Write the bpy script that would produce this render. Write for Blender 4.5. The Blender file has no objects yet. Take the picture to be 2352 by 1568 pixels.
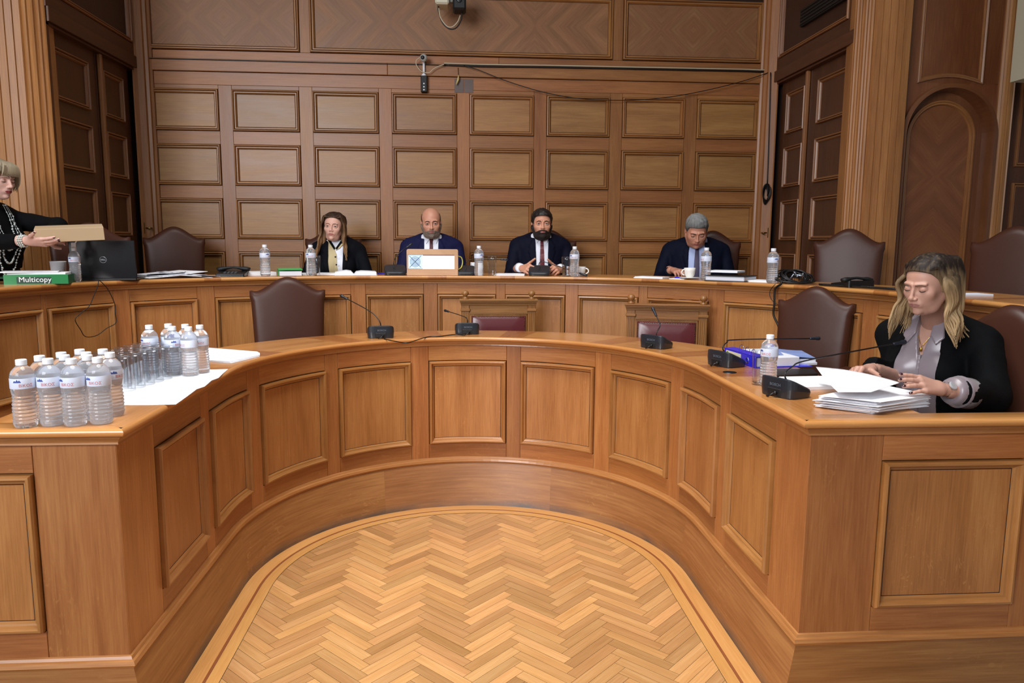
import bpy, math, random, os
import numpy as np
from mathutils import Vector, Matrix
random.seed(7)
C = bpy.context.scene.collection
PI = math.pi
# ---------------------------------------------------------------- camera
CAMH = 1.529
CAMF = 1684.4
_p, _y, _r = math.radians(7.687), math.radians(4.10), math.radians(0.371)
_fw = np.array([math.sin(_y)*math.cos(_p), math.cos(_y)*math.cos(_p), -math.sin(_p)])
_r0 = np.array([math.cos(_y), -math.sin(_y), 0.0]); _u0 = np.cross(_r0, _fw)
_rt = _r0*math.cos(_r)+_u0*math.sin(_r); _up = -_r0*math.sin(_r)+_u0*math.cos(_r)
cd = bpy.data.cameras.new('camera'); cam = bpy.data.objects.new('camera', cd); C.objects.link(cam)
cd.sensor_width = 36.0; cd.lens = CAMF/2352*36.0; cd.clip_start = 0.05; cd.clip_end = 60
M = Matrix([[_rt[i], _up[i], -_fw[i], 0] for i in range(3)] + [[0, 0, 0, 1]])
cam.matrix_world = Matrix.Translation((0, 0, CAMH)) @ M
bpy.context.scene.camera = cam
# ---------------------------------------------------------------- world and lights
sc = bpy.context.scene
sc.view_settings.view_transform = 'Standard'; sc.view_settings.look = 'None'
sc.view_settings.exposure = 0.0; sc.view_settings.gamma = 1.0; sc.view_settings.use_curve_mapping = False
wd = bpy.data.worlds.new('world'); sc.world = wd; wd.use_nodes = True
wd.node_tree.nodes['Background'].inputs[0].default_value = (0.88, 0.93, 1.0, 1)
wd.node_tree.nodes['Background'].inputs[1].default_value = 0.17
def area(name, loc, target, sx, sy, power, col, spread=180):
    l = bpy.data.lights.new(name, 'AREA'); l.shape = 'RECTANGLE'; l.size = sx; l.size_y = sy; l.energy = power; l.color = col; l.spread = math.radians(spread)
    o = bpy.data.objects.new(name, l); C.objects.link(o); o.location = loc
    o.rotation_euler = (Vector(target)-Vector(loc)).to_track_quat('-Z', 'Y').to_euler(); return o
area('ceiling_skylight', (-0.3, 2.2, 5.4), (-0.1, 2.8, 0), 2.4, 2.4, 104, (1.0, 0.97, 0.95), 95)
area('window_daylight', (-3.0, -2.2, 3.4), (0.3, 5.0, 2.2), 2.8, 2.4, 195, (0.95, 0.96, 1.0), 125)
# ---------------------------------------------------------------- pixel helpers: where a line of sight meets a real surface
def ray(x, y): return _fw + _rt*((x-1176)/CAMF) - _up*((y-784)/CAMF)
def atZ(x, y, Z):
    d = ray(x, y); t = (Z-CAMH)/d[2]; return (d[0]*t, d[1]*t, Z)
def atY(x, y, Y):
    d = ray(x, y); t = Y/d[1]; return (d[0]*t, Y, CAMH+d[2]*t)
# ---------------------------------------------------------------- object helpers
def link(o, parent=None):
    C.objects.link(o)
    if parent is not None: o.parent = parent
    return o
def tag(o, label=None, cat=None, group=None, kind=None):
    if label: o['label'] = label
    if cat: o['category'] = cat
    if group: o['group'] = group
    if kind: o['kind'] = kind
    return o
def thing(name, label, cat, loc=(0, 0, 0), rz=0.0, group=None, rot=None):
    o = bpy.data.objects.new(name, None); C.objects.link(o); o.empty_display_size = 0.05
    o.location = loc; o.rotation_euler = rot if rot else (0, 0, rz)
    return tag(o, label, cat, group)
def copy_tree(o, parent=None):
    c = o.copy(); C.objects.link(c)
    if parent is not None: c.parent = parent
    for ch in list(o.children): copy_tree(ch, c)
    return c
class MB:
    def __init__(s): s.v = []; s.f = []; s.uv = []; s.m = []; s.sm = []
    def add(s, verts, faces, uvs=None, mat=0, smooth=False):
        b = len(s.v); s.v += [tuple(map(float, p)) for p in verts]
        for f in faces:
            s.f.append([b+i for i in f])
            s.uv.append([uvs[i] for i in f] if uvs is not None else None)
            s.m.append(mat); s.sm.append(smooth)
    def tf(s, fn): s.v = [tuple(fn(p)) for p in s.v]; return s
    def box(s, lo, hi, mat=0, grain='auto', rot=None, bev=0.0):
        x0, y0, z0 = lo; x1, y1, z1 = hi; dims = (x1-x0, y1-y0, z1-z0)
        g = max(range(3), key=lambda k: dims[k]) if grain == 'auto' else 'xyz'.index(grain)
        b = min(bev, min(dims)*0.45)
        P = lambda x, y, z: (x, y, z)
        quads = [((0, x0, 1, 2), -1), ((0, x1, 1, 2), 1), ((1, y0, 0, 2), -1), ((1, y1, 0, 2), 1), ((2, z0, 0, 1), -1), ((2, z1, 0, 1), 1)]
        lo_, hi_ = (x0, y0, z0), (x1, y1, z1)
        c = [(x, y, z) for x in (x0, x1) for y in (y0, y1) for z in (z0, z1)]
        if b <= 0:
            fs = [(0, 1, 3, 2), (4, 6, 7, 5), (0, 4, 5, 1), (2, 3, 7, 6), (0, 2, 6, 4), (1, 5, 7, 3)]
            for f in fs:
                pts = [c[i] for i in f]; s._face(pts, g, mat, rot)
        else:
            # chamfered box: each face inset, plus edge strips and corners
            def V(sx, sy, sz, ax):
                p = [x1 if sx else x0, y1 if sy else y0, z1 if sz else z0]
                sg = (sx, sy, sz)
                for k in range(3):
                    if k != ax: p[k] += -b if sg[k] else b
                return tuple(p)
            for ax in range(3):
                for sd in (0, 1):
                    o = [k for k in range(3) if k != ax]
                    cs = []
                    for a_, b_ in ((0, 0), (1, 0), (1, 1), (0, 1)):
                        sg = [0, 0, 0]; sg[ax] = sd; sg[o[0]] = a_; sg[o[1]] = b_; cs.append(V(*sg, ax))
                    if (sd == 0) != (ax == 1): cs = cs[::-1]
                    s._face(cs, g, mat, rot)
            for ax in range(3):
                o = [k for k in range(3) if k != ax]
                for a_ in (0, 1):
                    for b_ in (0, 1):
                        q = []
                        for e in (0, 1):
                            sg = [0, 0, 0]; sg[ax] = e; sg[o[0]] = a_; sg[o[1]] = b_
                            q.append((V(*sg, o[0]), V(*sg, o[1])))
                        s._face([q[0][0], q[0][1], q[1][1], q[1][0]], g, mat, rot)
            for sx in (0, 1):
                for sy in (0, 1):
                    for sz in (0, 1): s._face([V(sx, sy, sz, 0), V(sx, sy, sz, 1), V(sx, sy, sz, 2)], g, mat, rot)
        return s
    def _face(s, pts, g, mat, rot=None):
        p = np.array(pts); n = np.cross(p[1]-p[0], p[2]-p[0]); k = int(np.argmax(np.abs(n)))
        ax = [a for a in range(3) if a != k]
        if g in ax: u = g; v = [a for a in ax if a != g][0]
        else: u, v = ax
        uv = [(q[u], q[v]) for q in pts]
        if rot is not None: pts = [rot(q) for q in pts]
        s.add(pts, [tuple(range(len(pts)))], uv, mat)
    def lathe(s, prof, n=24, mat=0, c=(0, 0, 0), smooth=True, axis='z', a0=0, a1=2*PI):
        full = abs(a1-a0-2*PI) < 1e-6; m = n if full else n+1
        V = []; UV = []
        for i in range(m):
            a = a0+(a1-a0)*i/n; ca, sa = math.cos(a), math.sin(a)
            for r, z in prof:
                p = (r*ca, r*sa, z)
                if axis == 'x': p = (z, r*ca, r*sa)
                elif axis == 'y': p = (r*ca, z, r*sa)
                V.append((p[0]+c[0], p[1]+c[1], p[2]+c[2])); UV.append((z, a*0.05))
        k = len(prof); F = []
        for i in range(n):
            j = (i+1) % m
            for q in range(k-1): F.append((i*k+q, j*k+q, j*k+q+1, i*k+q+1))
        s.add(V, F, UV, mat, smooth); return s
    def tube(s, pts, r, n=8, mat=0, caps=True, smooth=True):
        pts = [np.array(p, float) for p in pts]; m = len(pts)
        rs = list(r) if hasattr(r, '__len__') else [r]*m
        V = []; prev = None; L = 0; UV = []
        for i in range(m):
            t = pts[min(i+1, m-1)]-pts[max(i-1, 0)]; t = t/(np.linalg.norm(t)+1e-12)
            if prev is None:
                a = np.array([0, 0, 1.0]) if abs(t[2]) < 0.9 else np.array([1.0, 0, 0]); u = np.cross(t, a)
            else: u = prev-t*(prev@t)
            u = u/(np.linalg.norm(u)+1e-12); prev = u; w = np.cross(t, u)
            if i: L += np.linalg.norm(pts[i]-pts[i-1])
            for k in range(n):
                a = 2*PI*k/n; V.append(pts[i]+(u*math.cos(a)+w*math.sin(a))*rs[i]); UV.append((L, k*0.01))
        F = [(i*n+k, i*n+(k+1) % n, (i+1)*n+(k+1) % n, (i+1)*n+k) for i in range(m-1) for k in range(n)]
        if caps: F += [tuple(range(n))[::-1], tuple((m-1)*n+k for k in range(n))]
        s.add(V, F, UV, mat, smooth); return s
    def ball(s, c, r, n=16, mat=0, squash=(1, 1, 1)):
        prof = [(math.sin(PI*i/(n//2)), -math.cos(PI*i/(n//2))) for i in range(n//2+1)]
        b = len(s.v); s.lathe([(max(p, 1e-4)*r, q*r) for p, q in prof], n, mat)
        s.v[b:] = [(c[0]+p[0]*squash[0], c[1]+p[1]*squash[1], c[2]+p[2]*squash[2]) for p in s.v[b:]]; return s
    def prism(s, poly, z0, z1, mat=0, bev=0.0, smooth_side=False, ax=2):
        """poly in plane, extruded along axis ax with optional chamfer"""
        n = len(poly); P = np.array(poly, float); A = sum(P[i][0]*P[(i+1) % n][1]-P[(i+1) % n][0]*P[i][1] for i in range(n))
        if A < 0: P = P[::-1]
        def off(d):
            Q = []
            for i in range(n):
                a = P[i]-P[i-1]; b_ = P[(i+1) % n]-P[i]; a = a/(np.linalg.norm(a)+1e-9); b_ = b_/(np.linalg.norm(b_)+1e-9)
                na = np.array([-a[1], a[0]]); nb = np.array([-b_[1], b_[0]]); m = na+nb; m = m/max(0.25, (1+na@nb))
                Q.append(P[i]+m*d)
            return Q
        rings = [(off(bev), z0), (P, z0+bev), (P, z1-bev), (off(bev), z1)] if bev > 0 else [(P, z0), (P, z1)]
        V = []; 
        for R_, z in rings:
            for p in R_: V.append({2: (p[0], p[1], z), 1: (p[0], z, p[1]), 0: (z, p[0], p[1])}[ax])
        F = []; k = len(rings)
        for r in range(k-1):
            for i in range(n):
                j = (i+1) % n; F.append((r*n+i, r*n+j, (r+1)*n+j, (r+1)*n+i))
        UV = [(v[0]+v[2], v[1]) for v in V]
        s.add(V, F, UV, mat, smooth_side)
        s.add(V, [tuple(range(n))[::-1], tuple((k-1)*n+i for i in range(n))], UV, mat); return s
    def build(s, name, mats, parent=None, loc=None, smooth=None, rz=None, recalc=True):
        me = bpy.data.meshes.new(name); me.from_pydata(s.v, [], s.f)
        if any(u is not None for u in s.uv):
            ul = me.uv_layers.new(name='UVMap'); flat = []
            for f, u in zip(s.f, s.uv):
                if u is None: u = [(s.v[i][0], s.v[i][2]) for i in f]
                for q in u: flat += [float(q[0]), float(q[1])]
            ul.data.foreach_set('uv', flat)
        mats = mats if isinstance(mats, (list, tuple)) else [mats]
        for m in mats: me.materials.append(m)
        me.polygons.foreach_set('material_index', s.m)
        me.polygons.foreach_set('use_smooth', [bool(smooth) if smooth is not None else a for a in s.sm])
        if recalc:
            import bmesh
            bm = bmesh.new(); bm.from_mesh(me); bmesh.ops.remove_doubles(bm, verts=bm.verts, dist=1e-5)
            bmesh.ops.recalc_face_normals(bm, faces=bm.faces); bm.to_mesh(me); bm.free()
        me.update()
        o = bpy.data.objects.new(name, me); link(o, parent)
        if loc is not None: o.location = loc
        if rz is not None: o.rotation_euler = (0, 0, rz)
        return o
# ---------------------------------------------------------------- materials
def nmat(name):
    m = bpy.data.materials.new(name); m.use_nodes = True; nt = m.node_tree
    return m, nt, nt.nodes['Principled BSDF']
def lin(h):
    h = h.lstrip('#'); c = [int(h[i:i+2], 16)/255 for i in (0, 2, 4)]
    return tuple(((x/12.92) if x <= 0.04045 else ((x+0.055)/1.055)**2.4) for x in c)+(1.0,)
def plain(name, col, rough=0.5, metal=0.0, bump=0.0, bscale=200, var=0.0, coat=0.0, emit=None, spec=0.5, sheen=0.0):
    m, nt, b = nmat(name); col = lin(col) if isinstance(col, str) else tuple(col)+(1.0,)
    b.inputs['Base Color'].default_value = col; b.inputs['Roughness'].default_value = rough; b.inputs['Metallic'].default_value = metal
    b.inputs['Specular IOR Level'].default_value = spec
    if coat: b.inputs['Coat Weight'].default_value = coat; b.inputs['Coat Roughness'].default_value = 0.15
    if sheen: b.inputs['Sheen Weight'].default_value = sheen
    if emit: b.inputs['Emission Color'].default_value = col; b.inputs['Emission Strength'].default_value = emit
    if bump or var:
        tc = nt.nodes.new('ShaderNodeTexCoord'); n = nt.nodes.new('ShaderNodeTexNoise'); n.inputs['Scale'].default_value = bscale; n.inputs['Detail'].default_value = 4
        nt.links.new(tc.outputs['Object'], n.inputs['Vector'])
        if bump:
            bp = nt.nodes.new('ShaderNodeBump'); bp.inputs['Strength'].default_value = bump; bp.inputs['Distance'].default_value = 0.002
            nt.links.new(n.outputs['Fac'], bp.inputs['Height']); nt.links.new(bp.outputs['Normal'], b.inputs['Normal'])
        if var:
            mx = nt.nodes.new('ShaderNodeMix'); mx.data_type = 'RGBA'
            mx.inputs['A'].default_value = tuple(c*(1-var) for c in col[:3])+(1,); mx.inputs['B'].default_value = tuple(min(1, c*(1+var)) for c in col[:3])+(1,)
            n2 = nt.nodes.new('ShaderNodeTexNoise'); n2.inputs['Scale'].default_value = bscale*0.15; nt.links.new(tc.outputs['Object'], n2.inputs['Vector'])
            nt.links.new(n2.outputs['Fac'], mx.inputs['Factor']); nt.links.new(mx.outputs['Result'], b.inputs['Base Color'])
    return m
def math_node(nt, op, a, b=None, c=None):
    n = nt.nodes.new('ShaderNodeMath'); n.operation = op
    for i, x in enumerate((a, b, c)):
        if x is None: continue
        if isinstance(x, (int, float)): n.inputs[i].default_value = x
        else: nt.links.new(x, n.inputs[i])
    return n.outputs[0]
def wood(name, dark, mid, light, rough=0.38, coat=0.25, tint=0.16, marq=None, attr=None, flecks=0.5, gscale=1.0, bump=0.15, dirt=False):
    m, nt, b = nmat(name); L = nt.links
    uv = nt.nodes.new('ShaderNodeUVMap'); oi = nt.nodes.new('ShaderNodeObjectInfo')
    sep = nt.nodes.new('ShaderNodeSeparateXYZ'); L.new(uv.outputs['UV'], sep.inputs[0])
    u, v = sep.outputs[0], sep.outputs[1]
    if marq:
        cw, uc, vc = marq
        pu = math_node(nt, 'PINGPONG', math_node(nt, 'SUBTRACT', u, uc), cw); pv = math_node(nt, 'ABSOLUTE', math_node(nt, 'SUBTRACT', v, vc))
        # grain runs along the diagonals of each cell
        u2 = math_node(nt, 'ADD', pu, pv); v2 = math_node(nt, 'SUBTRACT', pu, pv)
        plank = math_node(nt, 'FLOOR', math_node(nt, 'MULTIPLY', v2, 16.0))
        u, v = u2, v2
    rnd = oi.outputs['Random']
    if attr:
        at = nt.nodes.new('ShaderNodeAttribute'); at.attribute_name = attr; rnd = at.outputs['Fac']
    cmb = nt.nodes.new('ShaderNodeCombineXYZ'); L.new(u, cmb.inputs[0]); L.new(v, cmb.inputs[1])
    L.new(math_node(nt, 'MULTIPLY', rnd, 37.0), cmb.inputs[2])
    def noise(sx, sy, det=4, dist=0.0, rough_=0.55):
        mp = nt.nodes.new('ShaderNodeMapping'); mp.inputs['Scale'].default_value = (sx*gscale, sy*gscale, 1)
        n = nt.nodes.new('ShaderNodeTexNoise'); n.inputs['Scale'].default_value = 1.0; n.inputs['Detail'].default_value = det
        n.inputs['Distortion'].default_value = dist; n.inputs['Roughness'].default_value = rough_
        L.new(cmb.outputs[0], mp.inputs[0]); L.new(mp.outputs[0], n.inputs['Vector']); return n.outputs['Fac']
    broad = noise(1.2, 9, 3, 0.6); fine = noise(6, 150, 5, 0.1, 0.65); fib = noise(25, 700, 2)
    fac = math_node(nt, 'ADD', math_node(nt, 'MULTIPLY', broad, 0.5), math_node(nt, 'MULTIPLY', fine, 0.5))
    cr = nt.nodes.new('ShaderNodeValToRGB'); cr.color_ramp.elements[0].position = 0.30; cr.color_ramp.elements[1].position = 0.70
    cr.color_ramp.elements[0].color = lin(dark); cr.color_ramp.elements[1].color = lin(light)
    e = cr.color_ramp.elements.new(0.5); e.color = lin(mid); L.new(fac, cr.inputs[0])
    col = cr.outputs[0]
    # medullary flecks
    if flecks:
        fl = noise(28, 62, 2, 1.6); fm = noise(3, 7, 2)
        f2 = nt.nodes.new('ShaderNodeMapRange'); f2.inputs[1].default_value = 0.60; f2.inputs[2].default_value = 0.68; L.new(fl, f2.inputs[0])
        f3 = nt.nodes.new('ShaderNodeMapRange'); f3.inputs[1].default_value = 0.50; f3.inputs[2].default_value = 0.68; L.new(fm, f3.inputs[0])
        ff = math_node(nt, 'MULTIPLY', math_node(nt, 'MULTIPLY', f2.outputs[0], f3.outputs[0]), flecks*0.5)
        mx = nt.nodes.new('ShaderNodeMix'); mx.data_type = 'RGBA'; L.new(ff, mx.inputs['Factor']); L.new(col, mx.inputs['A']); mx.inputs['B'].default_value = lin(light)
        col = mx.outputs['Result']
    hs = nt.nodes.new('ShaderNodeHueSaturation'); L.new(col, hs.inputs['Color'])
    r2 = rnd
    if marq:
        wn = nt.nodes.new('ShaderNodeTexWhiteNoise'); wn.noise_dimensions = '1D'; L.new(plank, wn.inputs['W']); r2 = wn.outputs['Value']
    L.new(math_node(nt, 'MULTIPLY_ADD', math_node(nt, 'MULTIPLY_ADD', fib, 0.25, r2), 2*tint, 1.0-tint*1.15), hs.inputs['Value'])
    wn2 = nt.nodes.new('ShaderNodeTexWhiteNoise'); wn2.noise_dimensions = '1D'; L.new(math_node(nt, 'MULTIPLY', r2, 91.7), wn2.inputs['W'])
    L.new(math_node(nt, 'MULTIPLY_ADD', wn2.outputs['Value'], 0.006, 0.497), hs.inputs['Hue'])
    outc = hs.outputs[0]
    if dirt:      # scuffed, greyed lower edge of the plinth
        sp2 = nt.nodes.new('ShaderNodeSeparateXYZ'); L.new(uv.outputs['UV'], sp2.inputs[0])
        mr = nt.nodes.new('ShaderNodeMapRange'); mr.inputs[1].default_value = 0.045; mr.inputs[2].default_value = 0.004; L.new(sp2.outputs[1], mr.inputs[0])
        dn = noise(5, 20, 3, 0.5); dm = math_node(nt, 'MULTIPLY', mr.outputs[0], math_node(nt, 'MULTIPLY_ADD', dn, 2.4, -0.5)); dc = nt.nodes.new('ShaderNodeClamp'); L.new(dm, dc.inputs[0])
        mx = nt.nodes.new('ShaderNodeMix'); mx.data_type = 'RGBA'; L.new(dc.outputs[0], mx.inputs['Factor']); L.new(outc, mx.inputs['A']); mx.inputs['B'].default_value = lin('#4a443f'); outc = mx.outputs['Result']
    L.new(outc, b.inputs['Base Color'])
    L.new(math_node(nt, 'MULTIPLY_ADD', broad, 0.25, rough-0.12), b.inputs['Roughness'])
    b.inputs['Coat Weight'].default_value = coat; b.inputs['Coat Roughness'].default_value = 0.22
    bp = nt.nodes.new('ShaderNodeBump'); bp.inputs['Strength'].default_value = bump; bp.inputs['Distance'].default_value = 0.001
    L.new(fine, bp.inputs['Height']); L.new(bp.outputs[0], b.inputs['Normal'])
    return m
def glassy(name, ior=1.45, rough=0.0, col=(1, 1, 1), trans=1.0):
    m, nt, b = nmat(name); b.inputs['Base Color'].default_value = tuple(col)+(1,); b.inputs['Transmission Weight'].default_value = trans
    b.inputs['IOR'].default_value = ior; b.inputs['Roughness'].default_value = rough; return m
W = {}
W['panel'] = wood('oak_wall_panel', '#7c5129', '#936737', '#a67b46', tint=0.12, flecks=0.8, rough=0.45, coat=0.1)
W['rail'] = wood('oak_wall_rail', '#754722', '#8d592c', '#a26c39', tint=0.15, flecks=0.7, rough=0.45, coat=0.1)
W['dark'] = wood('oak_door', '#3f2211', '#4e2b17', '#5e3720', tint=0.10, rough=0.45, coat=0.1)  # wall oak darkened; the weak grazing light is put into the colour
W['doorp'] = wood('oak_door_panel', '#2a150a', '#351c0e', '#402313', tint=0.08, flecks=0, rough=0.45, coat=0.1)  # panels darkened too, dim light of the side walls in the colour
joint = plain('joint_shadow_wax', '#2a160b', 0.8)
W['mould'] = wood('oak_moulding', '#7a4c26', '#936132', '#ab7840', tint=0.10, flecks=0, rough=0.40, coat=0.2)
for _k, _h, _u in ((0, 0.264, -2.037), (1, 0.56, -0.53), (2, 0.26, 1.589)):
    W['marq%d' % _k] = wood('marquetry_veneer', '#704928', '#845936', '#9a6e45', tint=0.09, marq=(_h, _u, 3.2), flecks=0, rough=0.5, coat=0.05)
W['desk'] = wood('oak_desk_board', '#854f27', '#9e6435', '#b37b45', tint=0.15, flecks=1.3, rough=0.42, coat=0.15)
W['deskp'] = wood('oak_desk_panel', '#8c572b', '#a66e3c', '#ba834c', tint=0.08, flecks=1.5, rough=0.42, coat=0.15)
W['deskm'] = wood('oak_desk_moulding', '#86562a', '#a06c3a', '#b6824b', tint=0.08, flecks=0, rough=0.36, coat=0.3)
W['plinth'] = wood('oak_plinth', '#7b4e25', '#976537', '#b18149', tint=0.10, flecks=1.5, rough=0.5, coat=0.05, gscale=0.7, dirt=True)
W['top'] = wood('oak_worktop', '#ab6f38', '#c18548', '#d29a5a', tint=0.10, rough=0.30, coat=0.5, flecks=0.8, bump=0.05)
W['topx'] = wood('oak_worktop_cross', '#96592b', '#a86a36', '#b77c44', tint=0.10, rough=0.30, coat=0.5, bump=0.05)
W['floor'] = wood('parquet', '#a57645', '#bb8b57', '#cda06b', tint=0.24, attr='plank', rough=0.38, coat=0.12, flecks=0.4, bump=0.05)
W['floorb'] = wood('parquet_border', '#b07b43', '#c28d50', '#cf9d5f', tint=0.12, rough=0.38, coat=0.12, flecks=0.4, bump=0.05)
W['inlay'] = wood('inlay_strip', '#7a4425', '#8a5230', '#93603a', tint=0.05, rough=0.36, coat=0.15, flecks=0)
W['stain'] = wood('stained_repair_wood', '#4a3a34', '#564640', '#60504a', tint=0.05, flecks=0)
W['carve'] = wood('carved_chair_oak', '#74491f', '#8d6032', '#a67843', tint=0.06, flecks=0, rough=0.4, coat=0.2)
black = plain('black_plastic', '#0c0d10', 0.35); blackm = plain('black_matte', '#090a0c', 0.6)
micm = plain('microphone_graphite', '#20262d', 0.33, coat=0.25, bump=0.05, bscale=900)
W['mouldd'] = wood('oak_door_moulding', '#6e4224', '#84552f', '#99693c', tint=0.08, flecks=0)
# ================================================================ mapping frames
def flatmap(O, U, V, N):
    O, U, V, N = [np.array(a, float) for a in (O, U, V, N)]
    return lambda u, v, w: O+U*u+V*v+N*w
def rect_rings(mb, Mp, u0, u1, v0, v1, prof, nseg=1, field_mat=1, ring_mat=0, grain='v', fw=None):
    """prof: list of (inset, w) from outside in; closes with a field"""
    def ring(i):
        a = i; us = [u0+a+(u1-u0-2*a)*k/nseg for k in range(nseg+1)]
        bot = [(x, v0+a) for x in us]; top = [(x, v1-a) for x in us[::-1]]
        return bot+top
    P = []
    for ins, w in prof:
        P.append([(p[0], p[1], w, ins) for p in ring(ins)])
    n = len(P[0]); V = []; UV = []
    for R_ in P:
        for p in R_: V.append(Mp(p[0], p[1], p[2]))
    for r in range(len(P)-1):
        for i in range(n):
            j = (i+1) % n; horiz = (i % (nseg+1)) != nseg
            q = [P[r][i], P[r][j], P[r+1][j], P[r+1][i]]
            ins = prof[r][0]; inn = prof[r+1][0]
            if horiz: uv = [(a[0], b_*1.0) for a, b_ in zip(q, (ins, ins, inn, inn))]
            else: uv = [(a[1]+7, b_*1.0) for a, b_ in zip(q, (ins, ins, inn, inn))]
            mb.add([V[r*n+i], V[r*n+j], V[(r+1)*n+j], V[(r+1)*n+i]], [(0, 1, 2, 3)], uv, ring_mat)
    # field
    R_ = P[-1]; b = (len(P)-1)*n
    for k in range(nseg):
        i0, i1, i2, i3 = k, k+1, n-2-k, n-1-k
        q = [R_[i0], R_[i1], R_[i2], R_[i3]]
        uv = [((a[1], a[0]) if grain == 'v' else (a[0], a[1])) for a in q]
        mb.add([V[b+i] for i in (i0, i1, i2, i3)], [(0, 1, 2, 3)], uv, field_mat)
MOULD = [(0, 0), (0, 0.013), (0.003, 0.019), (0.008, 0.020), (0.0105, 0.014), (0.0125, 0.007), (0.0145, 0.007), (0.0165, 0.013), (0.022, 0.013), (0.027, 0.006), (0.031, -0.006), (0.033, -0.0065)]
MOULD_D = [(0, 0), (0, 0.013), (0.004, 0.020), (0.011, 0.021), (0.016, 0.014), (0.020, 0.004), (0.026, 0.002), (0.031, -0.006), (0.033, -0.0065)]
def moulded_panel(name, Mp, u0, u1, v0, v1, mats, parent, nseg=1, grain='v', prof=MOULD, k=1.0, gap=0.003):
    mb = MB(); rect_rings(mb, Mp, u0+gap, u1-gap, v0+gap, v1-gap, [(0, -0.01)]+[(a*k, b*k) for a, b in prof[:-1]]+[(prof[-2][0]*k+gap*0.8, prof[-1][1]*k)], nseg, 1, 0, grain)
    npf = len(prof)+1; rings = 2*(nseg+1)
    for q in range((npf-2)*rings, (npf-1)*rings): mb.m[q] = 2
    if prof is MOULD:
        for q in range(6*rings, 7*rings): mb.m[q] = 2
    return mb.build(name, list(mats)+[joint], parent)
def board(name, Mp, u0, u1, v0, v1, mat, parent, nseg=1, grain='v', w=0.0, bev=0.0018):
    mb = MB(); rect_rings(mb, Mp, u0, u1, v0, v1, [(0.0004, w-0.012), (0.0006, w-bev), (bev, w)], nseg, 0, 0, grain)
    return mb.build(name, mat, parent)
def panel_wall(base, Mp, u0, u1, v0, v1, cols, rows, pmats, rail_mat, grain='h', nm='panel', stile='stile', railn='rail'):
    """stiles and rails around a regular grid of moulded panels"""
    edges = [u0]+[x for c_ in cols for x in c_]+[u1]
    for k in range(0, len(edges), 2): board(stile, Mp, edges[k], edges[k+1], v0, v1, rail_mat, base, grain='v')
    for a, b_ in cols:
        ve = [v0]+[x for r in rows for x in r]+[v1]
        for k in range(0, len(ve), 2):
            if ve[k+1]-ve[k] > 0.004: board(railn, Mp, a, b_, ve[k], ve[k+1], rail_mat, base, grain='h')
        for lo, hi in rows: moulded_panel(nm, Mp, a, b_, lo, hi, pmats, base, grain=grain)
XL, XR, YB, YF = -2.41, 2.505, 5.95, 4.68
ZT = 4.4
# ---------------------------------------------------------------- back wall
wall_back = MB().box((XL-0.3, YB+0.012, 0), (XR+0.3, YB+0.2, ZT), 0).build('wall_back', joint); tag(wall_back, kind='structure')
Bk = flatmap((0, YB, 0), (1, 0, 0), (0, 0, 1), (0, -1, 0))
cols = [(-2.342+0.606*i, -2.342+0.606*i+0.507) for i in range(8)]
rows = [(2.675-0.4105*j-0.312, 2.675-0.4105*j) for j in range(5)]
board('wall_rail', Bk, XL, XR, 2.705, 2.80, W['rail'], wall_back, grain='h')
panel_wall(wall_back, Bk, XL, XR, 0.57, 2.705, cols, rows[::-1], [W['mould'], W['panel']], W['rail'], 'h', 'wall_panel', 'wall_stile', 'wall_rail')
# rail bands above the panel grid
board('wall_rail', Bk, XL, -0.55, 2.80, 2.893, W['rail'], wall_back, grain='h', w=0.022, bev=0.004)
board('wall_rail', Bk, -0.55, XR, 2.80, 2.893, W['rail'], wall_back, grain='h', w=0.022, bev=0.004)
board('wall_rail', Bk, XL, 0.31, 2.893, 2.955, W['rail'], wall_back, grain='h')
board('wall_rail', Bk, 0.31, XR, 2.893, 2.955, W['rail'], wall_back, grain='h')
up = [(-2.345, -1.212), (-1.135, 1.205), (1.285, 2.405)]
ee = [XL]+[x for c_ in up for x in c_]+[XR]
for k in range(0, len(ee), 2): board('wall_stile', Bk, ee[k], ee[k+1], 2.955, 3.44, W['rail'], wall_back)
for k_, (a, b_) in enumerate(up): moulded_panel('marquetry_panel', Bk, a, b_, 2.957, 3.42, [W['mould'], W['marq%d' % k_]], wall_back, grain='h', k=1.15)
board('wall_rail', Bk, XL, XR, 3.44, 3.56, W['rail'], wall_back, grain='h')
board('wall_rail', Bk, XL, XR, 3.56, ZT, W['rail'], wall_back, grain='h')
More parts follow.
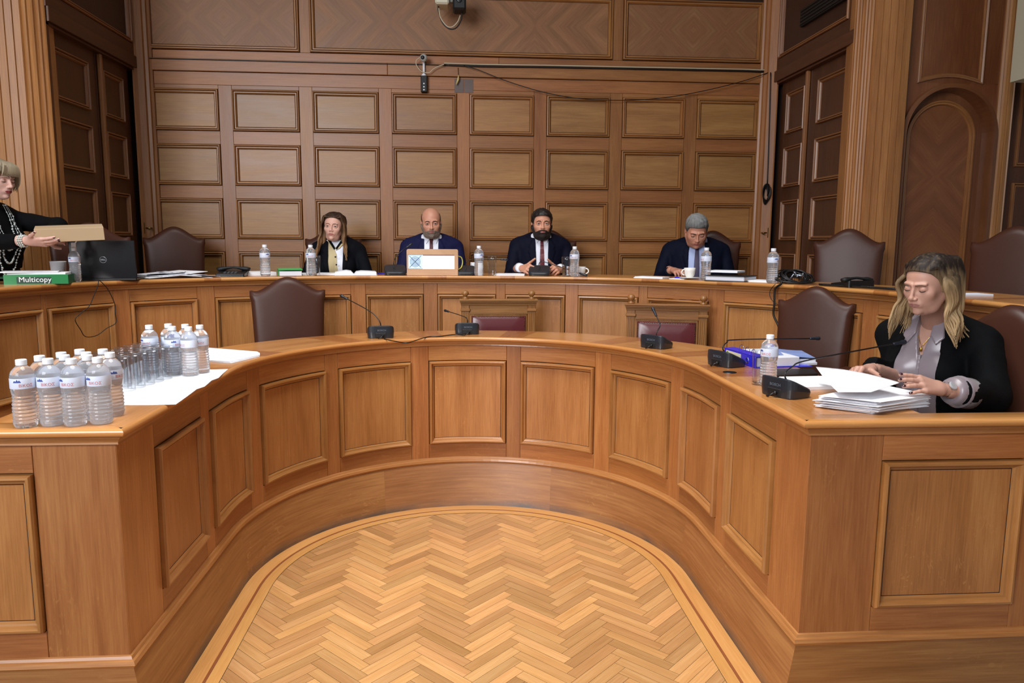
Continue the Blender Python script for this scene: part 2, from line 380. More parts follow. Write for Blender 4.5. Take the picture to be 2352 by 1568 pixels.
# ---------------------------------------------------------------- side walls with double doors
def side_wall(sgn, X, name):
    base = MB().box((X+0.07 if sgn > 0 else X-0.35, YF, 0), (X+0.35 if sgn > 0 else X-0.07, YB+0.2, ZT), 0).build(name, joint); tag(base, kind='structure')
    # u runs from the back corner toward the camera side, w points into the room
    Mp = flatmap((X+0.055*sgn, YB, 0), (0, -1, 0), (0, 0, 1), (-sgn, 0, 0))
    uF = YB-YF
    board('door_lintel', Mp, 0.0, uF, 2.795, 2.88, W['dark'], base, grain='h', w=0.075)
    MB().box((min(X, X+sgn*0.06), YF, 2.78), (max(X, X+sgn*0.06), YB, 2.80), 0).build('door_soffit', W['dark'], base)
    board('wall_rail', Mp, 0.0, uF, 2.88, 2.965, W['dark'], base, grain='h', w=0.062)
    moulded_panel('marquetry_panel', lambda u, v, w: Mp(u, v, w+0.05), 0.12, uF-0.10, 2.965, 3.9, [W['mouldd'], W['doorp']], base, grain='v', k=1.2)
    board('wall_stile', Mp, 0.0, 0.12, 2.965, ZT, W['dark'], base, w=0.062); board('wall_stile', Mp, uF-0.10, uF, 2.965, ZT, W['dark'], base, w=0.062)
    board('wall_rail', Mp, 0.12, uF-0.1, 3.9, ZT, W['dark'], base, grain='h')
    board('door_jamb', Mp, 0.0, 0.10, 0.57, 2.795, W['rail'], base, w=0.055); board('door_jamb', Mp, uF-0.03, uF, 0.57, 2.795, W['dark'], base, w=0.055)
    return base, Mp
wall_left, ML = side_wall(-1, XL, 'wall_left'); wall_right, MR = side_wall(1, XR, 'wall_right')
def double_door(name, Mp, label_side, X, sgn):
    base = thing(name, None, None, (X, YB-0.1, 0.57)); tag(base, kind='structure'); del_loc = np.array(base.location)
    Mq = lambda u, v, w: Mp(u, v, w)-del_loc
    for a, b_ in ((0.105, 0.595), (0.605, uEnd)):
        leaf = MB(); rect_rings(leaf, Mq, a, b_, 0.58, 2.79, [(0, -0.03), (0, 0.008), (0.002, 0.010)], 1, 0, 0); lf = leaf.build('door_leaf', W['dark'], base)
        uu = (a+0.115, b_-0.065) if a < 0.3 else (a+0.12, b_-0.085)
        for lo in (2.375, 1.965, 1.555, 1.145, 0.735):
            moulded_panel('door_panel', lambda u, v, w: Mq(u, v, w+0.010), uu[0], uu[1], lo, lo+0.315, [W['mouldd'], W['doorp']], lf, grain='v', k=1.1)
    MB().box((0, 0, 0), (0.03, 0.03, 2.2), 0, bev=0.006).build('astragal', W['mouldd'], base, loc=tuple(Mq(0.585, 0.58, 0.012)-np.array([0.0 if sgn < 0 else 0.03, 0, 0])))
    h = MB()
    p0 = Mq(0.085, 1.62, 0.062); p0 = np.array(p0); dx = np.array([-sgn, 0, 0.0])
    h.tube([p0, p0+dx*0.05], 0.006, 8); h.tube([p0+dx*0.05, p0+dx*0.055+np.array([0, -0.055, -0.006])], [0.007, 0.006], 8)
    h.box(tuple(p0-np.array([0.004, 0.012, 0.04])), tuple(p0+np.array([0.004, 0.012, 0.04])), bev=0.002)
    h.build('door_handle', brass, base)
    return base
uEnd = YB-YF-0.035
brass = plain('brass', '#8c7440', 0.3, 1.0)
double_door('door_1', ML, 'left', XL, -1); double_door('door_2', MR, 'right', XR, 1)
# corner mouldings between back and side walls
def vmould(name, pts, z0, z1, mat, parent=None):
    mb = MB(); n = len(pts); L = [0]
    for i in range(1, n): L.append(L[-1]+math.dist(pts[i], pts[i-1]))
    V = [(p[0], p[1], z0) for p in pts]+[(p[0], p[1], z1) for p in pts]; UV = [(z0, l) for l in L]+[(z1, l) for l in L]
    mb.add(V, [(i, i+1, n+i+1, n+i) for i in range(n-1)], UV, 0); return mb.build(name, mat, parent, recalc=False)
for sgn, X, nm, base in ((-1, XL, 'left', wall_left), (1, XR, 'right', wall_right)):
    pts = [(X-sgn*0.105, YB), (X-sgn*0.105, YB-0.02), (X-sgn*0.09, YB-0.028), (X-sgn*0.085, YB-0.045), (X-sgn*0.065, YB-0.05), (X-sgn*0.06, YB-0.07), (X-sgn*0.02, YB-0.085), (X, YB-0.10)]
    vmould('corner_moulding', pts if sgn > 0 else pts[::-1], 0.57, ZT, W['rail'], wall_back)
# ---------------------------------------------------------------- fluted piers facing the room
def pier(name, sgn, X, xw):
    pts = [(0.02, 0.12), (0.0, 0.0), (0.004, -0.006), (0.012, -0.002), (0.020, -0.008), (0.022, -0.022), (0.030, -0.026), (0.038, -0.022), (0.044, -0.030), (0.046, -0.044), (0.054, -0.050),
           (0.064, -0.046), (0.072, -0.052), (0.074, -0.066), (0.084, -0.071), (0.094, -0.066), (0.100, -0.080), (0.135, -0.084), (0.138, -0.074), (0.142, -0.085), (0.178, -0.090), (0.181, -0.080), (0.185, -0.090),
           (0.225, -0.094), (0.228, -0.084), (0.232, -0.094), (0.270, -0.094), (0.273, -0.084), (0.277, -0.092), (0.300, -0.090)]
    P = [(X+sgn*a, YF+b_) for a, b_ in pts]+[(X+sgn*xw, YF-0.085), (X+sgn*xw, YF+0.02), (X+sgn*xw, YF+0.3)]
    if sgn < 0: P = P[::-1]
    o = vmould(name, P, 0.57, ZT, W['pier']); return tag(o, kind='structure')
W['pier'] = wood('oak_pier', '#80512a', '#9b6838', '#b17d46', tint=0.10, rough=0.5, coat=0.05)
pier('trim_1', -1, XL, 0.9); pier('trim_2', 1, XR-0.02, 0.325)
# ---------------------------------------------------------------- arched niche on the right
XN = 3.165
W['nd'] = wood('oak_niche_surround', '#5d331c', '#6d4024', '#7d4e2e', tint=0.08)
base = MB().box((2.86, YF+0.12, 0.57), (3.48, YF+0.3, ZT), 0).build('wall_front_right', W['nd']); tag(base, kind='structure')
def arch_pts(cx, zc, r, z0, n=28, hw=None):
    hw = hw or r
    return [(cx-hw, z0)]+[(cx+r*math.cos(PI-PI*i/n), zc+r*math.sin(PI-PI*i/n)) for i in range(n+1)]+[(cx+hw, z0)]
def arch_sweep(name, cx, zc, prof, z0, yb, mat, parent, n=28):
    """prof: list of (radius, y offset toward the room)"""
    mb = MB(); rows_ = []
    for r, w in prof: rows_.append([(p[0], yb-w, p[1]) for p in arch_pts(cx, zc, r, z0, n)])
    m = len(rows_[0]); V = [p for r_ in rows_ for p in r_]; L = [0]
    for i in range(1, m): L.append(L[-1]+math.dist(rows_[0][i], rows_[0][i-1]))
    UV = [(L[i], prof[k][0]*1.0) for k in range(len(prof)) for i in range(m)]
    F = [(k*m+i, k*m+i+1, (k+1)*m+i+1, (k+1)*m+i) for k in range(len(prof)-1) for i in range(m-1)]
    mb.add(V, F, UV, 0); return mb.build(name, mat, parent)
def arch_wall(name, x0, x1, z0, z1, cx, zc, r, y, mat, parent, n=28):
    """flat board with an arched opening"""
    mb = MB(); inner = arch_pts(cx, zc, r, z0, n)
    outer = [(x0, z0)]
    for i in range(n+1):
        a = PI-PI*i/n; dx, dz = math.cos(a), math.sin(a); t = min((x1-cx)/abs(dx) if dx > 1e-6 else 9e9, (cx-x0)/abs(dx) if dx < -1e-6 else 9e9, (z1-zc)/dz if dz > 1e-6 else 9e9)
        outer.append((cx+dx*t, zc+dz*t))
    outer.append((x1, z0)); m = len(inner)
    V = [(p[0], y, p[1]) for p in inner]+[(p[0], y, p[1]) for p in outer]; UV = [(v[2], v[0]) for v in V]
    mb.add(V, [(i, i+1, m+i+1, m+i) for i in range(m-1)], UV, 0); return mb.build(name, mat, parent)
arch_wall('niche_front', 2.82, 3.49, 0.57, 2.56, XN, 2.232, 0.298, YF, W['nd'], base)
arch_sweep('niche_arch', XN, 2.232, [(0.325, 0.0), (0.325, 0.018), (0.298, 0.024), (0.296, -0.02), (0.288, -0.085)], 0.57, YF, W['nd'], base)
arch_wall('niche_back', 2.86, 3.49, 0.57, 2.56, XN, 2.232, 0.235, YF+0.085, W['nd'], base)
arch_sweep('niche_moulding', XN, 2.232, [(0.236, 0.0), (0.236, 0.014), (0.226, 0.018), (0.222, 0.008), (0.212, 0.010), (0.206, -0.01)], 0.57, YF+0.085, W['mouldd'], base)
mb = MB(); ap = arch_pts(XN, 2.232, 0.207, 0.57)
mb.add([(p[0], YF+0.095, p[1]) for p in ap], [tuple(range(len(ap)))], [(p[0]-XN, p[1]*1.0) for p in ap], 0)
W['nichem'] = wood('marquetry_niche', '#66391f', '#774728', '#875633', tint=0.07, marq=(0.35, 0.0, 1.98), flecks=0)
mb.build('niche_panel', W['nichem'], base)
# upper panel with an arched foot
mb = MB(); n = 16; x0, x1 = 2.92, 3.36
lowc = [(x0+(x1-x0)*i/n, 2.555+0.04*math.sin(PI*i/n)) for i in range(n+1)]
def ringp(ins, w): return [(min(max(p[0], x0+ins), x1-ins), YF-w, p[1]+ins) for p in lowc]+[(x1-ins, YF-w, 3.9-ins), (x0+ins, YF-w, 3.9-ins)]
prof = [(0, 0), (0, 0.014), (0.008, 0.018), (0.016, 0.010), (0.022, 0.012), (0.030, -0.004)]
R_ = [ringp(*q) for q in prof]; m = len(R_[0]); V = [p for r_ in R_ for p in r_]
mb.add(V, [(k*m+i, k*m+(i+1) % m, (k+1)*m+(i+1) % m, (k+1)*m+i) for k in range(len(R_)-1) for i in range(m)], [(v[2]+v[0], 0.1*v[1]) for v in V], 0)
mb.add(R_[-1], [tuple(range(m))], [(p[0]-XN+0.03, p[2]) for p in R_[-1]], 1)
W['nichet'] = wood('marquetry_niche_top', '#66391f', '#774728', '#875633', tint=0.07, marq=(0.4, 0.0, 2.95), flecks=0)
mb.build('niche_upper_panel', [W['mouldd'], W['nichet']], base)
MB().box((2.82, YF+0.0005, 2.56), (3.49, YF+0.12, ZT), 0, grain='z').build('niche_header', W['nd'], base)
pts = [(0, 0.3), (0, -0.01), (0.012, -0.018), (0.02, -0.008), (0.03, -0.02), (0.05, -0.024), (0.055, -0.012), (0.06, -0.024), (0.085, -0.02), (0.09, -0.008), (0.1, -0.016), (0.115, 0.0), (0.115, 0.2)]
tag(vmould('trim_3', [(3.475+a, YF+b_) for a, b_ in pts], 0.57, ZT, W['pier']), kind='structure')
wfr = MB().box((3.59, YF+0.10, 0.57), (4.6, YF+0.3, ZT), 0).build('wall_far_right', W['dark']); tag(wfr, kind='structure')
Mf = flatmap((0, YF+0.10, 0), (1, 0, 0), (0, 0, 1), (0, -1, 0))
for lo, hi in ((0.9, 1.95), (2.05, 3.0)): moulded_panel('wall_panel', Mf, 3.70, 4.3, lo, hi, [W['mouldd'], W['dark']], wfr)
tag(MB().box((3.30, 3.4, 2.50), (4.5, 4.35, ZT), 0).build('trim_4', plain('cream_plaster', '#b9b29a', 0.8)), kind='structure')
# left rear closing wall
tag(MB().box((-4.2, YF+0.05, 0.57), (-3.2, YF+0.3, ZT), 0).build('wall_far_left', W['rail']), kind='structure')
# ================================================================ floor
XC = 0.045
def inner_path(off, y0=2.185, ns=16, na=72, xo=2.3, ends=True):
    """plan line of the inner desk, offset toward the well by off"""
    a = 1.060-off; b_ = 1.085-off; yc = 3.165; ye = y0-off; P = []
    if ends: P += [(XC-xo+(xo-a)*i/8, ye) for i in range(8)]
    P += [(XC-a, ye+(yc-ye)*i/ns) for i in range(ns)]
    P += [(XC+a*math.cos(PI-PI*i/na), yc+b_*math.sin(PI-PI*i/na)) for i in range(na+1)]
    P += [(XC+a, yc+(ye-yc)*i/ns) for i in range(1, ns+1)]
    if ends: P += [(XC+a+(xo-a)*i/8, ye) for i in range(1, 9)]
    return P
def floor_path(off, y0=1.0, ns=16, na=72):
    a = 1.006-off; b_ = 0.985-off; yc = 3.15
    return [(XC-a, y0+(yc-y0)*i/ns) for i in range(ns)]+[(XC+a*math.cos(PI-PI*i/na), yc+b_*math.sin(PI-PI*i/na)) for i in range(na+1)]+[(XC+a, yc+(y0-yc)*i/ns) for i in range(1, ns+1)]
L_, w_ = 0.262, 0.0455
mb = MB(); rn = []
s2 = math.sqrt(0.5)
def wpt(a, b_): return (XC-0.005+(a-b_)*s2, 2.2+(a+b_)*s2)
for i in range(-70, 70):
    for j in range(-6, 7):
        ox, oy = i*w_+j*L_, i*w_-j*L_
        for kind, (xa, xb, ya, yb) in (('h', (0, L_, 0, w_)), ('v', (0, w_, w_, w_+L_))):
            cx_, cy_ = wpt(ox+(xa+xb)/2, oy+(ya+yb)/2)
            if not (-1.15 < cx_ < 1.25 and 0.6 < cy_ < 4.3): continue
            g = 0.0006
            q = [wpt(ox+xa+g, oy+ya+g), wpt(ox+xb-g, oy+ya+g), wpt(ox+xb-g, oy+yb-g), wpt(ox+xa+g, oy+yb-g)]
            uv = [(xa, ya), (xb, ya), (xb, yb), (xa, yb)]
            if kind == 'v': uv = [(b2, a2) for a2, b2 in uv]
            r_ = random.random(); uv = [(a2+r_*9, b2+r_*5) for a2, b2 in uv]
            mb.add([(p[0], p[1], 0.0) for p in q], [(0, 1, 2, 3)], uv, 0); rn.append(random.random())
mb.add([(-1.6, -1.5, -0.0012), (1.7, -1.5, -0.0012), (1.7, 4.4, -0.0012), (-1.6, 4.4, -0.0012)], [(0, 1, 2, 3)], [(0, 0), (3, 0), (3, 6), (0, 6)], 1); rn.append(0.5)
fl = mb.build('floor', [W['floor'], plain('parquet_joint', '#4f3118', 0.7)], recalc=False); tag(fl, kind='structure')
at = fl.data.attributes.new('plank', 'FLOAT', 'FACE'); at.data.foreach_set('value', rn)
def strip(mb, A, B, za, zb, mat=0, smooth=True, u0=0, vv=(0, 0.1)):
    n = len(A); L = [u0]
    for i in range(1, n): L.append(L[-1]+math.dist(A[i], A[i-1]))
    V = [(p[0], p[1], za) for p in A]+[(p[0], p[1], zb) for p in B]
    mb.add(V, [(i, i+1, n+i+1, n+i) for i in range(n-1)], [(l, vv[0]) for l in L]+[(l, vv[1]) for l in L], mat, smooth)
for nm, a, b_, mt in (('floor_border', -0.02, 0.060, 'floorb'), ('floor_inlay', 0.060, 0.071, 'inlay'), ('floor_border', 0.072, 0.118, 'floorb')):
    m_ = MB(); strip(m_, floor_path(a), floor_path(b_), 0.0015, 0.0015, 0, False, vv=(a, b_)); m_.build(nm, W[mt], fl, recalc=False)
m_ = MB(); strip(m_, floor_path(0.118), floor_path(0.1195), 0.0016, 0.0016, 0, False); m_.build('floor_joint', plain('joint_dark', '#3c2412', 0.8), fl, recalc=False)
# raised platforms behind the two desks
plat = W['floorb']
def poly_prism(name, front, z0, z1, back_y, xo, mat):
    mb = MB(); n = len(front); V = [(p[0], p[1], z1) for p in front]; UV = [(p[0], p[1]) for p in front]
    bk = [(max(-xo, min(xo, p[0]*2.6)), min(back_y, p[1]+2.6) if abs(p[0]) < 9 else p[1], z1) for p in front]
    mb.add(V+bk, [(i, i+1, n+i+1, n+i) for i in range(n-1)], UV+[(p[0], p[1]) for p in bk], 0)
    return mb.build(name, mat, recalc=False)
# ================================================================ desks
def path_len(P):
    L = [0.0]
    for i in range(1, len(P)): L.append(L[-1]+math.dist(P[i], P[i-1]))
    return L
def smooth_path(P, step=0.02):
    """dense Catmull-Rom through plan points"""
    Q = []
    P = [np.array(p, float) for p in P]; P = [2*P[0]-P[1]]+P+[2*P[-1]-P[-2]]
    for i in range(1, len(P)-2):
        n = max(2, int(np.linalg.norm(P[i+1]-P[i])/step))
        for k in range(n):
            t = k/n; a, b_, c_, d = P[i-1], P[i], P[i+1], P[i+2]
            Q.append(0.5*((2*b_)+(c_-a)*t+(2*a-5*b_+4*c_-d)*t*t+(3*b_-a-3*c_+d)*t**3))
    Q.append(P[-2]); return [tuple(q) for q in Q]
class Curve:
    """plan polyline; map(s, z, w): w points to the inside of the curve (toward the room centre)"""
    def __init__(c, P, inside=(0, 2.4)):
        c.P = np.array(P); c.L = np.array(path_len(P)); T = np.gradient(c.P, axis=0); T /= np.linalg.norm(T, axis=1)[:, None]
        c.N = np.stack([T[:, 1], -T[:, 0]], 1)
        mid = len(P)//2
        if (np.array(inside)-c.P[mid])@c.N[mid] < 0: c.N = -c.N
    def at(c, s, w=0.0):
        x = np.interp(s, c.L, c.P[:, 0]); y = np.interp(s, c.L, c.P[:, 1]); nx = np.interp(s, c.L, c.N[:, 0]); ny = np.interp(s, c.L, c.N[:, 1])
        q = math.hypot(nx, ny); return x+nx/q*w, y+ny/q*w
    def map(c, s, z, w):
        x, y = c.at(s, w); return (x, y, z)
    def near(c, x, y):
        return float(c.L[np.argmin((c.P[:, 0]-x)**2+(c.P[:, 1]-y)**2)])
    def off(c, w): return [tuple(p) for p in (c.P+c.N*w)]
def sweep(mb, curve_fn, prof, mat=0, smooth=False):
    """curve_fn(off)->plan points, prof list of (off, z)"""
    rows_ = [curve_fn(o) for o, z in prof]; n = len(rows_[0]); L = path_len(rows_[0]); V = []; UV = []; c = 0
    for k, (R_, (o, z)) in enumerate(zip(rows_, prof)):
        if k: c += math.dist(prof[k], prof[k-1])
        V += [(p[0], p[1], z) for p in R_]; UV += [(l, c) for l in L]
    mb.add(V, [(k*n+i, k*n+i+1, (k+1)*n+i+1, (k+1)*n+i) for k in range(len(prof)-1) for i in range(n-1)], UV, mat, smooth); return mb
ZI = 0.985; ZP1 = 0.25; ZO = 1.305; ZP2 = 0.57
def nose_prof(z, t=0.024, o=0.042):
    return [(o-0.012, z), (o-0.005, z-0.002), (o-0.001, z-0.007), (o, z-0.012), (o-0.001, z-0.017), (o-0.005, z-0.022), (o-0.010, z-0.024), (o-0.020, z-0.025)]
def cove_prof(z): return [(0.022, z-0.025), (0.020, z-0.032), (0.014, z-0.040), (0.011, z-0.046), (0.012, z-0.052), (0.0, z-0.052)]
# ---- inner desk
desk1 = thing('curved_desk', 'lower horseshoe-shaped oak panelled desk curving round the parquet well', 'desk', (XC, 4.2, ZP1))
def rel(o): o.matrix_parent_inverse = o.parent.matrix_world.inverted(); return o
def D1(o): o.location = (-XC, -4.2, -ZP1); return o
dense = inner_path(0, ends=False, ns=60, na=160); Ci = Curve(dense)
mb = MB(); sweep(mb, inner_path, [(0.0005, 0.93), (0.0, 0.93), (-0.012, 0.93), (-0.012, 0.26)]); sweep(mb, lambda o: inner_path(-0.025), [(0, 0.96), (0, 0.0)]); D1(mb.build('carcass', joint, desk1, recalc=False))
pans = [(2.442, 2.886, -1), (2.986, 3.434, -1), None, None, None, None, None, None, None]
xy = [(-1.015, 2.442), (-1.015, 2.886), (-1.015, 2.987), (-0.99, 3.420), (-0.958, 3.511), (-0.737, 3.925), (-0.673, 3.993), (-0.279, 4.215), (-0.182, 4.235), (0.267, 4.235), (0.359, 4.212), (0.756, 3.995), (0.825, 3.915), (1.046, 3.525), (1.075, 3.425), (1.105, 2.981), (1.105, 2.869), (1.105, 2.429)]
ss = [Ci.near(*p) for p in xy]; pan = [(ss[i], ss[i+1]) for i in range(0, len(ss), 2)]
def Mi(s, z, w): return Ci.map(s, z, w)
def seg(a, b_): return max(1, int((b_-a)/0.03))
eb = [0.0]+[x for p in pan for x in p]+[float(Ci.L[-1])]
for k in range(0, len(eb), 2): D1(board('front_stile', Mi, eb[k], eb[k+1], 0.262, 0.936, W['desk'], desk1, seg(eb[k], eb[k+1]), 'v'))
for a, b_ in pan:
    D1(board('front_rail', Mi, a, b_, 0.845, 0.936, W['desk'], desk1, seg(a, b_), 'h')); D1(board('front_rail', Mi, a, b_, 0.262, 0.348, W['desk'], desk1, seg(a, b_), 'h'))
    D1(moulded_panel('front_panel', Mi, a, b_, 0.348, 0.845, [W['deskm'], W['deskp']], desk1, seg(a, b_), 'v', prof=MOULD_D))
for sg, c_, lst in ((-1, XC-1.06, [(0.23, 0.80)]), (1, XC+1.06, [(0.232, 0.722)])):
    Me = (lambda u, v, w: (XC+1.06+u, 2.185-w, v)) if sg > 0 else (lambda u, v, w: (XC-1.06-u, 2.185-w, v))
    a, b_ = lst[0]; a2 = a+0.01
    D1(board('front_stile', Me, 0.0, a2, 0.262, 0.936, W['desk'], desk1)); D1(board('front_stile', Me, b_, 1.2, 0.262, 0.936, W['desk'], desk1))
    D1(board('front_rail', Me, a2, b_, 0.845, 0.936, W['desk'], desk1, 1, 'h')); D1(board('front_rail', Me, a2, b_, 0.262, 0.348, W['desk'], desk1, 1, 'h'))
    D1(moulded_panel('front_panel', Me, a2, b_, 0.348, 0.845, [W['deskm'], W['deskp']], desk1, prof=MOULD_D))
mb = MB(); sweep(mb, inner_path, cove_prof(ZI), smooth=False); D1(mb.build('cornice_moulding', W['deskm'], desk1, recalc=False))
mb = MB(); sweep(mb, inner_path, [(0.0, 0.265), (0.006, 0.263), (0.010, 0.255), (0.018, 0.252), (0.022, 0.240), (0.018, 0.234), (0.016, 0.230)]); D1(mb.build('base_moulding', W['deskm'], desk1, recalc=False))
# plinth leans out toward the floor a little
def plinth_path(t, ns=16, na=72):
    A = inner_path(0.014, ends=False, ns=ns, na=na)
    a, b_, yc = 1.007, 0.985, 3.15; ye = 2.165
    B = [(XC-a, ye+(yc-ye)*i/ns) for i in range(ns)]+[(XC+a*math.cos(PI-PI*i/na), yc+b_*math.sin(PI-PI*i/na)) for i in range(na+1)]+[(XC+a, yc+(ye-yc)*i/ns) for i in range(1, ns+1)]
    return [(p[0]*(1-t)+q[0]*t, p[1]*(1-t)+q[1]*t) for p, q in zip(A, B)]
def slice_strip(nm, i0, i1):
    mb = MB(); A = plinth_path(0)[i0:i1+1]; B = plinth_path(1)[i0:i1+1]; strip(mb, A, B, 0.231, 0.0, 0, True, u0=i0*0.3, vv=(0.23, 0)); return D1(mb.build(nm, W['plinth'], desk1, recalc=False))
for i0, i1 in ((0, 18), (18, 41), (41, 63), (63, 85), (85, 104)): slice_strip('plinth_board', i0, i1)
for sg in (-1, 1):
    x0 = XC+sg*1.046; y0 = 2.171; mb = MB()
    mb.add([(x0, y0, 0.231), (XC+sg*2.3, y0, 0.231), (XC+sg*2.3, y0-0.006, 0), (XC+sg*1.007, y0-0.006, 0)], [(0, 1, 2, 3)], [(0, .2), (1.2, .2), (1.2, 0), (0, 0)], 0)
    D1(mb.build('plinth_board', W['plinth'], desk1, recalc=False))
# worktop
def back_path(off=0, ns=16, na=72):
    a, b_ = 1.455, 1.375; yc = 3.165; ye = 2.17
    return [(XC-a, ye+(yc-ye)*i/ns) for i in range(ns)]+[(XC+a*math.cos(PI-PI*i/na), yc+b_*math.sin(PI-PI*i/na)) for i in range(na+1)]+[(XC+a, yc+(ye-yc)*i/ns) for i in range(1, ns+1)]
Fp = inner_path(0.030, ends=False, y0=2.20); Bp = back_path(); nP = len(Fp)
joints = sorted({int(round(i)) for i in (0, 5, 12, 17, 24, 27, 36, 39, 46, 49, 56, 59, 68, 71, 79, 82, 87, 92, 99, 104)})
mb = MB()
cross = {(24, 27), (36, 39), (46, 49), (56, 59), (68, 71), (79, 82), (12, 17), (87, 92)}
for a, b_ in zip(joints, joints[1:]):
    A = Fp[a:b_+1]; B = Bp[a:b_+1]; n = len(A); L = path_len(A); xm = (a, b_) in cross
    V = [(p[0], p[1], ZI) for p in A]+[(p[0], p[1], ZI) for p in B]
    off = a*0.37
    UV = ([(off, l) for l in L]+[(off+0.4, l) for l in L]) if xm else ([(l+off, 0) for l in L]+[(l+off, 0.4) for l in L])
    mb.add(V, [(i, i+1, n+i+1, n+i) for i in range(n-1)], UV, 1 if xm else 0)
sweep(mb, lambda o: inner_path(o, ends=False), nose_prof(ZI), 0, True)
strip(mb, Bp, Bp, ZI, ZI-0.03, 0); strip(mb, inner_path(0.02, ends=False, y0=2.19), Bp, ZI-0.026, ZI-0.03, 0)
D1(mb.build('worktop', [W['top'], W['topx']], desk1, recalc=False))
for sg in (-1, 1):   # the narrow ledge boards that close the desk ends toward the room
    ends = [(XC+sg*(1.03+(1.25)*i/8)) for i in range(9)]
    mb = MB(); fn = lambda o: [(XC+sg*(1.06-o), 2.185-o)]+[(XC+sg*2.3, 2.185-o)]
    sweep(mb, fn, [(-0.055, ZI-0.03), (-0.055, ZI+0.0006)]+[(o, z+0.0006) for o, z in nose_prof(ZI)]+[(0.0, ZI-0.026)], 0, True)
    D1(mb.build('end_ledge', W['topl'] if 'topl' in W else W['top'], desk1, recalc=True))
# ---- outer desk
Pout = [(-2.30, 1.2), (-2.29, 2.0), (-2.25, 2.8), (-2.145, 3.55), (-2.0, 4.03), (-1.78, 4.36), (-1.40, 4.65), (-0.92, 4.83), (-0.36, 4.935), (0.27, 4.925), (0.78, 4.84), (1.14, 4.67), (1.50, 4.38), (1.80, 4.06), (1.975, 3.75), (2.09, 3.40), (2.135, 2.95), (2.17, 2.5), (2.2, 2.0), (2.2, 1.3)]
Co0 = Curve(smooth_path(Pout, 0.03)); Co = Curve(Co0.off(-0.042))     # face plane behind the nosing
desk2 = thing('curved_desk', 'upper horseshoe-shaped oak panelled desk on the raised platform along the back', 'desk', (0, 5.0, ZP2))
def D2(o): o.location = (0, -5.0, -ZP2); return o
def Mo(s, z, w): return Co.map(s, z, w)
px = [((-40, 735), (97, 713)), ((302-199, 711), (264, 702)), ((302, 697), (460, 687)), ((494, 685), (640, 679)), ((668, 678), (808, 675)), ((840, 675), (975, 675)), ((1006, 675), (1137, 675)), ((1165, 677), (1297, 679)), ((1330, 681), (1470, 684)), ((1490, 687), (1625, 692)), ((1657, 696), (1800, 706)), ((1832, 710), (1978, 722)), ((2012, 726), (2170, 742)), ((2205, 748), (2420, 775))]
pan2 = []
for a, b_ in px:
    q = []
    for p in (a, b_):
        w3 = atZ(p[0], p[1], 1.18); d = np.array(w3[:2]); best = None
        # intersect the viewing direction with the face curve
        ang = math.atan2(d[0], d[1]); A_ = np.arctan2(Co.P[:, 0], Co.P[:, 1]); ok = Co.P[:, 1] > 1.6
        i = np.argmin(np.where(ok, np.abs(A_-ang), 9)); q.append(float(Co.L[i]))
    pan2.append(tuple(q))
s0 = Co.near(-2.3, 1.3); s1 = Co.near(2.2, 1.5)
eb = [s0]+[x for p in pan2 for x in p]+[s1]
Z0, Z1, PB, PT = 0.66, ZO-0.05, 0.74, 1.18
for k in range(0, len(eb), 2):
    if eb[k+1] > eb[k]+0.01: D2(board('front_stile', Mo, eb[k], eb[k+1], Z0, Z1, W['desk'], desk2, seg(eb[k], eb[k+1]), 'v'))
for a, b_ in pan2:
    D2(board('front_rail', Mo, a, b_, PT, Z1, W['desk'], desk2, seg(a, b_), 'h')); D2(board('front_rail', Mo, a, b_, Z0, PB, W['desk'], desk2, seg(a, b_), 'h'))
    D2(moulded_panel('front_panel', Mo, a, b_, PB, PT, [W['deskm'], W['deskp']], desk2, seg(a, b_), 'v', k=0.9, prof=MOULD_D))
cf = lambda o: Co.off(o)
mb = MB(); sweep(mb, cf, cove_prof(ZO)); D2(mb.build('cornice_moulding', W['deskm'], desk2, recalc=False))
mb = MB(); sweep(mb, cf, [(0.0, 0.66), (0.012, 0.655), (0.018, 0.64), (0.018, ZP1)]); D2(mb.build('plinth_board', W['desk'], desk2, recalc=False))
mb = MB(); A = Co.off(0.03); B = Co.off(-0.40)
Lo = path_len(A); n = len(A); jn = [0]; 
js = [0.0]
for (a, b_), (c_, d) in zip(pan2, pan2[1:]): js += [(b_+c_)/2-0.05, (b_+c_)/2+0.05]
js.append(Lo[-1]); idx = [int(np.argmin(np.abs(np.array(Lo)-j))) for j in js]
for k in range(len(idx)-1):
    a, b_ = idx[k], idx[k+1]
    if b_ <= a: continue
    AA, BB = A[a:b_+1], B[a:b_+1]; m = len(AA); l = path_len(AA); xm = k % 2 == 1; o_ = k*0.7
    UV = ([(o_, q) for q in l]+[(o_+0.4, q) for q in l]) if xm else ([(q+o_, 0) for q in l]+[(q+o_, 0.4) for q in l])
    mb.add([(p[0], p[1], ZO) for p in AA]+[(p[0], p[1], ZO) for p in BB], [(i, i+1, m+i+1, m+i) for i in range(m-1)], UV, 1 if xm else 0)
    pr = nose_prof(ZO); V = []; UV = []; cc = 0
    for q_, (o2, z) in enumerate(pr):
        R_ = Co.off(o2)[a:b_+1]; V += [(p[0], p[1], z) for p in R_]; UV += [((x+o_, 0.45+q_*0.004) if not xm else (0.45+q_*.004, x+o_)) for x in l]
    mb.add(V, [(r*m+i, r*m+i+1, (r+1)*m+i+1, (r+1)*m+i) for r in range(len(pr)-1) for i in range(m-1)], UV, 1 if xm else 0, True)
strip(mb, Co.off(0.02), B, ZO-0.026, ZO-0.03, 0); strip(mb, B, B, ZO, ZO-0.03, 0)
D2(mb.build('worktop', [W['top'], W['topx']], desk2, recalc=False))
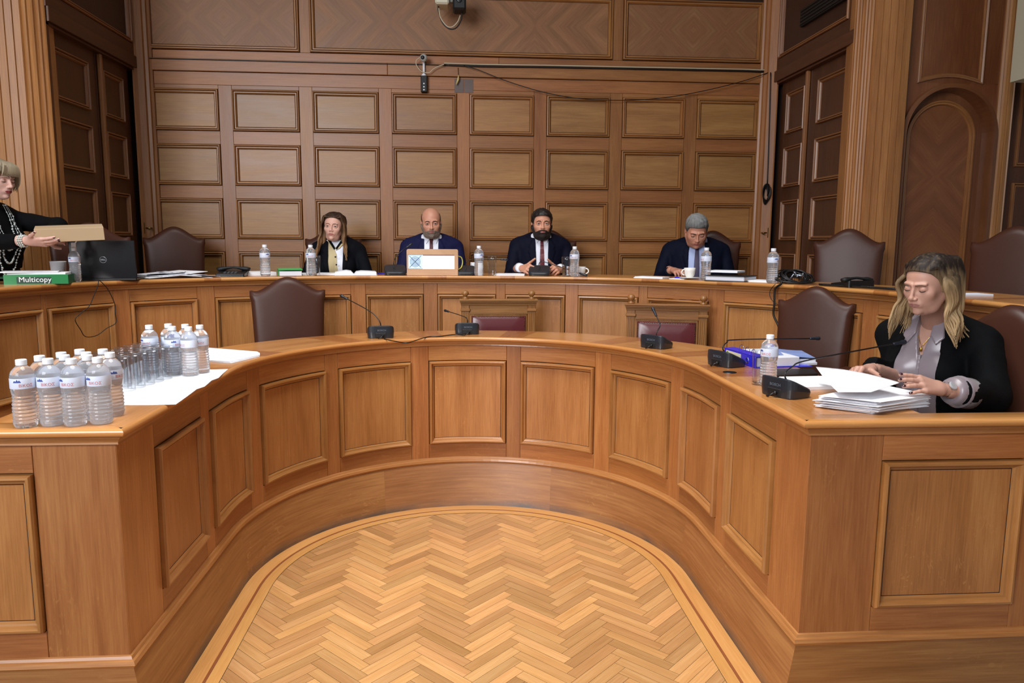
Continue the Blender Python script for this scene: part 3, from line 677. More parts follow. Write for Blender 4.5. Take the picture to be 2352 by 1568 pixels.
# platforms
mb = MB()
A = inner_path(-0.03, ends=False, ns=30, na=90); Bq = Co.off(0.02); sA = path_len(A); sB = path_len(Bq); N = 120
ra = [(np.interp(t, np.array(sA)/sA[-1], [p[0] for p in A]), np.interp(t, np.array(sA)/sA[-1], [p[1] for p in A])) for t in np.linspace(0, 1, N)]
i0 = int(np.argmin(np.abs(np.array(sB)-s0))); rb = [(np.interp(t, np.array(sB)/sB[-1], [p[0] for p in Bq]), np.interp(t, np.array(sB)/sB[-1], [p[1] for p in Bq])) for t in np.linspace(0.03, 0.97, N)]
ra = [(p[0], max(p[1], 2.20)) for p in ra]; rb = [(p[0], max(p[1], 2.20)) for p in rb]
strip(mb, ra, rb, ZP1, ZP1, 0, False, vv=(0, 1)); fu = mb.build('floor_lower_platform', W['floorb'], recalc=False); tag(fu, kind='structure')
mb = MB(); Bq = Co.off(-0.0); n = len(Bq)
rb = [(max(-4.2, min(4.6, p[0]*2.2)), YB+0.05) for p in Bq]; strip(mb, Bq, rb, ZP2, ZP2, 0, False, vv=(0, 1)); fu = mb.build('floor_upper_platform', W['floorb'], recalc=False); tag(fu, kind='structure')
# ================================================================ prop materials
leather = plain('brown_leather', '#43251a', 0.42, bump=0.3, bscale=12, var=0.15, spec=0.34)
redleather = plain('oxblood_leather', '#5a2226', 0.30, bump=0.1, bscale=30, spec=0.6)
nailm = plain('antique_nail', '#6b5a3a', 0.3, 1.0)
chrome = plain('steel', '#9a9ca0', 0.25, 1.0)
white_pl = plain('white_plastic', '#e8ebf0', 0.4)
paper = plain('paper_white', '#f1f3f8', 0.75)
paper2 = plain('paper_edge', '#d9dbe4', 0.8)
china = plain('white_china', '#ecebe6', 0.15, coat=0.5)
green = plain('green_card', '#0c7a3c', 0.35, coat=0.3)
greend = plain('green_box', '#0b5a34', 0.5)
cardb = plain('brown_cardboard', '#b39a78', 0.8, var=0.04, bscale=20)
redtxt = plain('red_print', '#c4605a', 0.6); bluetxt = plain('blue_print', '#3a4f9a', 0.6); whitetxt = plain('white_print', '#f2f2f2', 0.5); greytxt = plain('grey_print', '#4d5560', 0.5)
labelm = plain('bottle_label', '#d3dbec', 0.4)
water = glassy('bottled_water', 1.30, 0.04, (0.95, 0.97, 1.0), 0.86)  # milky white put into the material for glare on the bottles
def thin_glass(name, tint):
    m = bpy.data.materials.new(name); m.use_nodes = True; nt = m.node_tree; nt.nodes.clear(); o = nt.nodes.new('ShaderNodeOutputMaterial'); tr = nt.nodes.new('ShaderNodeBsdfTransparent'); tr.inputs[0].default_value = tint
    gl = nt.nodes.new('ShaderNodeBsdfGlossy'); gl.inputs['Roughness'].default_value = 0.02; fr = nt.nodes.new('ShaderNodeLayerWeight'); fr.inputs[0].default_value = 0.5; mx = nt.nodes.new('ShaderNodeMixShader')
    f2 = math_node(nt, 'MULTIPLY_ADD', math_node(nt, 'POWER', fr.outputs[1], 3.5), 0.75, 0.05); nt.links.new(f2, mx.inputs[0]); nt.links.new(tr.outputs[0], mx.inputs[1]); nt.links.new(gl.outputs[0], mx.inputs[2]); nt.links.new(mx.outputs[0], o.inputs[0]); return m
glassm = thin_glass('tumbler_glass', (0.94, 0.95, 0.96, 1)); bpy.context.scene.cycles.transparent_max_bounces = 48
waterm = glassy('still_water', 1.33, 0.0)
cable_b = plain('black_cable', '#0a0a0b', 0.45); cable_w = plain('cream_cable', '#b9ad92', 0.5)
# ---------------------------------------------------------------- lettering
_txt = {}
def text_geo(body, size, bold=0.0, align='CENTER'):
    key = (body, size, bold, align)
    if key in _txt: return _txt[key]
    cu = bpy.data.curves.new('lettering', 'FONT'); cu.body = body; cu.size = size; cu.align_x = align; cu.align_y = 'CENTER'; cu.offset = bold; cu.resolution_u = 3
    o = bpy.data.objects.new('lettering', cu); C.objects.link(o); bpy.context.view_layer.update()
    me = o.evaluated_get(bpy.context.evaluated_depsgraph_get()).to_mesh()
    v = [tuple(x.co) for x in me.vertices]; f = [tuple(p.vertices) for p in me.polygons]
    o.evaluated_get(bpy.context.evaluated_depsgraph_get()).to_mesh_clear(); bpy.data.objects.remove(o); bpy.data.curves.remove(cu)
    _txt[key] = (v, f); return v, f
def lettering(body, size, Mp, mat, parent, name='lettering', bold=0.0):
    v, f = text_geo(body, size, bold); mb = MB(); mb.add([Mp(p[0], p[1]) for p in v], f, None, 0); return mb.build(name, mat, parent, recalc=False)
# ---------------------------------------------------------------- placing on the outer desk
def on_outer(px, inset, py=632):
    d = ray(px, py); A_ = np.arctan2(Co.P[:, 0]+Co.N[:, 0]*(0.042-inset), Co.P[:, 1]+Co.N[:, 1]*(0.042-inset)); ok = Co.P[:, 1] > 1.5
    i = int(np.argmin(np.where(ok, np.abs(A_-math.atan2(d[0], d[1])), 9))); p = Co.P[i]+Co.N[i]*(0.042-inset)
    return (float(p[0]), float(p[1]), ZO), math.atan2(-Co.N[i][0], Co.N[i][1])
# ---------------------------------------------------------------- bottles
def bottle_profile():
    P = [(0.0005, 0.003), (0.012, 0.004), (0.022, 0.001), (0.027, 0.002), (0.0305, 0.008), (0.032, 0.016)]
    z = 0.018
    while z < 0.098:
        for k in range(6):
            zz = z+0.0105*k/6; taper = 0.0315-0.0022*math.exp(-((zz-0.088)/0.016)**2)
            P.append((taper+0.0011*math.cos(2*PI*k/6), zz))
        z += 0.0105
    P += [(0.0305, 0.104), (0.032, 0.110), (0.0324, 0.116), (0.0322, 0.150), (0.0318, 0.155), (0.030, 0.162), (0.0265, 0.169), (0.0215, 0.175), (0.0165, 0.1795), (0.0130, 0.183), (0.0122, 0.186), (0.0005, 0.1862)]
    return P
def make_bottle(label):
    t = thing('water_bottle', label, 'bottle')
    MB().lathe(bottle_profile(), 28).build('bottle_body', water, t, smooth=True)
    c = MB(); c.lathe([(0.0138, 0.1835), (0.0146, 0.1845), (0.0146, 0.1985), (0.0135, 0.2000), (0.0005, 0.2001)], 24); c.lathe([(0.0005, 0.1835), (0.0138, 0.1835)], 24)
    c.build('cap', white_pl, t, smooth=False)
    lb = MB().lathe([(0.0327, 0.118), (0.0329, 0.119), (0.0329, 0.147), (0.0327, 0.148)], 28).build('label', labelm, t, smooth=True)
    R = 0.0331
    def wrap(a0, z0): return lambda x, y: (R*math.sin(a0+x/R), -R*math.cos(a0+x/R), z0+y)
    for a0 in (0.25, 3.3): lettering('BIKO\u03a3', 0.0125, wrap(a0, 0.1275), redtxt, lb, 'label_lettering', 0.0)
    mb = MB()
    for a0 in (-0.45, 2.6):
        mb = MB(); f = wrap(a0, 0.138); prf = [(-0.010, 0), (-0.006, 0.005), (-0.003, 0.002), (0.001, 0.008), (0.004, 0.003), (0.007, 0.006), (0.011, 0)]
        mb.add([f(x_, y_) for x_, y_ in prf]+[f(x_, -0.0015) for x_, y_ in prf], [(i, i+1, 8+i, 7+i) for i in range(6)], None, 0)
        mb.build('label_mountain_mark', bluetxt, lb, recalc=False)
    return t
bottle0 = make_bottle('x'); bottle_used = [False]
def bottle(loc, label, group, rz=0.0):
    if not bottle_used[0]: o = bottle0; bottle_used[0] = True
    else: o = copy_tree(bottle0)
    o.location = loc; o.rotation_euler = (0, 0, rz); o['label'] = label; o['group'] = group; return o
front = [(71, 829, 0.5), (90, 822, 2.0), (119, 827, 0.1), (143, 814, 1.0), (152, 820, 2.9), (161, 827, -0.25), (185, 807, 1.2), (192, 814, 2.2), (201, 820, 3.0), (210, 826, -0.15), (228, 807, 2.0), (243, 815, 1.1)]
fl_lab = ['leftmost water bottle of the big cluster, nearest the desk edge', 'water bottle just behind the leftmost one in the big cluster', 'second bottle from the left in the front row of the big cluster',
 'water bottle in the back row behind the second front bottle of the big cluster', 'water bottle in the middle of the big cluster, right behind the third front bottle', 'third bottle of the front row, standing closest to the desk end',
 'rearmost water bottle at the centre back of the big cluster', 'middle row water bottle right of centre in the big cluster', 'water bottle tucked close behind the fourth front bottle',
 'fourth bottle from the left in the front row, label facing the camera', 'rear right water bottle of the big cluster, beside the glasses', 'rightmost water bottle of the big cluster, beside the white paper']
def relax(P, dmin, it=60):
    P = [np.array(p[:2], float) for p in P]
    for _ in range(it):
        for i in range(len(P)):
            for j in range(i):
                d = P[i]-P[j]; l = np.linalg.norm(d)
                if l < dmin: P[i] = P[i]+d/l*(dmin-l)/2; P[j] = P[j]-d/l*(dmin-l)/2
    return P
for (x, y, rz), lb, p in zip(front, fl_lab, relax([atZ(x, y, ZI+0.193) for x, y, _ in front], 0.0675)):
    bottle((p[0], p[1], ZI), lb, 'water bottles clustered on the left end of the lower desk', rz)
back = [(342, 750, -0.3, 'water bottle standing alone left of the glasses on the far side'), (386, 747, 1.5, 'water bottle behind the inverted glasses, half hidden by a nearer one'), (395, 753, 0.9, 'water bottle right behind the inverted glasses, second cap from left'),
        (425, 748, 1.9, 'rear water bottle between two others at the far end of the glasses'), (433, 754, 2.3, 'front water bottle at the far end of the glasses, on the white paper'), (458, 750, 0.0, 'rightmost water bottle of the far group, beside the folded papers')]
for (x, y, rz, lb), p in zip(back, relax([atZ(b_[0], b_[1], ZI+0.193) for b_ in back], 0.0675)):
    bottle((p[0], p[1], ZI), lb, 'water bottles behind the inverted glasses on the lower desk', rz)
p = atZ(1763, 886, ZI); bottle((p[0], p[1], ZI), 'water bottle standing by the seated blonde woman, behind her nearest microphone', 'single water bottles on the desks', 2.2)
for px, ins, rz, lb in ((610, 0.06, 1.2, 'water bottle between the black phone and the green folder'), (716, 0.05, -0.1, 'water bottle in front of the dark haired woman'), (1104, 0.05, 1.0, 'water bottle right of the wooden display box'),
        (1323, 0.05, -0.6, 'water bottle right of the bearded man, in front of a white cup'), (1622, 0.05, 1.7, 'water bottle beside the coffee cup of the grey haired man'), (1768, 0.05, 0.6, 'water bottle beside the tangle of black cables'), (171, 0.07, 0.0, 'water bottle with a folded paper slip on its cap by the laptop')):
    q, a = on_outer(px, ins); bottle(q, lb, 'single water bottles on the desks', rz)
    if px == 171:
        _b = [o for o in C.objects if o.get('label', '') == lb][0]; _b.scale = (0.9, 0.9, 0.9)
        mb = MB(); mb.box((-0.012, -0.002, 0.0), (0.012, 0.002, 0.028)); mb.tube([(0.006, 0, 0.02), (0.026, -0.004, 0.048)], 0.0035, 6)
        o = mb.build('paper_slip', white_pl, loc=(q[0], q[1], ZO+0.1803)); tag(o, 'folded white paper slip standing on the cap of the water bottle by the laptop', 'paper')
# ---------------------------------------------------------------- glasses
def make_glass(h=0.13, rt=0.031, rb=0.026, fill=0.0):
    t = thing('drinking_glass', 'x', 'glass')
    P = [(0.0005, 0), (rb, 0), (rb+0.001, 0.003)]+[(rb+(rt-rb)*k/6, h*k/6) for k in range(1, 7)]+[(rt-0.0006, h+0.0007), (rt-0.0014, h)]+[(rb+(rt-rb)*k/6-0.0016, max(h*k/6, 0.010)) for k in range(5, 0, -1)]+[(rb-0.004, 0.0075), (0.0005, 0.007)]
    MB().lathe(P, 28).build('glass_wall', glassm, t, smooth=True)
    if fill:
        rf = rb+(rt-rb)*fill/h-0.0018; MB().lathe([(0.0005, 0.0078), (rb-0.0045, 0.0082), (rb-0.0015, 0.012), (rf, fill), (0.0005, fill)], 28).build('water', waterm, t, smooth=False)
    return t
g0 = make_glass(); gf = False
g0.rotation_euler = (PI, 0, 0)
A0 = np.array(atZ(291, 897, ZI)[:2]); A1 = np.array(atZ(415, 858, ZI)[:2]); dr = (A1-A0)/6; nr = np.array([-dr[1], dr[0]]); nr = nr/np.linalg.norm(nr)*0.066
if nr[0] > 0: nr = -nr
rowname = ['row nearest the desk edge', 'middle row', 'row farthest from the desk edge']
ordn = ['first', 'second', 'third', 'fourth', 'fifth', 'sixth', 'seventh']
for r in range(3):
    for k in range(7):
        o = g0 if not gf else copy_tree(g0); gf = True
        q = A0+dr*(k+0.5*(r % 2)*0.6)+nr*r; o.location = (q[0], q[1], ZI+0.131+0.0015); o.rotation_euler = (PI, 0, random.random()*6)
        o['label'] = 'upside-down tumbler, %s from the bottle cluster in the %s' % (ordn[k], rowname[r]); o['group'] = 'inverted glasses on the white paper'
g1 = make_glass(fill=0.0); q, a = on_outer(728, 0.07); g1.location = q; tag(g1, 'empty drinking glass beside the bottle of the dark haired woman', 'glass', 'upright drinking glasses')
for px, ins, fl_, lb in ((1130, 0.06, 0.0, 'empty drinking glass right of the display box bottle'), (1298, 0.06, 0.068, 'half full water glass at the left hand of the bearded man')):
    g = make_glass(fill=fl_) if fl_ else copy_tree(g1); q, a = on_outer(px, ins); g.location = q; g['label'] = lb; g['group'] = 'upright drinking glasses'
g = make_glass(h=0.138, rt=0.028, rb=0.025, fill=0.012); p = atZ(1742, 883, ZI); g.location = p; tag(g, 'nearly empty drinking glass beside the blue binder on the lower desk', 'glass', 'upright drinking glasses')
# ---------------------------------------------------------------- conference microphones
def mic_base():
    t = thing('table_microphone', 'x', 'microphone')
    mb = MB(); V = []; F = []; UV = []
    def ringo(z, k, dy, lift=0):
        P = []
        for i in range(36):
            a = 2*PI*i/36; c_, s_ = math.cos(a), math.sin(a); e = 0.42
            x = 0.076*k*math.copysign(abs(c_)**e, c_); y = 0.060*k*math.copysign(abs(s_)**e, s_)
            P.append((x*(1-0.0*y), y+dy, z+lift*(-y)))
        return P
    R_ = [ringo(0.0, 0.93, 0), ringo(0.003, 0.965, 0), ringo(0.026, 1.0, 0, 0.15), ringo(0.043, 0.99, 0, 0.42), ringo(0.048, 0.96, 0, 0.42), ringo(0.050, 0.90, 0.0, 0.42)]
    for r in R_: V += r
    F = [(k*36+i, k*36+(i+1) % 36, (k+1)*36+(i+1) % 36, (k+1)*36+i) for k in range(5) for i in range(36)]+[tuple(range(36))[::-1], tuple(5*36+i for i in range(36))]
    mb.add(V, F, None, 0, False); b = mb.build('base', micm, t)
    Z = lambda y: 0.050-0.42*y
    mb = MB().box((-0.030, -0.0615, 0.006), (0.030, -0.056, 0.032), bev=0.002); mb.build('connector_recess', blackm, b)
    mb = MB(); mb.tube([(0.012, -0.058, 0.016), (0.012, -0.070, 0.018), (0.006, -0.080, 0.012), (-0.004, -0.084, 0.005), (-0.016, -0.078, 0.0035)], 0.0032, 8); mb.tube([(0.012, -0.058, 0.016), (0.012, -0.072, 0.018)], 0.006, 10); mb.build('plug', black, b)
    lettering('BOSCH', 0.015, lambda x, y: (x+0.006, -0.0622, 0.046+y*0.9), greytxt, b, 'maker_lettering', 0.0006)
    return t
mic0 = mic_base(); mic_pool = [mic0]+[copy_tree(mic0) for _ in range(7)]; mused = [0]
def catm(P, n=6): return [tuple(q) for q in smooth3(P, n)]
def smooth3(P, n=6):
    P = [np.array(p, float) for p in P]; P = [2*P[0]-P[1]]+P+[2*P[-1]-P[-2]]; Q = []
    for i in range(1, len(P)-2):
        for k in range(n):
            t = k/n; a, b_, c_, d = P[i-1:i+3]; Q.append(0.5*((2*b_)+(c_-a)*t+(2*a-5*b_+4*c_-d)*t*t+(3*b_-a-3*c_+d)*t**3))
    Q.append(P[-2]); return Q
def mic(loc, rz, neck, label, group, s=1.0):
    """neck: world points from the socket to the capsule tip"""
    t = mic_pool[mused[0]]; mused[0] += 1
    t.location = loc; t.rotation_euler = (0, 0, rz); t['label'] = label; t['group'] = group; t.scale = (s, s, s)
    Mi_ = Matrix.Translation(loc) @ Matrix.Rotation(rz, 4, 'Z') @ Matrix.Diagonal((s, s, s, 1)); inv = Mi_.inverted()
    loc_n = [tuple(inv @ Vector(p)) for p in neck]; C_ = smooth3([(0.0, 0.012, 0.040)]+loc_n, 8)
    n = len(C_); mb = MB(); mb.tube(C_, [0.0055-0.0027*min(1, i/6) for i in range(n)], 10); mb.build('gooseneck', black, t)
    a, b_ = np.array(C_[-2]), np.array(C_[-1]); d = (b_-a)/np.linalg.norm(b_-a)
    mb = MB(); mb.tube([b_-d*0.030, b_-d*0.026, b_-d*0.004, b_+d*0.006, b_+d*0.010, b_+d*0.024, b_+d*0.028], [0.0035, 0.0060, 0.0068, 0.0066, 0.0085, 0.0088, 0.005], 14); mb.build('capsule', plain('mic_capsule', '#1b222b', 0.4), t)
    return t
G1 = 'table microphones on the lower desk'; G2 = 'table microphones on the upper desk'
def N(pts, Y): return [atY(x, y, Y if not hasattr(Y, '__len__') else Y[i]) for i, (x, y) in enumerate(pts)]
L0 = atZ(872, 777, ZI); L0 = (L0[0], L0[1]+0.055, ZI); mic(L0, 0.12, N([(875, 749), (870, 735), (850, 715), (790, 682)], [L0[1], L0[1], L0[1]+0.03, L0[1]+0.12]), 'microphone with a long straight arm leaning left, left end of the lower desk back', G1)
L1 = atZ(1073, 768, ZI); L1 = (L1[0], L1[1]+0.05, ZI); mic(L1, 0.0, N([(1074, 742), (1072, 731), (1058, 724), (1026, 714)], [L1[1], L1[1], L1[1]+0.08, L1[1]+0.24]), 'microphone with a short bent arm in front of the left red leather chair', G1, 0.97)
L2 = atZ(1512, 801, ZI); L2 = (L2[0]+0.005, L2[1]+0.055, ZI); mic(L2, -0.85, N([(1508, 765), (1516, 748), (1512, 735), (1503, 716)], [L2[1], L2[1]+0.03, L2[1]+0.05, L2[1]+0.08]), 'microphone with its arm bent up before the right red leather chair', G1)
L3 = atZ(1672, 843, ZI); L3 = (L3[0]+0.01, L3[1]+0.05, ZI); mic(L3, -1.15, N([(1660, 800), (1670, 786), (1692, 780), (1872, 777)], [L3[1], L3[1]+0.02, L3[1]+0.05, L3[1]+0.15]), 'microphone with its arm stretched flat to the right, beside the blue binder', G1)
L4 = atZ(1818, 914, ZI); L4 = (L4[0]+0.0, L4[1]+0.05, ZI); mic(L4, -1.15, N([(1803, 860), (1820, 842), (1860, 826), (2066, 787)], [L4[1], L4[1]+0.03, L4[1]+0.05, L4[1]+0.12]), 'nearest microphone, its arm reaching toward the seated blonde woman', G1)
q, a = on_outer(902, 0.10); mic(q, a, N([(904, 610), (908, 592), (922, 577), (940, 564)], [q[1], q[1], q[1]+0.02, q[1]+0.06]), 'microphone left of the wooden display box', G2, 0.96)
q, a = on_outer(1073, 0.10); mic(q, a, N([(1070, 608), (1073, 600), (1088, 596), (1158, 596)], [q[1], q[1], q[1], q[1]+0.03]), 'microphone right of the wooden display box, arm bent level', G2, 0.9)
q, a = on_outer(1237, 0.10); mic(q, a, N([(1238, 606), (1244, 600), (1256, 603), (1340, 630)], [q[1], q[1], q[1]-0.01, q[1]-0.06]), 'microphone between the hands of the bearded man, arm drooping right', G2, 0.97)
def cable(pts, r, label, name='cable', mat=None, cat='cable', n=6, group=None):
    mb = MB(); mb.tube(smooth3(pts, n), r, 6); o = mb.build(name, mat or cable_b); return tag(o, label, cat, group)
Zs = ZI+0.003
cable([atZ(882, 778, Zs), atZ(905, 783, Zs), atZ(935, 787, Zs), atZ(962, 779, Zs), atZ(985, 773, Zs), atZ(1010, 772, Zs), atZ(1045, 768, Zs), atZ(1068, 770, Zs)], 0.0028, 'black cable lying between the two microphones on the lower desk')
# ---------------------------------------------------------------- chairs
def backrest_mesh(Wd=0.202, H=0.62, T=0.085):
    mb = MB(); nu, nv = 32, 26; V = []
    def top(u):
        b_ = 0.5+0.5*math.cos(PI*min(1, abs(u)/0.84)); return H*(0.862+0.138*b_**0.82)+0.006*math.exp(-((abs(u)-0.96)/0.05)**2)
    def hw(v): return Wd*(0.90+0.10*min(1, v*1.1)) + (0.006 if v > 0.9 else 0)
    for side in (-1, 1):
        for j in range(nv+1):
            for i in range(nu+1):
                u = -1+2*i/nu; v = j/nv; eu = 1-abs(u)**9; ev = 1-(2*v-1)**14; k = max(0, min(eu, 1))**0.5*max(0, ev)**0.5
                bulge = 0.012*math.cos(u*1.4)*math.sin(PI*v) if side < 0 else 0
                V.append((u*hw(v), side*(T/2*(0.35+0.65*k))-bulge, v*top(u)))
    n = (nu+1)*(nv+1); F = []
    for s_ in (0, 1):
        for j in range(nv):
            for i in range(nu):
                a = s_*n+j*(nu+1)+i; q = (a, a+1, a+nu+2, a+nu+1); F.append(q if s_ == 0 else q[::-1])
    for j in range(nv):
        for i, fl_ in ((0, 1), (nu, 0)):
            a = j*(nu+1)+i; b_ = a+nu+1; q = (a, b_, b_+n, a+n); F.append(q if fl_ else q[::-1])
    for i in range(nu):
        for j, fl_ in ((0, 0), (nv, 1)):
            a = j*(nu+1)+i; q = (a, a+1, a+1+n, a+n); F.append(q[::-1] if fl_ else q)
    mb.add(V, F, None, 0, True); return mb
def tilt(o, a, piv):
    me = o.data; c_, s_ = math.cos(a), math.sin(a)
    for v in me.vertices:
        y, z = v.co.y-piv[0], v.co.z-piv[1]; v.co.y = piv[0]+y*c_+z*s_; v.co.z = piv[1]-y*s_+z*c_
    return o
def make_leather_chair():
    t = thing('leather_chair', 'x', 'chair')     # faces -y
    b = backrest_mesh().build('backrest', leather, t, loc=(0, 0, 0)); b.data.transform(Matrix.Translation((0, 0.20, 0.44))); tilt(b, -0.0+0.10, (0.20, 0.44))
    mb = MB(); mb.prism([(-0.21, -0.24), (0.21, -0.24), (0.195, 0.20), (-0.195, 0.20)], 0.37, 0.47, 0, bev=0.022); mb.build('seat', leather, t)
    for s in (-1, 1):
        mb = MB(); mb.box((s*0.222-0.025, -0.20, 0.62), (s*0.222+0.025, 0.17, 0.66), bev=0.012); mb.build('armrest', leather, t)
        mb = MB(); mb.box((s*0.222-0.018, -0.19, 0.30), (s*0.222+0.018, -0.15, 0.62), bev=0.004); mb.build('arm_support', W['carve'], t)
        for yy in (-0.20, 0.17):
            mb = MB(); mb.tube([(s*0.20, yy, 0.38), (s*0.20, yy, 0.2), (s*0.205, yy*1.08, 0.0)], [0.024, 0.020, 0.015], 10); mb.build('leg', W['carve'], t)
    return t
ch0 = make_leather_chair(); chu = [0]
def lchair(px, py, Y, z, rz, label, group=None, wide=1.0):
    t = ch0 if not chu[0] else copy_tree(ch0); chu[0] = 1
    x = atY(px, py, Y)[0]; fx = 0.20; t.location = (x-0.26*(-math.sin(rz)), Y-0.26*math.cos(rz), z); t.rotation_euler = (0, 0, rz); t['label'] = label; t.scale = (wide, 1, 1)
    if group: t['group'] = group
    return t
gO = 'brown leather chairs at the upper desk'; gI = 'brown leather chairs at the lower desk'
lchair(660, 640, 4.66, ZP1, 0.25, 'empty brown leather chair at the lower desk, left of the microphones', gI, 1.08)
lchair(1878, 660, 3.80, ZP1, -0.80, 'empty brown leather chair at the lower desk beside the blue binder', gI, 0.96)
lchair(2335, 700, 2.62, ZP1, -1.30, 'brown leather chair right behind the seated blonde woman', gI)
_c = lchair(196, 560, 4.60, ZP2, 0.70, 'brown leather chair behind the open laptop, half hidden by the cardboard box', gO); _c.scale = (1.05, 0.60, 1)
lchair(401, 560, 5.60, ZP2, 0.35, 'empty brown leather chair right of the laptop, against the panelled wall', gO)
lchair(766, 560, 5.74, ZP2, 0.05, 'brown leather chair under the dark haired woman in the black blazer', gO)
lchair(1262, 560, 5.74, ZP2, -0.12, 'brown leather chair the bearded man sits in', gO)
lchair(1636, 560, 5.55, ZP2, -0.30, 'brown leather chair the grey haired man sits in', gO)
lchair(1950, 560, 4.48, ZP2, -0.55, 'empty brown leather chair behind the black telephone on the right', gO, 0.98)
lchair(2338, 560, 3.55, ZP2, -1.0, 'dark leather chair at the far right of the upper desk', gO)
def make_carved_chair():
    t = thing('carved_chair', 'x', 'chair'); cw = W['carve']
    for s in (-1, 1):
        mb = MB(); x0 = s*0.215; mb.box((x0-0.026, 0.16, 0.40), (x0+0.026, 0.20, 0.985), bev=0.003)
        for k in range(4): mb.box((x0-0.019+k*0.011, 0.155, 0.50), (x0-0.014+k*0.011, 0.162, 0.915), bev=0.001)
        mb.box((x0-0.031, 0.150, 0.925), (x0+0.031, 0.208, 0.945), bev=0.004); st = mb.build('stile', cw, t)
        mb = MB(); mb.lathe([(0.0005, 1.012), (0.020, 1.012), (0.022, 1.018), (0.012, 1.024), (0.010, 1.030), (0.014, 1.034), (0.021, 1.042), (0.0235, 1.052), (0.021, 1.063), (0.013, 1.071), (0.0005, 1.074)], 20, c=(x0, 0.18, 0)); mb.build('finial', cw, t, smooth=True)
    mb = MB(); mb.box((-0.19, 0.165, 0.905), (0.19, 0.198, 0.985), bev=0.003)
    for z0, z1, e in ((0.968, 0.978, 0.006), (0.980, 0.988, 0.012), (0.990, 1.000, 0.020), (1.001, 1.012, 0.028)): mb.box((-0.242-e*0.4, 0.160-e, z0), (0.242+e*0.4, 0.20+e*0.4, z1), bev=0.002)
    for z0 in (0.907, 0.914): mb.box((-0.19, 0.160, z0), (0.19, 0.166, z0+0.004))
    mb.build('crest_rail', cw, t)
    mb = MB(); mb.box((-0.186, 0.168, 0.50), (0.186, 0.195, 0.905), bev=0.002); mb.build('back_frame', cw, t)
    mb = MB(); rect_rings(mb, lambda u, v, w: (u, 0.166-w, v), -0.176, 0.176, 0.54, 0.892, [(0, 0), (0.002, 0.008), (0.010, 0.013), (0.03, 0.020), (0.08, 0.026)], 8, 0, 0); mb.build('back_cushion', redleather, t, smooth=True)
    mb = MB()
    pts = [(x_, 0.886) for x_ in np.linspace(-0.170, 0.170, 36)]+[(s_*0.170, z_) for s_ in (-1, 1) for z_ in np.linspace(0.55, 0.877, 33)]
    for x_, z_ in pts: mb.ball((x_, 0.152, z_), 0.0036, 6)
    tag(mb.build('nailhead_trim', nailm, t, smooth=True), kind='stuff')
    mb = MB(); mb.prism([(-0.23, -0.24), (0.23, -0.24), (0.215, 0.19), (-0.215, 0.19)], 0.39, 0.47, 0, bev=0.018); mb.build('seat', redleather, t)
    mb = MB(); mb.box((-0.22, -0.22, 0.32), (0.22, 0.18, 0.388), bev=0.004); mb.build('seat_rail', cw, t)
    for s in (-1, 1):
        for yy in (-0.20, 0.17): MB().box((s*0.20-0.022, yy-0.022, 0), (s*0.20+0.022, yy+0.022, 0.318), bev=0.005).build('leg', cw, t)
    return t
cc = make_carved_chair(); gC = 'carved oak chairs with ball finials'
def cchair(o, px, Y, z, rz, lb):
    x = atY(px, 700, Y)[0]; o.location = (x+0.18*math.sin(rz), Y-0.18*math.cos(rz), z); o.rotation_euler = (0, 0, rz); o.scale = (1, 1, 0.905); tag(o, lb, 'chair', gC)
cchair(cc, 1145, 4.74, ZP1, 0.0, 'left one of the two red-backed carved oak chairs with ball finials')
cchair(copy_tree(cc), 1532, 4.36, ZP1, -0.24, 'right one of the two red-backed carved oak chairs with ball finials')
cchair(copy_tree(cc), 992, 5.80, ZP2-0.01, 0.0, 'carved oak chair with ball finials the bald man sits in')
# ================================================================ papers, folders, devices
def atX(x, y, X):
    d = ray(x, y); t = X/d[0]; return (X, d[1]*t, CAMH+d[2]*t)
def front_pt(px, py, w=0.06):
    d = ray(px, py); A_ = np.arctan2(Co.P[:, 0]+Co.N[:, 0]*w, Co.P[:, 1]+Co.N[:, 1]*w); ok = Co.P[:, 1] > 1.5
    i = int(np.argmin(np.where(ok, np.abs(A_-math.atan2(d[0], d[1])), 9))); p = Co.P[i]+Co.N[i]*w; t = math.hypot(*p)/math.hypot(d[0], d[1])
    return (float(p[0]), float(p[1]), CAMH+d[2]*t)
def slab(mb, poly, z0, z1, mat=0):
    return mb.prism([p[:2] for p in poly], z0, z1, mat)
def sheet_obj(name, poly, z, th, label, cat='paper', mat=None, group=None, curl=0.0):
    o = slab(MB(), poly, z, z+th).build(name, mat or paper); return tag(o, label, cat, group)
# white paper under the tumblers
pxy = [(451, 850), (524, 848), (512, 858), (502, 868), (486, 874), (470, 888), (452, 894), (428, 912), (404, 929), (340, 931), (274, 931), (262, 905), (250, 880), (262, 862), (300, 838), (340, 822), (400, 828)]
pol = [atZ(x, y, ZI) for x, y in pxy]
sheet_obj('paper_sheet', pol, ZI+0.0004, 0.001, 'large torn white paper sheet spread under the upside-down tumblers')
mb = MB(); pol = [atZ(x, y, ZI) for x, y in ((478, 802), (597, 811), (596, 819), (531, 835), (480, 831))]
for k in range(4):
    dx = 0.004*k; slab(mb, [(p[0]-dx*(i % 2), p[1]+dx*(i//2 % 2), 0) for i, p in enumerate(pol)], ZI+0.0005+k*0.0022, ZI+0.0022+k*0.0022, 0)
tag(mb.build('folded_papers', paper), 'small pile of folded white papers right of the far water bottles', 'paper')
# grommet
g = atZ(1676, 855, ZI); mb = MB().lathe([(0.0005, 0.0012), (0.020, 0.0012), (0.021, 0.002), (0.028, 0.002), (0.029, 0.0)], 32, c=(g[0], g[1], ZI)); tag(mb.build('cable_grommet', black), 'round black cable hole cover set in the lower desk top', 'grommet')
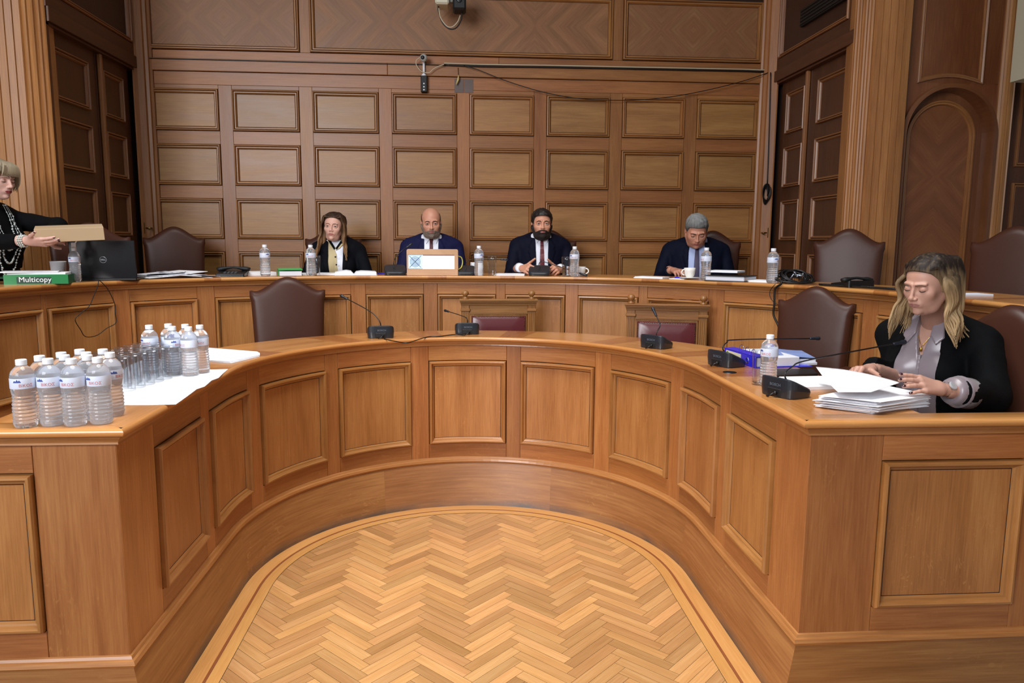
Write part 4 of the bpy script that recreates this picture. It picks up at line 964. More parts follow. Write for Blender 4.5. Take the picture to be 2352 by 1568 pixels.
# blue binder
b0 = np.array(atZ(1735, 846, ZI)); b1 = np.array(atZ(1664, 798, ZI+0.052)); dv = (b1-b0)[:2]; ln = np.linalg.norm(dv); dv = dv/ln; nv = np.array([dv[1], -dv[0]]); nv = nv if nv[0] > 0 else -nv
blue = plain('binder_blue', '#1b22c8', 0.35, coat=0.3); cream = plain('cream_label', '#cfcdb0', 0.7)
rzB = math.atan2(dv[1], dv[0]); BW = min(ln, 0.33)
t = thing('ring_binder', 'blue ring binder lying flat with a cream label on its spine', 'binder', (b0[0], b0[1], ZI))
def Bm(u, v, w): return (dv[0]*u+nv[0]*w, dv[1]*u+nv[1]*w, v)     # u along spine, w away
mb = MB().box((0, 0, 0.0), (BW, 0.052, 0.004), rot=None, bev=0.001); mb.tf(lambda p: Bm(p[0], p[1], p[2])); mb.build('spine', blue, t)
mb = MB().box((0, 0.0, 0.0), (BW, 0.003, 0.28)); mb.tf(lambda p: Bm(p[0], p[1], p[2])); mb.build('back_cover', blue, t)
mb = MB().box((0, 0.049, 0.0), (BW, 0.052, 0.05)); mb.tf(lambda p: Bm(p[0], p[1]+(p[2])*0.06, p[2])); mb.build('front_cover', blue, t)
mb = MB().box((BW*0.45, 0.008, -0.0012), (BW*0.93, 0.044, -0.0002)); mb.tf(lambda p: Bm(p[0], p[1], p[2])); lb = mb.build('spine_label', cream, t)
mb = MB().box((BW*0.86, 0.028, -0.0018), (BW*0.90, 0.040, -0.0013)); mb.tf(lambda p: Bm(p[0], p[1], p[2])); mb.build('label_mark', green, lb)
mb = MB().lathe([(0.010, -0.003), (0.0135, -0.002), (0.0135, 0.001), (0.009, 0.001)], 20); mb.tf(lambda p: Bm(BW*0.25+p[0], 0.026+p[1], p[2])); mb.build('finger_ring', chrome, t)
mb = MB().box((0.01, 0.004, 0.012), (BW-0.01, 0.045, 0.22), bev=0.002); mb.tf(lambda p: Bm(p[0], p[1], p[2])); mb.build('paper_block', paper2, t)
mb = MB()
for k in range(3):
    u0 = BW*(0.25+0.25*k); mb.tube([Bm(u0+0.02*math.cos(a), 0.056+0.018*math.sin(a), 0.03+0.01*k) for a in np.linspace(0, PI, 8)], 0.0015, 6)
tag(mb.build('ring_arch', chrome, t), kind='stuff')
# pages and blue folder lying past the binder
F0 = np.array(atZ(1787, 842, ZI)[:2]); F1 = np.array(atZ(1862, 838, ZI)[:2])
mb = MB()
for k, (za, zb) in enumerate(((0.001, 0.012), (0.0125, 0.024))):
    q = [F0+np.array([0.0, 0.02+0.01*k]), F1+np.array([0.03, 0.015*k]), F1+np.array([0.05, 0.22]), F0+np.array([0.02, 0.24])]; slab(mb, q, ZI+za, ZI+zb, 0)
tag(mb.build('document_pile', paper2), 'pile of documents behind the water bottle beside the blue binder', 'documents')
q = [F0+np.array([0.0, 0.04]), F1+np.array([0.03, 0.02]), F1+np.array([0.06, 0.22]), F0+np.array([0.03, 0.25])]
mb = MB(); n = 8; V = []; 
for i in range(n+1):
    a = i/n; A_ = q[0]*(1-a)+q[1]*a; B_ = q[3]*(1-a)+q[2]*a; zz = ZI+0.029+0.022*(1-a)**1.5; V += [(A_[0], A_[1], zz), (B_[0], B_[1], zz+0.004), (A_[0], A_[1], zz+0.001), (B_[0], B_[1], zz+0.005)]
F_ = [];
for i in range(n): a = i*4; b_ = a+4; F_ += [(a, b_, b_+1, a+1), (a+2, a+3, b_+3, b_+2), (a, a+2, b_+2, b_), (a+1, b_+1, b_+3, a+3)]
mb.add(V, F_+[(0, 1, 3, 2), (n*4, n*4+2, n*4+3, n*4+1)], None, 0); bl2 = plain('printed_blue_page', '#7f93c8', 0.6, var=0.3, bscale=60)
tag(mb.build('printed_page', bl2), 'curling blue printed page lying on the document pile', 'paper')
q = [atZ(x, y, ZI) for x, y in ((1782, 868), (1878, 863), (1866, 852), (1782, 851))]
mb = MB(); slab(mb, q, ZI+0.0005, ZI+0.010); tag(mb.build('black_folder', plain('black_folder', '#15171a', 0.35)), 'flat black folder behind the nearest microphone', 'folder')
q = [atZ(x, y, ZI) for x, y in ((1786, 871), (1905, 869), (1940, 893), (1838, 897))]
mb = MB()
for k in range(5): slab(mb, [(p[0]+0.003*((k*7+i*3) % 5-2), p[1]+0.003*((k*5+i) % 5-2), 0) for i, p in enumerate(q)], ZI+0.0006+k*0.0024, ZI+0.0028+k*0.0024)
tag(mb.build('paper_pad', paper), 'white papers lying between the black folder and the nearest microphone', 'paper')
# tall messy stack in front of the seated woman
st = thing('paper_stack', 'thick messy stack of white papers at the desk corner in front of the seated woman', 'paper stack', tuple(atZ(2000, 925, ZI)))
C0 = np.array(st.location[:2]); random.seed(21)
cor = [np.array(atZ(x, y, ZI)[:2])-C0 for x, y in ((1874, 935), (2006, 951), (2130, 935), (2010, 905))]
for k in range(15):
    mb = MB(); f = k/14; sh = np.array([random.uniform(-0.008, 0.008), random.uniform(-0.008, 0.008)])-np.array([0.0, 0.010])*f
    a = random.uniform(-0.07, 0.07); ca, sa = math.cos(a), math.sin(a); n = 8; V = []; z0 = 0.0008+f*0.040; bow = random.uniform(0.0, 0.0035)
    for i in range(n+1):
        for j in range(n+1):
            u, v = i/n, j/n; p = (cor[0]*(1-u)+cor[1]*u)*(1-v)+(cor[3]*(1-u)+cor[2]*u)*v; p = np.array([p[0]*ca-p[1]*sa, p[0]*sa+p[1]*ca])+sh
            cl = 0.006*max(0, (1-u)*1.6-0.8)*(k % 3 == 0)
            V.append((p[0], p[1], z0+bow*math.sin(PI*u)*1.0+cl*0.6+0.001*math.sin(5*v+k)*f))
    m = (n+1)**2; V += [(p[0], p[1], p[2]+0.0016) for p in V]
    F_ = [(i*(n+1)+j, i*(n+1)+j+1, (i+1)*(n+1)+j+1, (i+1)*(n+1)+j) for i in range(n) for j in range(n)]; F_ += [tuple(x+m for x in f_[::-1]) for f_ in F_]
    bd = [i for i in range(n+1)]+[i*(n+1)+n for i in range(1, n+1)]+[n*(n+1)+j for j in range(n-1, -1, -1)]+[i*(n+1) for i in range(n-1, 0, -1)]
    F_ += [(bd[i], bd[(i+1) % len(bd)], bd[(i+1) % len(bd)]+m, bd[i]+m) for i in range(len(bd))]
    mb.add(V, F_, None, 0, False); mb.build('sheet', paper if k % 4 else paper2, st)
# ---------------------------------------------------------------- upper desk, left to right
def outer_box(name, px, ins, w, d, z0, z1, mat, label, cat, rz=None, bev=0.001, group=None, rot_extra=0.0):
    q, a = on_outer(px, ins+d/2); a = a if rz is None else rz
    mb = MB().box((-w/2, -d/2, z0), (w/2, d/2, z1), bev=bev); o = mb.build(name, mat, loc=q, rz=a+rot_extra); return tag(o, label, cat, group)
# paper box
q, a = on_outer(96, 0.13); t = thing('paper_box', 'open green copy paper box with white lettering on its side', 'box', q, 0.30)
mb = MB().box((-0.14, -0.10, 0), (0.14, 0.10, 0.003)); mb.build('box_base', greend, t)
mb = MB().box((-0.14, -0.103, 0), (0.14, -0.10, 0.048)); fr = mb.build('box_side', green, t)
for s in (-1, 1): MB().box((s*0.14-0.0015, -0.10, 0), (s*0.14+0.0015, 0.10, 0.046)).build('box_side', greend, t)
MB().box((-0.14, 0.10, 0), (0.14, 0.103, 0.046)).build('box_side', greend, t)
mb = MB().box((-0.085, -0.1045, 0.004), (0.065, -0.1032, 0.036)); pt = mb.build('dark_label_band', plain('box_label_dark', '#123a28', 0.5), fr)
lettering('Multicopy', 0.036, lambda x, y: (x-0.005, -0.1052, 0.022+y), whitetxt, pt, 'box_lettering', 0.0)
mb = MB(); mb.prism([(-0.17, -0.10), (-0.14, -0.101), (-0.14, 0.09), (-0.19, 0.07)], 0.030, 0.032); mb.build('box_flap', greend, t)
o = MB().box((-0.128, -0.092, 0.004), (0.128, 0.095, 0.056), bev=0.001).build('paper_ream', paper, loc=q, rz=0.30); tag(o, 'ream of white paper sticking up inside the green box', 'paper')
o = MB().box((-0.15, -0.10, 0.0575), (0.10, 0.09, 0.062), bev=0.0005).build('loose_sheets', paper, loc=(q[0]-0.02, q[1], q[2]), rz=0.42); tag(o, 'loose white sheets lying across the green paper box', 'paper')
q, a = on_outer(140, 0.30); mb = MB().lathe([(0.0005, 0.0), (0.034, 0.0), (0.040, 0.10), (0.042, 0.104), (0.038, 0.105), (0.0005, 0.105)], 28); tag(mb.build('white_tub', white_pl, loc=(q[0], q[1], ZO)), 'plain round white tub behind the green paper box', 'tub')
# laptop
q, a = on_outer(243, 0.06); t = thing('laptop', 'open black laptop seen from behind its lid', 'laptop', q, 0.16); t.scale = (0.92, 0.92, 0.90)
MB().box((-0.175, 0.0, 0.0), (0.175, 0.24, 0.016), bev=0.004).build('keyboard_base', black, t)
lm = plain('laptop_lid', '#0a0c12', 0.30, spec=0.5)
ld = MB().box((-0.180, -0.004, 0.0), (0.180, 0.004, 0.232), bev=0.003).build('lid', lm, t, loc=(0, 0.004, 0.014)); ld.rotation_euler = (0.10, 0, 0)
mb = MB().lathe([(0.0175, -0.0046), (0.0175, -0.0052), (0.0193, -0.0052), (0.0193, -0.0046)], 32, axis='y', c=(0, 0, 0.115)); mb.build('logo_ring', plain('logo_grey', '#aeb4bd', 0.3, 0.6), ld)
lettering('DELL', 0.0125, lambda x, y: (x, -0.0050, 0.115+y), plain('logo_grey2', '#aeb4bd', 0.3, 0.6), ld, 'logo_lettering', 0.0005)
# papers left of the phone
random.seed(5)
q, a = on_outer(410, 0.18); pp = thing('paper_heap', 'heap of loose white papers beside the open laptop', 'papers', q, a)
for k in range(9):
    x0 = -0.14+0.037*k+random.uniform(-0.02, 0.02); mb = MB().box((-0.105, -0.10, 0), (0.105, 0.14, 0.002)); o = mb.build('sheet', paper if k % 3 else paper2, pp)
    o.location = (x0*0.9, random.uniform(-0.03, 0.02), 0.004+0.006*(k if k < 5 else 9-k)); o.rotation_euler = (random.uniform(-0.03, 0.03), -0.10*(1 if k < 4 else -0.6), random.uniform(-0.5, 0.5))
def phone(px, ins, rz, label, s=1.0, group=None):
    q, a = on_outer(px, ins); t = thing('desk_telephone', label, 'telephone', q, a+rz, group); t.scale = (s, s, s*0.68)
    mb = MB(); mb.prism([(-0.10, 0), (0.10, 0), (0.10, 0.030), (-0.10, 0.068)], -0.095, 0.095, 0, bev=0.006, ax=1)
    mb.build('phone_body', black, t); h = MB()
    pts = [(-0.045+0.004*math.cos(i), -0.11+0.22*i/10, 0.078-0.012*abs(i-5)/5+0.012*math.sin(PI*i/10)) for i in range(11)]
    h.tube(pts, [0.020, 0.024, 0.022, 0.014, 0.0125, 0.012, 0.0125, 0.014, 0.022, 0.024, 0.020], 12); h.build('handset', blackm, t)
    h = MB()
    for r in range(4):
        for c_ in range(3): h.box((0.012+0.022*c_, -0.05+0.024*r, 0.036-0.0042*c_), (0.026+0.022*c_, -0.034+0.024*r, 0.050-0.0042*c_), bev=0.001)
    tag(h.build('keypad', plain('keypad_grey', '#2a2c30', 0.5), t), kind='stuff'); return t
phone(540, 0.14, 1.2, 'black desk telephone between the paper heap and the water bottle', 0.9)
q, a = on_outer(590, 0.27); o = MB().box((-0.10, -0.10, 0.0), (0.13, 0.10, 0.022), bev=0.001).build('stacked_papers', paper, loc=q, rz=a+0.2); tag(o, 'flat stack of papers behind the bottle next to the green folder', 'papers')
q, a = on_outer(660, 0.16); t = thing('green_folder', 'bright green folder standing bent on the desk behind the empty leather chair', 'folder', q, a)
gm = plain('folder_green', '#11b356', 0.3, coat=0.4)
mb = MB(); mb.box((-0.075, -0.005, 0.0), (0.075, -0.002, 0.047)); mb.tf(lambda p: (p[0], p[1]+0.35*(0.047-p[2])*0.4, p[2])); mb.build('front_cover', gm, t)
mb = MB(); mb.box((-0.075, -0.003, 0.045), (0.075, 0.10, 0.048)); mb.tf(lambda p: (p[0], p[1], p[2]-0.25*max(0, p[1])*0.3)); mb.build('top_cover', gm, t)
mb = MB(); mb.prism([(-0.002, 0.0), (0.06, 0.0), (-0.002, 0.043)], -0.0755, -0.0735, 0, ax=0); mb.build('side_gusset', blackm, t)
mb = MB().box((-0.068, 0.002, 0.002), (0.068, 0.10, 0.030)); mb.build('papers_inside', paper2, t)
q, a = on_outer(692, 0.22); o = MB().box((-0.09, -0.10, 0.0), (0.10, 0.10, 0.010), bev=0.001).build('stacked_papers', paper, loc=q, rz=a-0.1); tag(o, 'thin papers between the green folder and the dark haired woman', 'papers')
# open book
q, a = on_outer(812, 0.17); t = thing('open_book', 'thick open book in front of the dark haired woman', 'book', q, a-0.05)
for s in (-1, 1):
    mb = MB(); n = 10; pr = [(0.0, 0.004), (0.02, 0.026), (0.05, 0.031), (0.09, 0.026), (0.125, 0.018)] if s > 0 else [(0.0, 0.004), (0.015, 0.022), (0.05, 0.027), (0.10, 0.025), (0.145, 0.022)]
    poly = [(s*x, z) for x, z in pr]+[(s*pr[-1][0], 0.003), (0, 0.003)]; mb.prism(poly, -0.095, 0.10, 0, ax=1); mb.build('pages', paper, t)
MB().box((-0.15, -0.10, 0.0), (0.13, 0.105, 0.003)).build('cover', plain('book_cover', '#c9ccd8', 0.5), t)
o = MB().box((-0.10, -0.10, 0.0), (0.10, 0.10, 0.008)).build('note_pad', paper, loc=(on_outer(760, 0.27)[0]), rz=0.1); tag(o, 'small note pad left of the open book', 'note pad')
q, a = on_outer(882, 0.15); o = MB().tube([(-0.05, 0.02, 0.008), (0.05, -0.01, 0.008)], 0.0055, 8).build('blue_pen', plain('pen_blue', '#2b2fb0', 0.3), loc=q, smooth=True); tag(o, 'blue pen lying left of the microphone by the display box', 'pen')
# wooden display box with a lit screen
q, a = on_outer(990, 0.075); t = thing('display_box', 'wooden box with a lit white screen and round dial in front of the bald man', 'display', q, 0.0)
WW, HH = 0.172, 0.176; pale = wood('pale_beech', '#b88f6c', '#c8a07c', '#d5ae8a', tint=0.03, flecks=0, coat=0.1)
def rrect(w, h, r, n=6): return [(x+r*math.cos(a_), z+r*math.sin(a_)) for x, z, a0 in ((w-r, h-r, 0), (-w+r, h-r, PI/2), (-w+r, r*0.5, PI), (w-r, r*0.5, 1.5*PI)) for a_ in [a0+PI/2*k/n for k in range(n+1)] if True]
outl = [(x, max(0.0, z)) for x, z in rrect(WW, HH, 0.014)]
mb = MB(); inn = (-0.160, 0.148, 0.045, 0.137)
# frame as four boards plus a back
mb.box((-WW, -0.035, 0.0), (WW, 0.035, 0.044), grain='x', bev=0.002); mb.build('frame_bottom', pale, t)
mb = MB().prism([(-WW, 0.138), (WW, 0.138)]+[(WW-0.012+0.012*math.cos(b_), HH-0.012+0.012*math.sin(b_)) for b_ in np.linspace(0, PI/2, 6)]+[(-WW+0.012-0.012*math.sin(b_), HH-0.012+0.012*math.cos(b_)) for b_ in np.linspace(0, PI/2, 6)], -0.035, 0.035, ax=1, bev=0.001); mb.build('frame_top', pale, t)
MB().box((-WW, -0.035, 0.044), (-0.163, 0.035, 0.138)).build('frame_side', pale, t); MB().box((0.147, -0.035, 0.044), (WW, 0.035, 0.138)).build('frame_side', pale, t)
scm, nt, b = nmat('lit_screen'); b.inputs['Base Color'].default_value = (0.9, 0.95, 1, 1); b.inputs['Emission Color'].default_value = (0.86, 0.94, 1, 1); b.inputs['Emission Strength'].default_value = 1.0
sc_ = MB().box((-0.066, -0.022, 0.044), (0.148, 0.030, 0.138)).build('screen', scm, t)
dg = plain('faint_digits', '#d9e8f2', 0.5, emit=0.95)
lettering('15:00', 0.098, lambda x, y: (0.042+x*0.92, -0.0226, 0.091+y), dg, sc_, 'screen_digits', 0.0)
MB().box((-0.066, -0.034, 0.1335), (0.148, -0.022, 0.138)).build('screen_top_edge', plain('edge_red', '#6a2a1c', 0.5), sc_)
dm = plain('dial_face', '#c5e2f2', 0.4, emit=0.35); dk = plain('dial_navy', '#26467e', 0.5)
dl = MB().box((-0.163, -0.030, 0.046), (-0.068, 0.020, 0.138)).build('dial_plate', dm, t)
for r in (0.034, 0.028, 0.022, 0.016, 0.010):
    mb = MB().lathe([(r-0.0009, -0.0312), (r-0.0009, -0.0302), (r+0.0009, -0.0302), (r+0.0009, -0.0312), (r-0.0009, -0.0312)], 28, axis='y', c=(-0.1155, 0, 0.092)); mb.build('dial_ring', dk, dl)
for s in (-1, 1):
    mb = MB().box((-0.055, -0.0318, -0.0013), (0.055, -0.0303, 0.0013)); mb.tf(lambda p: (-0.1155+p[0]*0.707-s*p[2]*0.707, p[1], 0.092+s*p[0]*0.707+p[2]*0.707)); mb.build('dial_cross', dk, dl)
MB().lathe([(0.0005, -0.033), (0.004, -0.032), (0.004, -0.030)], 12, axis='y', c=(-0.1155, 0, 0.092)).build('dial_hub', black, dl)
mb = MB(); mb.tube(smooth3([(WW, 0.0, 0.13), (WW+0.022, 0.01, 0.12), (WW+0.030, 0.015, 0.09), (WW+0.022, 0.01, 0.055), (WW, 0.0, 0.038)], 6), 0.0035, 8); mb.build('yellow_cord', plain('yellow_cord', '#d8d460', 0.4), t)
# small things
q, a = on_outer(1092, 0.20); o = MB().box((-0.03, -0.02, 0), (0.03, 0.02, 0.085), bev=0.002).build('folded_card', paper, loc=q, rz=0.2); tag(o, 'white folded card standing behind the bottle right of the display box', 'card')
q, a = on_outer(1178, 0.15); mb = MB()
for k in range(3): mb.box((-0.11+0.006*k, -0.09, 0.0+0.004*k), (0.10, 0.09-0.01*k, 0.0032+0.004*k))
o = mb.build('papers', paper, loc=q, rz=-0.15); tag(o, 'thin papers left of the bearded man', 'papers')
def cup(px, ins, label, s=1.0, rz=0.0, saucer=True):
    q, a = on_outer(px, ins); t = thing('coffee_cup', label, 'cup', (q[0], q[1], ZO+(0.012 if saucer else 0)), rz); t.scale = (s, s, s)
    P = [(0.0005, 0.002), (0.020, 0.0), (0.024, 0.004), (0.031, 0.018), (0.035, 0.04), (0.0365, 0.060), (0.0355, 0.0605), (0.033, 0.04), (0.028, 0.018), (0.018, 0.008), (0.0005, 0.007)]
    MB().lathe(P, 28).build('cup_body', china, t, smooth=True)
    mb = MB(); mb.tube([(-0.034-0.020*math.sin(b_), 0, 0.033+0.017*math.cos(b_)) for b_ in np.linspace(0.1, PI-0.1, 12)], 0.0042, 8); mb.build('handle', china, t)
    if saucer:
        o = MB().lathe([(0.0005, 0.004), (0.028, 0.002), (0.055, 0.010), (0.064, 0.012), (0.062, 0.015), (0.03, 0.009), (0.0005, 0.009)], 32).build('saucer', china, loc=q, smooth=True); tag(o, 'white china saucer under the coffee cup of the grey haired man', 'saucer')
    return t
cup(1585, 0.10, 'white coffee cup on a saucer in front of the grey haired man', 1.0, 0.1)
cup(1328, 0.14, 'white cup half hidden behind the water bottle of the bearded man', 1.05, PI-0.3, False)
q, a = on_outer(1500, 0.12); mb = MB().box((-0.10, -0.05, 0), (0.10, 0.07, 0.004)); mb.box((-0.098, -0.05, 0.0045), (0.095, 0.066, 0.009)); o = mb.build('papers', paper, loc=q, rz=a-0.05); tag(o, 'flat papers on the desk left of the grey haired man', 'papers')
q, a = on_outer(1560, 0.10); o = MB().box((-0.05, -0.05, 0), (0.05, 0.05, 0.004)).build('note_pad', paper, loc=q, rz=a); tag(o, 'small white note pad left of the coffee saucer', 'note pad')
o = MB().tube([(-0.035, -0.02, 0.0085), (0.035, 0.0, 0.0085)], 0.0042, 8).build('blue_pen', plain('pen_blue2', '#2a20c8', 0.3), loc=q, rz=a, smooth=True); tag(o, 'blue pen lying on the note pad beside the coffee cup', 'pen')
q, a = on_outer(1676, 0.13); t = thing('document_folder', 'thick grey document folder with black edges right of the grey haired man', 'folder', q, a+0.05)
MB().box((-0.125, -0.09, 0.003), (0.115, 0.12, 0.030), bev=0.004).build('pages', paper2, t); MB().box((-0.13, -0.093, 0.0), (0.12, 0.125, 0.003)).build('bottom_cover', blackm, t)
mb = MB(); mb.box((-0.13, -0.09, 0.031), (0.12, 0.125, 0.034)); mb.tf(lambda p: (p[0], p[1], p[2]+0.012*math.exp(-((p[0]+0.02)/0.06)**2))); mb.build('top_cover', blackm, t)
q2 = (q[0]-0.02, q[1]+0.04, q[2]+0.050); o = MB().box((-0.10, -0.06, 0), (0.09, 0.09, 0.012), bev=0.001).build('papers', paper, loc=q2, rz=a+0.1); tag(o, 'white papers lying on top of the grey document folder', 'papers')
q, a = on_outer(1740, 0.16); o = MB().box((-0.10, -0.08, 0), (0.10, 0.08, 0.010), bev=0.001).build('papers', paper, loc=q, rz=a); tag(o, 'flat papers behind the bottle beside the cable tangle', 'papers')
# tangle of cables
q, a = on_outer(1826, 0.13); mb = MB(); random.seed(3)
for k in range(16):
    r1 = random.uniform(0.05, 0.115); ph = random.uniform(0, 6.28); hgt = random.uniform(0.015, 0.07); tl = random.uniform(-0.4, 0.4)
    mb.tube([(r1*math.cos(b_+ph)*1.05, r1*0.75*math.sin(b_+ph), 0.008+hgt*(0.5+0.5*math.sin(b_+ph+tl))) for b_ in np.linspace(0, 5.6, 26)], random.choice((0.003, 0.004, 0.0055)), 6, 0)
for k in range(7): mb.tube([(random.uniform(-0.06, 0.05), random.uniform(-0.08, -0.03), random.uniform(0.03, 0.07)), (random.uniform(-0.06, 0.05), random.uniform(-0.08, -0.03), random.uniform(0.03, 0.075))], 0.003, 6, 1)
o = mb.build('cable_tangle', [cable_b, plain('shiny_plug', '#b8c4d6', 0.2, 0.7)], loc=q); tag(o, 'tangled heap of black cables and plugs on the upper desk', 'cables')
phone(1958, 0.14, -0.3, 'black desk telephone lying among loose cables on the right', 0.80)
for k, P in enumerate([[(1885, 650), (1930, 657), (1990, 662), (2050, 662), (2064, 657)], [(1900, 640), (1880, 648), (1895, 655), (1960, 658), (2000, 657)], [(1995, 640), (2015, 650), (2045, 655), (2062, 660)]]):
    pts = [(lambda qq: (qq[0], qq[1], ZO+0.006))(on_outer(x, 0.05+0.03*k+0.01*i)[0]) for i, (x, y) in enumerate(P)]
    cable(pts, 0.005, ['black cable lying in front of the right desk telephone', 'black cable looping left of the right desk telephone', 'black cable running right from the right desk telephone'][k], 'loose_cable')
q, a = on_outer(2232, 0.14); o = MB().box((-0.05, -0.08, 0), (0.05, 0.10, 0.012), bev=0.002).build('white_booklet', paper2, loc=q, rz=a); tag(o, 'small white booklet on the upper desk behind the seated blonde woman', 'booklet')
# ---------------------------------------------------------------- cables
P = [(222, 640), (222, 652), (218, 679), (201, 703), (178, 722), (171, 735), (180, 757), (196, 773), (226, 770), (248, 754), (265, 741), (267, 720), (266, 698), (250, 668), (236, 652), (228, 641)]
cable([front_pt(x, y, 0.055) for x, y in P], 0.0022, 'thin black cable hanging in a loop from the desk edge under the laptop', 'hanging_cable')
P = [(1800, 646), (1788, 652), (1779, 664), (1776, 698), (1777, 724), (1786, 752), (1792, 790)]
cable([front_pt(x, y, 0.06) for x, y in P], 0.006, 'thick black cable hanging down the desk front beside the empty leather chair', 'hanging_cable')
P = [(1785, 652), (1774, 666), (1773, 681), (1780, 695), (1792, 700), (1800, 702)]
cable([front_pt(x, y, 0.06) for x, y in P], 0.002, 'thin black cable beside the thick hanging one on the desk front', 'hanging_cable')
Yc = YB-0.035
P = [(1020, 149), (1100, 152), (1250, 154), (1400, 157), (1550, 160), (1700, 163), (1765, 164), (1792, 152)]
cable([atY(x, y, Yc) for x, y in P], 0.007, 'black cable bundle running along the wall rail to the right corner', 'wall_cable'); cable([(lambda p_: (p_[0], p_[1]-0.006, p_[2]+0.012))(atY(x, y, Yc)) for x, y in P], 0.0045, 'cream cable running on top of the black bundle along the wall rail', 'wall_cable', cable_w)
P = [(1065, 150), (1100, 161), (1150, 181), (1200, 198), (1250, 212), (1300, 222), (1350, 228), (1400, 230), (1450, 230), (1500, 227), (1550, 221), (1600, 212), (1650, 201), (1700, 188), (1750, 172), (1788, 158)]
cable([atY(x, y, YB-0.06) for x, y in P], 0.0033, 'thin black cable sagging across the upper row of wall panels', 'wall_cable')
P = [(302, 119), (312, 128), (322, 133), (360, 134), (560, 139), (760, 144), (960, 148), (1020, 150)]
cable([atY(x, y, YB-0.028) for x, y in P], 0.004, 'thin black cable along the top of the wall rail on the left', 'wall_cable')
P = [(1770, 166), (1768, 240), (1765, 340), (1762, 425)]
cable([atY(x, y, YB-0.10) for x, y in P], 0.004, 'black cable dropping down the right corner of the back wall', 'wall_cable')
mb = MB(); c0 = np.array(atY(1758, 450, YB-0.10))
for k in range(6): mb.tube([(c0[0]+(0.022+0.004*k)*math.cos(b_)*0.8, c0[1]-0.004*k, c0[2]+0.065*math.sin(b_)+0.006*k) for b_ in np.linspace(0.2*k, 6+0.2*k, 18)], 0.0045, 6)
tag(mb.build('cable_coil', cable_b), 'coiled black cable hanging at the right corner of the panelled wall', 'cables')
# ---------------------------------------------------------------- wall cameras
p = np.array(atY(973, 133, YB-0.10)); t = thing('dome_camera', 'small round grey security camera on the wall rail', 'camera', tuple(p))
mb = MB().ball((0, 0, 0), 0.029, 20); mb.build('camera_ball', plain('grey_housing', '#a8aaa6', 0.4), t, smooth=True)
mb = MB().lathe([(0.0005, -0.031), (0.013, -0.030), (0.015, -0.026), (0.015, -0.018)], 20, axis='y', c=(-0.006, 0, -0.002)); mb.build('lens', black, t, smooth=True)
mb = MB().tube([(0, 0.01, 0), (0, 0.085, 0.0)], 0.016, 12); mb.build('wall_mount', plain('mount_grey', '#8d8d88', 0.5), t)
p = np.array(atY(974, 193, YB-0.03)); t = thing('camera_bracket', 'black metal bracket with a white pipe below the small round camera', 'bracket', tuple(p))
MB().box((-0.025, -0.018, -0.062), (0.025, 0.02, 0.062), bev=0.005).build('bracket_plate', blackm, t)
MB().tube([(0, -0.01, 0.06), (0, -0.01, 0.075)], [0.022, 0.010], 12).build('pipe_foot', white_pl, t); MB().tube([(0, -0.01, 0.07), (0, -0.01, 0.165)], 0.009, 12).build('white_pipe', white_pl, t)
for k, z_ in enumerate((-0.046, -0.024, 0.0)): MB().lathe([(0.0005, -0.0195), (0.006, -0.0190), (0.006, -0.018)], 10, axis='y', c=(0, 0, z_)).build('screw', white_pl, t)
cable([atY(x, y, YB-0.06) for x, y in ((966, 131), (957, 138), (956, 148), (962, 158), (970, 165), (985, 167), (996, 158), (1008, 152), (1020, 148))], 0.0035, 'cream cable looping from the small round camera to the rail', 'camera_cable', cable_w)
p = np.array(atY(1051, 180, YB-0.03)); mb = MB(); mb.tube([tuple(p+np.array([0.004, 0, 0.08])), tuple(p+np.array([0.006, 0, 0.02]))], 0.002, 6, 0); mb.tube([tuple(p+np.array([0.008, 0, 0.025])), tuple(p+np.array([0.004, -0.004, -0.01])), tuple(p+np.array([-0.010, 0, -0.045]))], [0.004, 0.008, 0.005], 8, 1)
tag(mb.build('hanging_tag', [cable_b, plain('yellow_tag', '#c8b070', 0.5)]), 'small yellow tag hanging from the wall rail above a dark wood patch', 'tag')
A_ = atY(1044, 213, YB); B_ = atY(1087, 182, YB)
for x0, x1 in ((A_[0], (A_[0]+B_[0])/2-0.001), ((A_[0]+B_[0])/2+0.001, B_[0])):
    board('patch_board', Bk, x0, x1, A_[2], min(B_[2], 2.798), W['stain'], wall_back, grain='h', w=0.003)
p = np.array(atY(1026, 5, YB-0.30)); t = thing('projector_camera', 'white and black camera unit on a wall bracket at the top centre', 'camera', tuple(p))
MB().box((-0.083, -0.06, -0.030), (0.018, 0.10, 0.10), bev=0.012).build('white_housing', plain('aged_white', '#c9c5ae', 0.45), t)
bb = MB().box((0.045, -0.075, -0.068), (0.140, 0.06, 0.085), bev=0.012).build('black_camera_head', blackm, t)
MB().lathe([(0.0005, -0.079), (0.012, -0.080), (0.018, -0.078), (0.020, -0.074)], 20, axis='y', c=(0.092, 0, -0.005)).build('lens', black, bb, smooth=True)
MB().box((0.016, -0.02, -0.005), (0.047, 0.03, 0.06), bev=0.004).build('pivot', plain('bracket_grey', '#77776e', 0.4, 0.5), t)
MB().tube([(-0.03, 0.05, 0.06), (-0.02, 0.27, 0.10)], 0.018, 12).build('wall_arm', plain('aged_white2', '#b9b5a0', 0.45), t)
mb = MB(); mb.tube(smooth3([(-0.060, 0.0, -0.028), (-0.058, 0, -0.07), (-0.03, 0, -0.145), (0.02, 0, -0.185), (0.07, 0, -0.175), (0.105, 0, -0.12), (0.112, 0, -0.066)], 6), 0.005, 8, 0); mb.build('black_cord', cable_b, t)
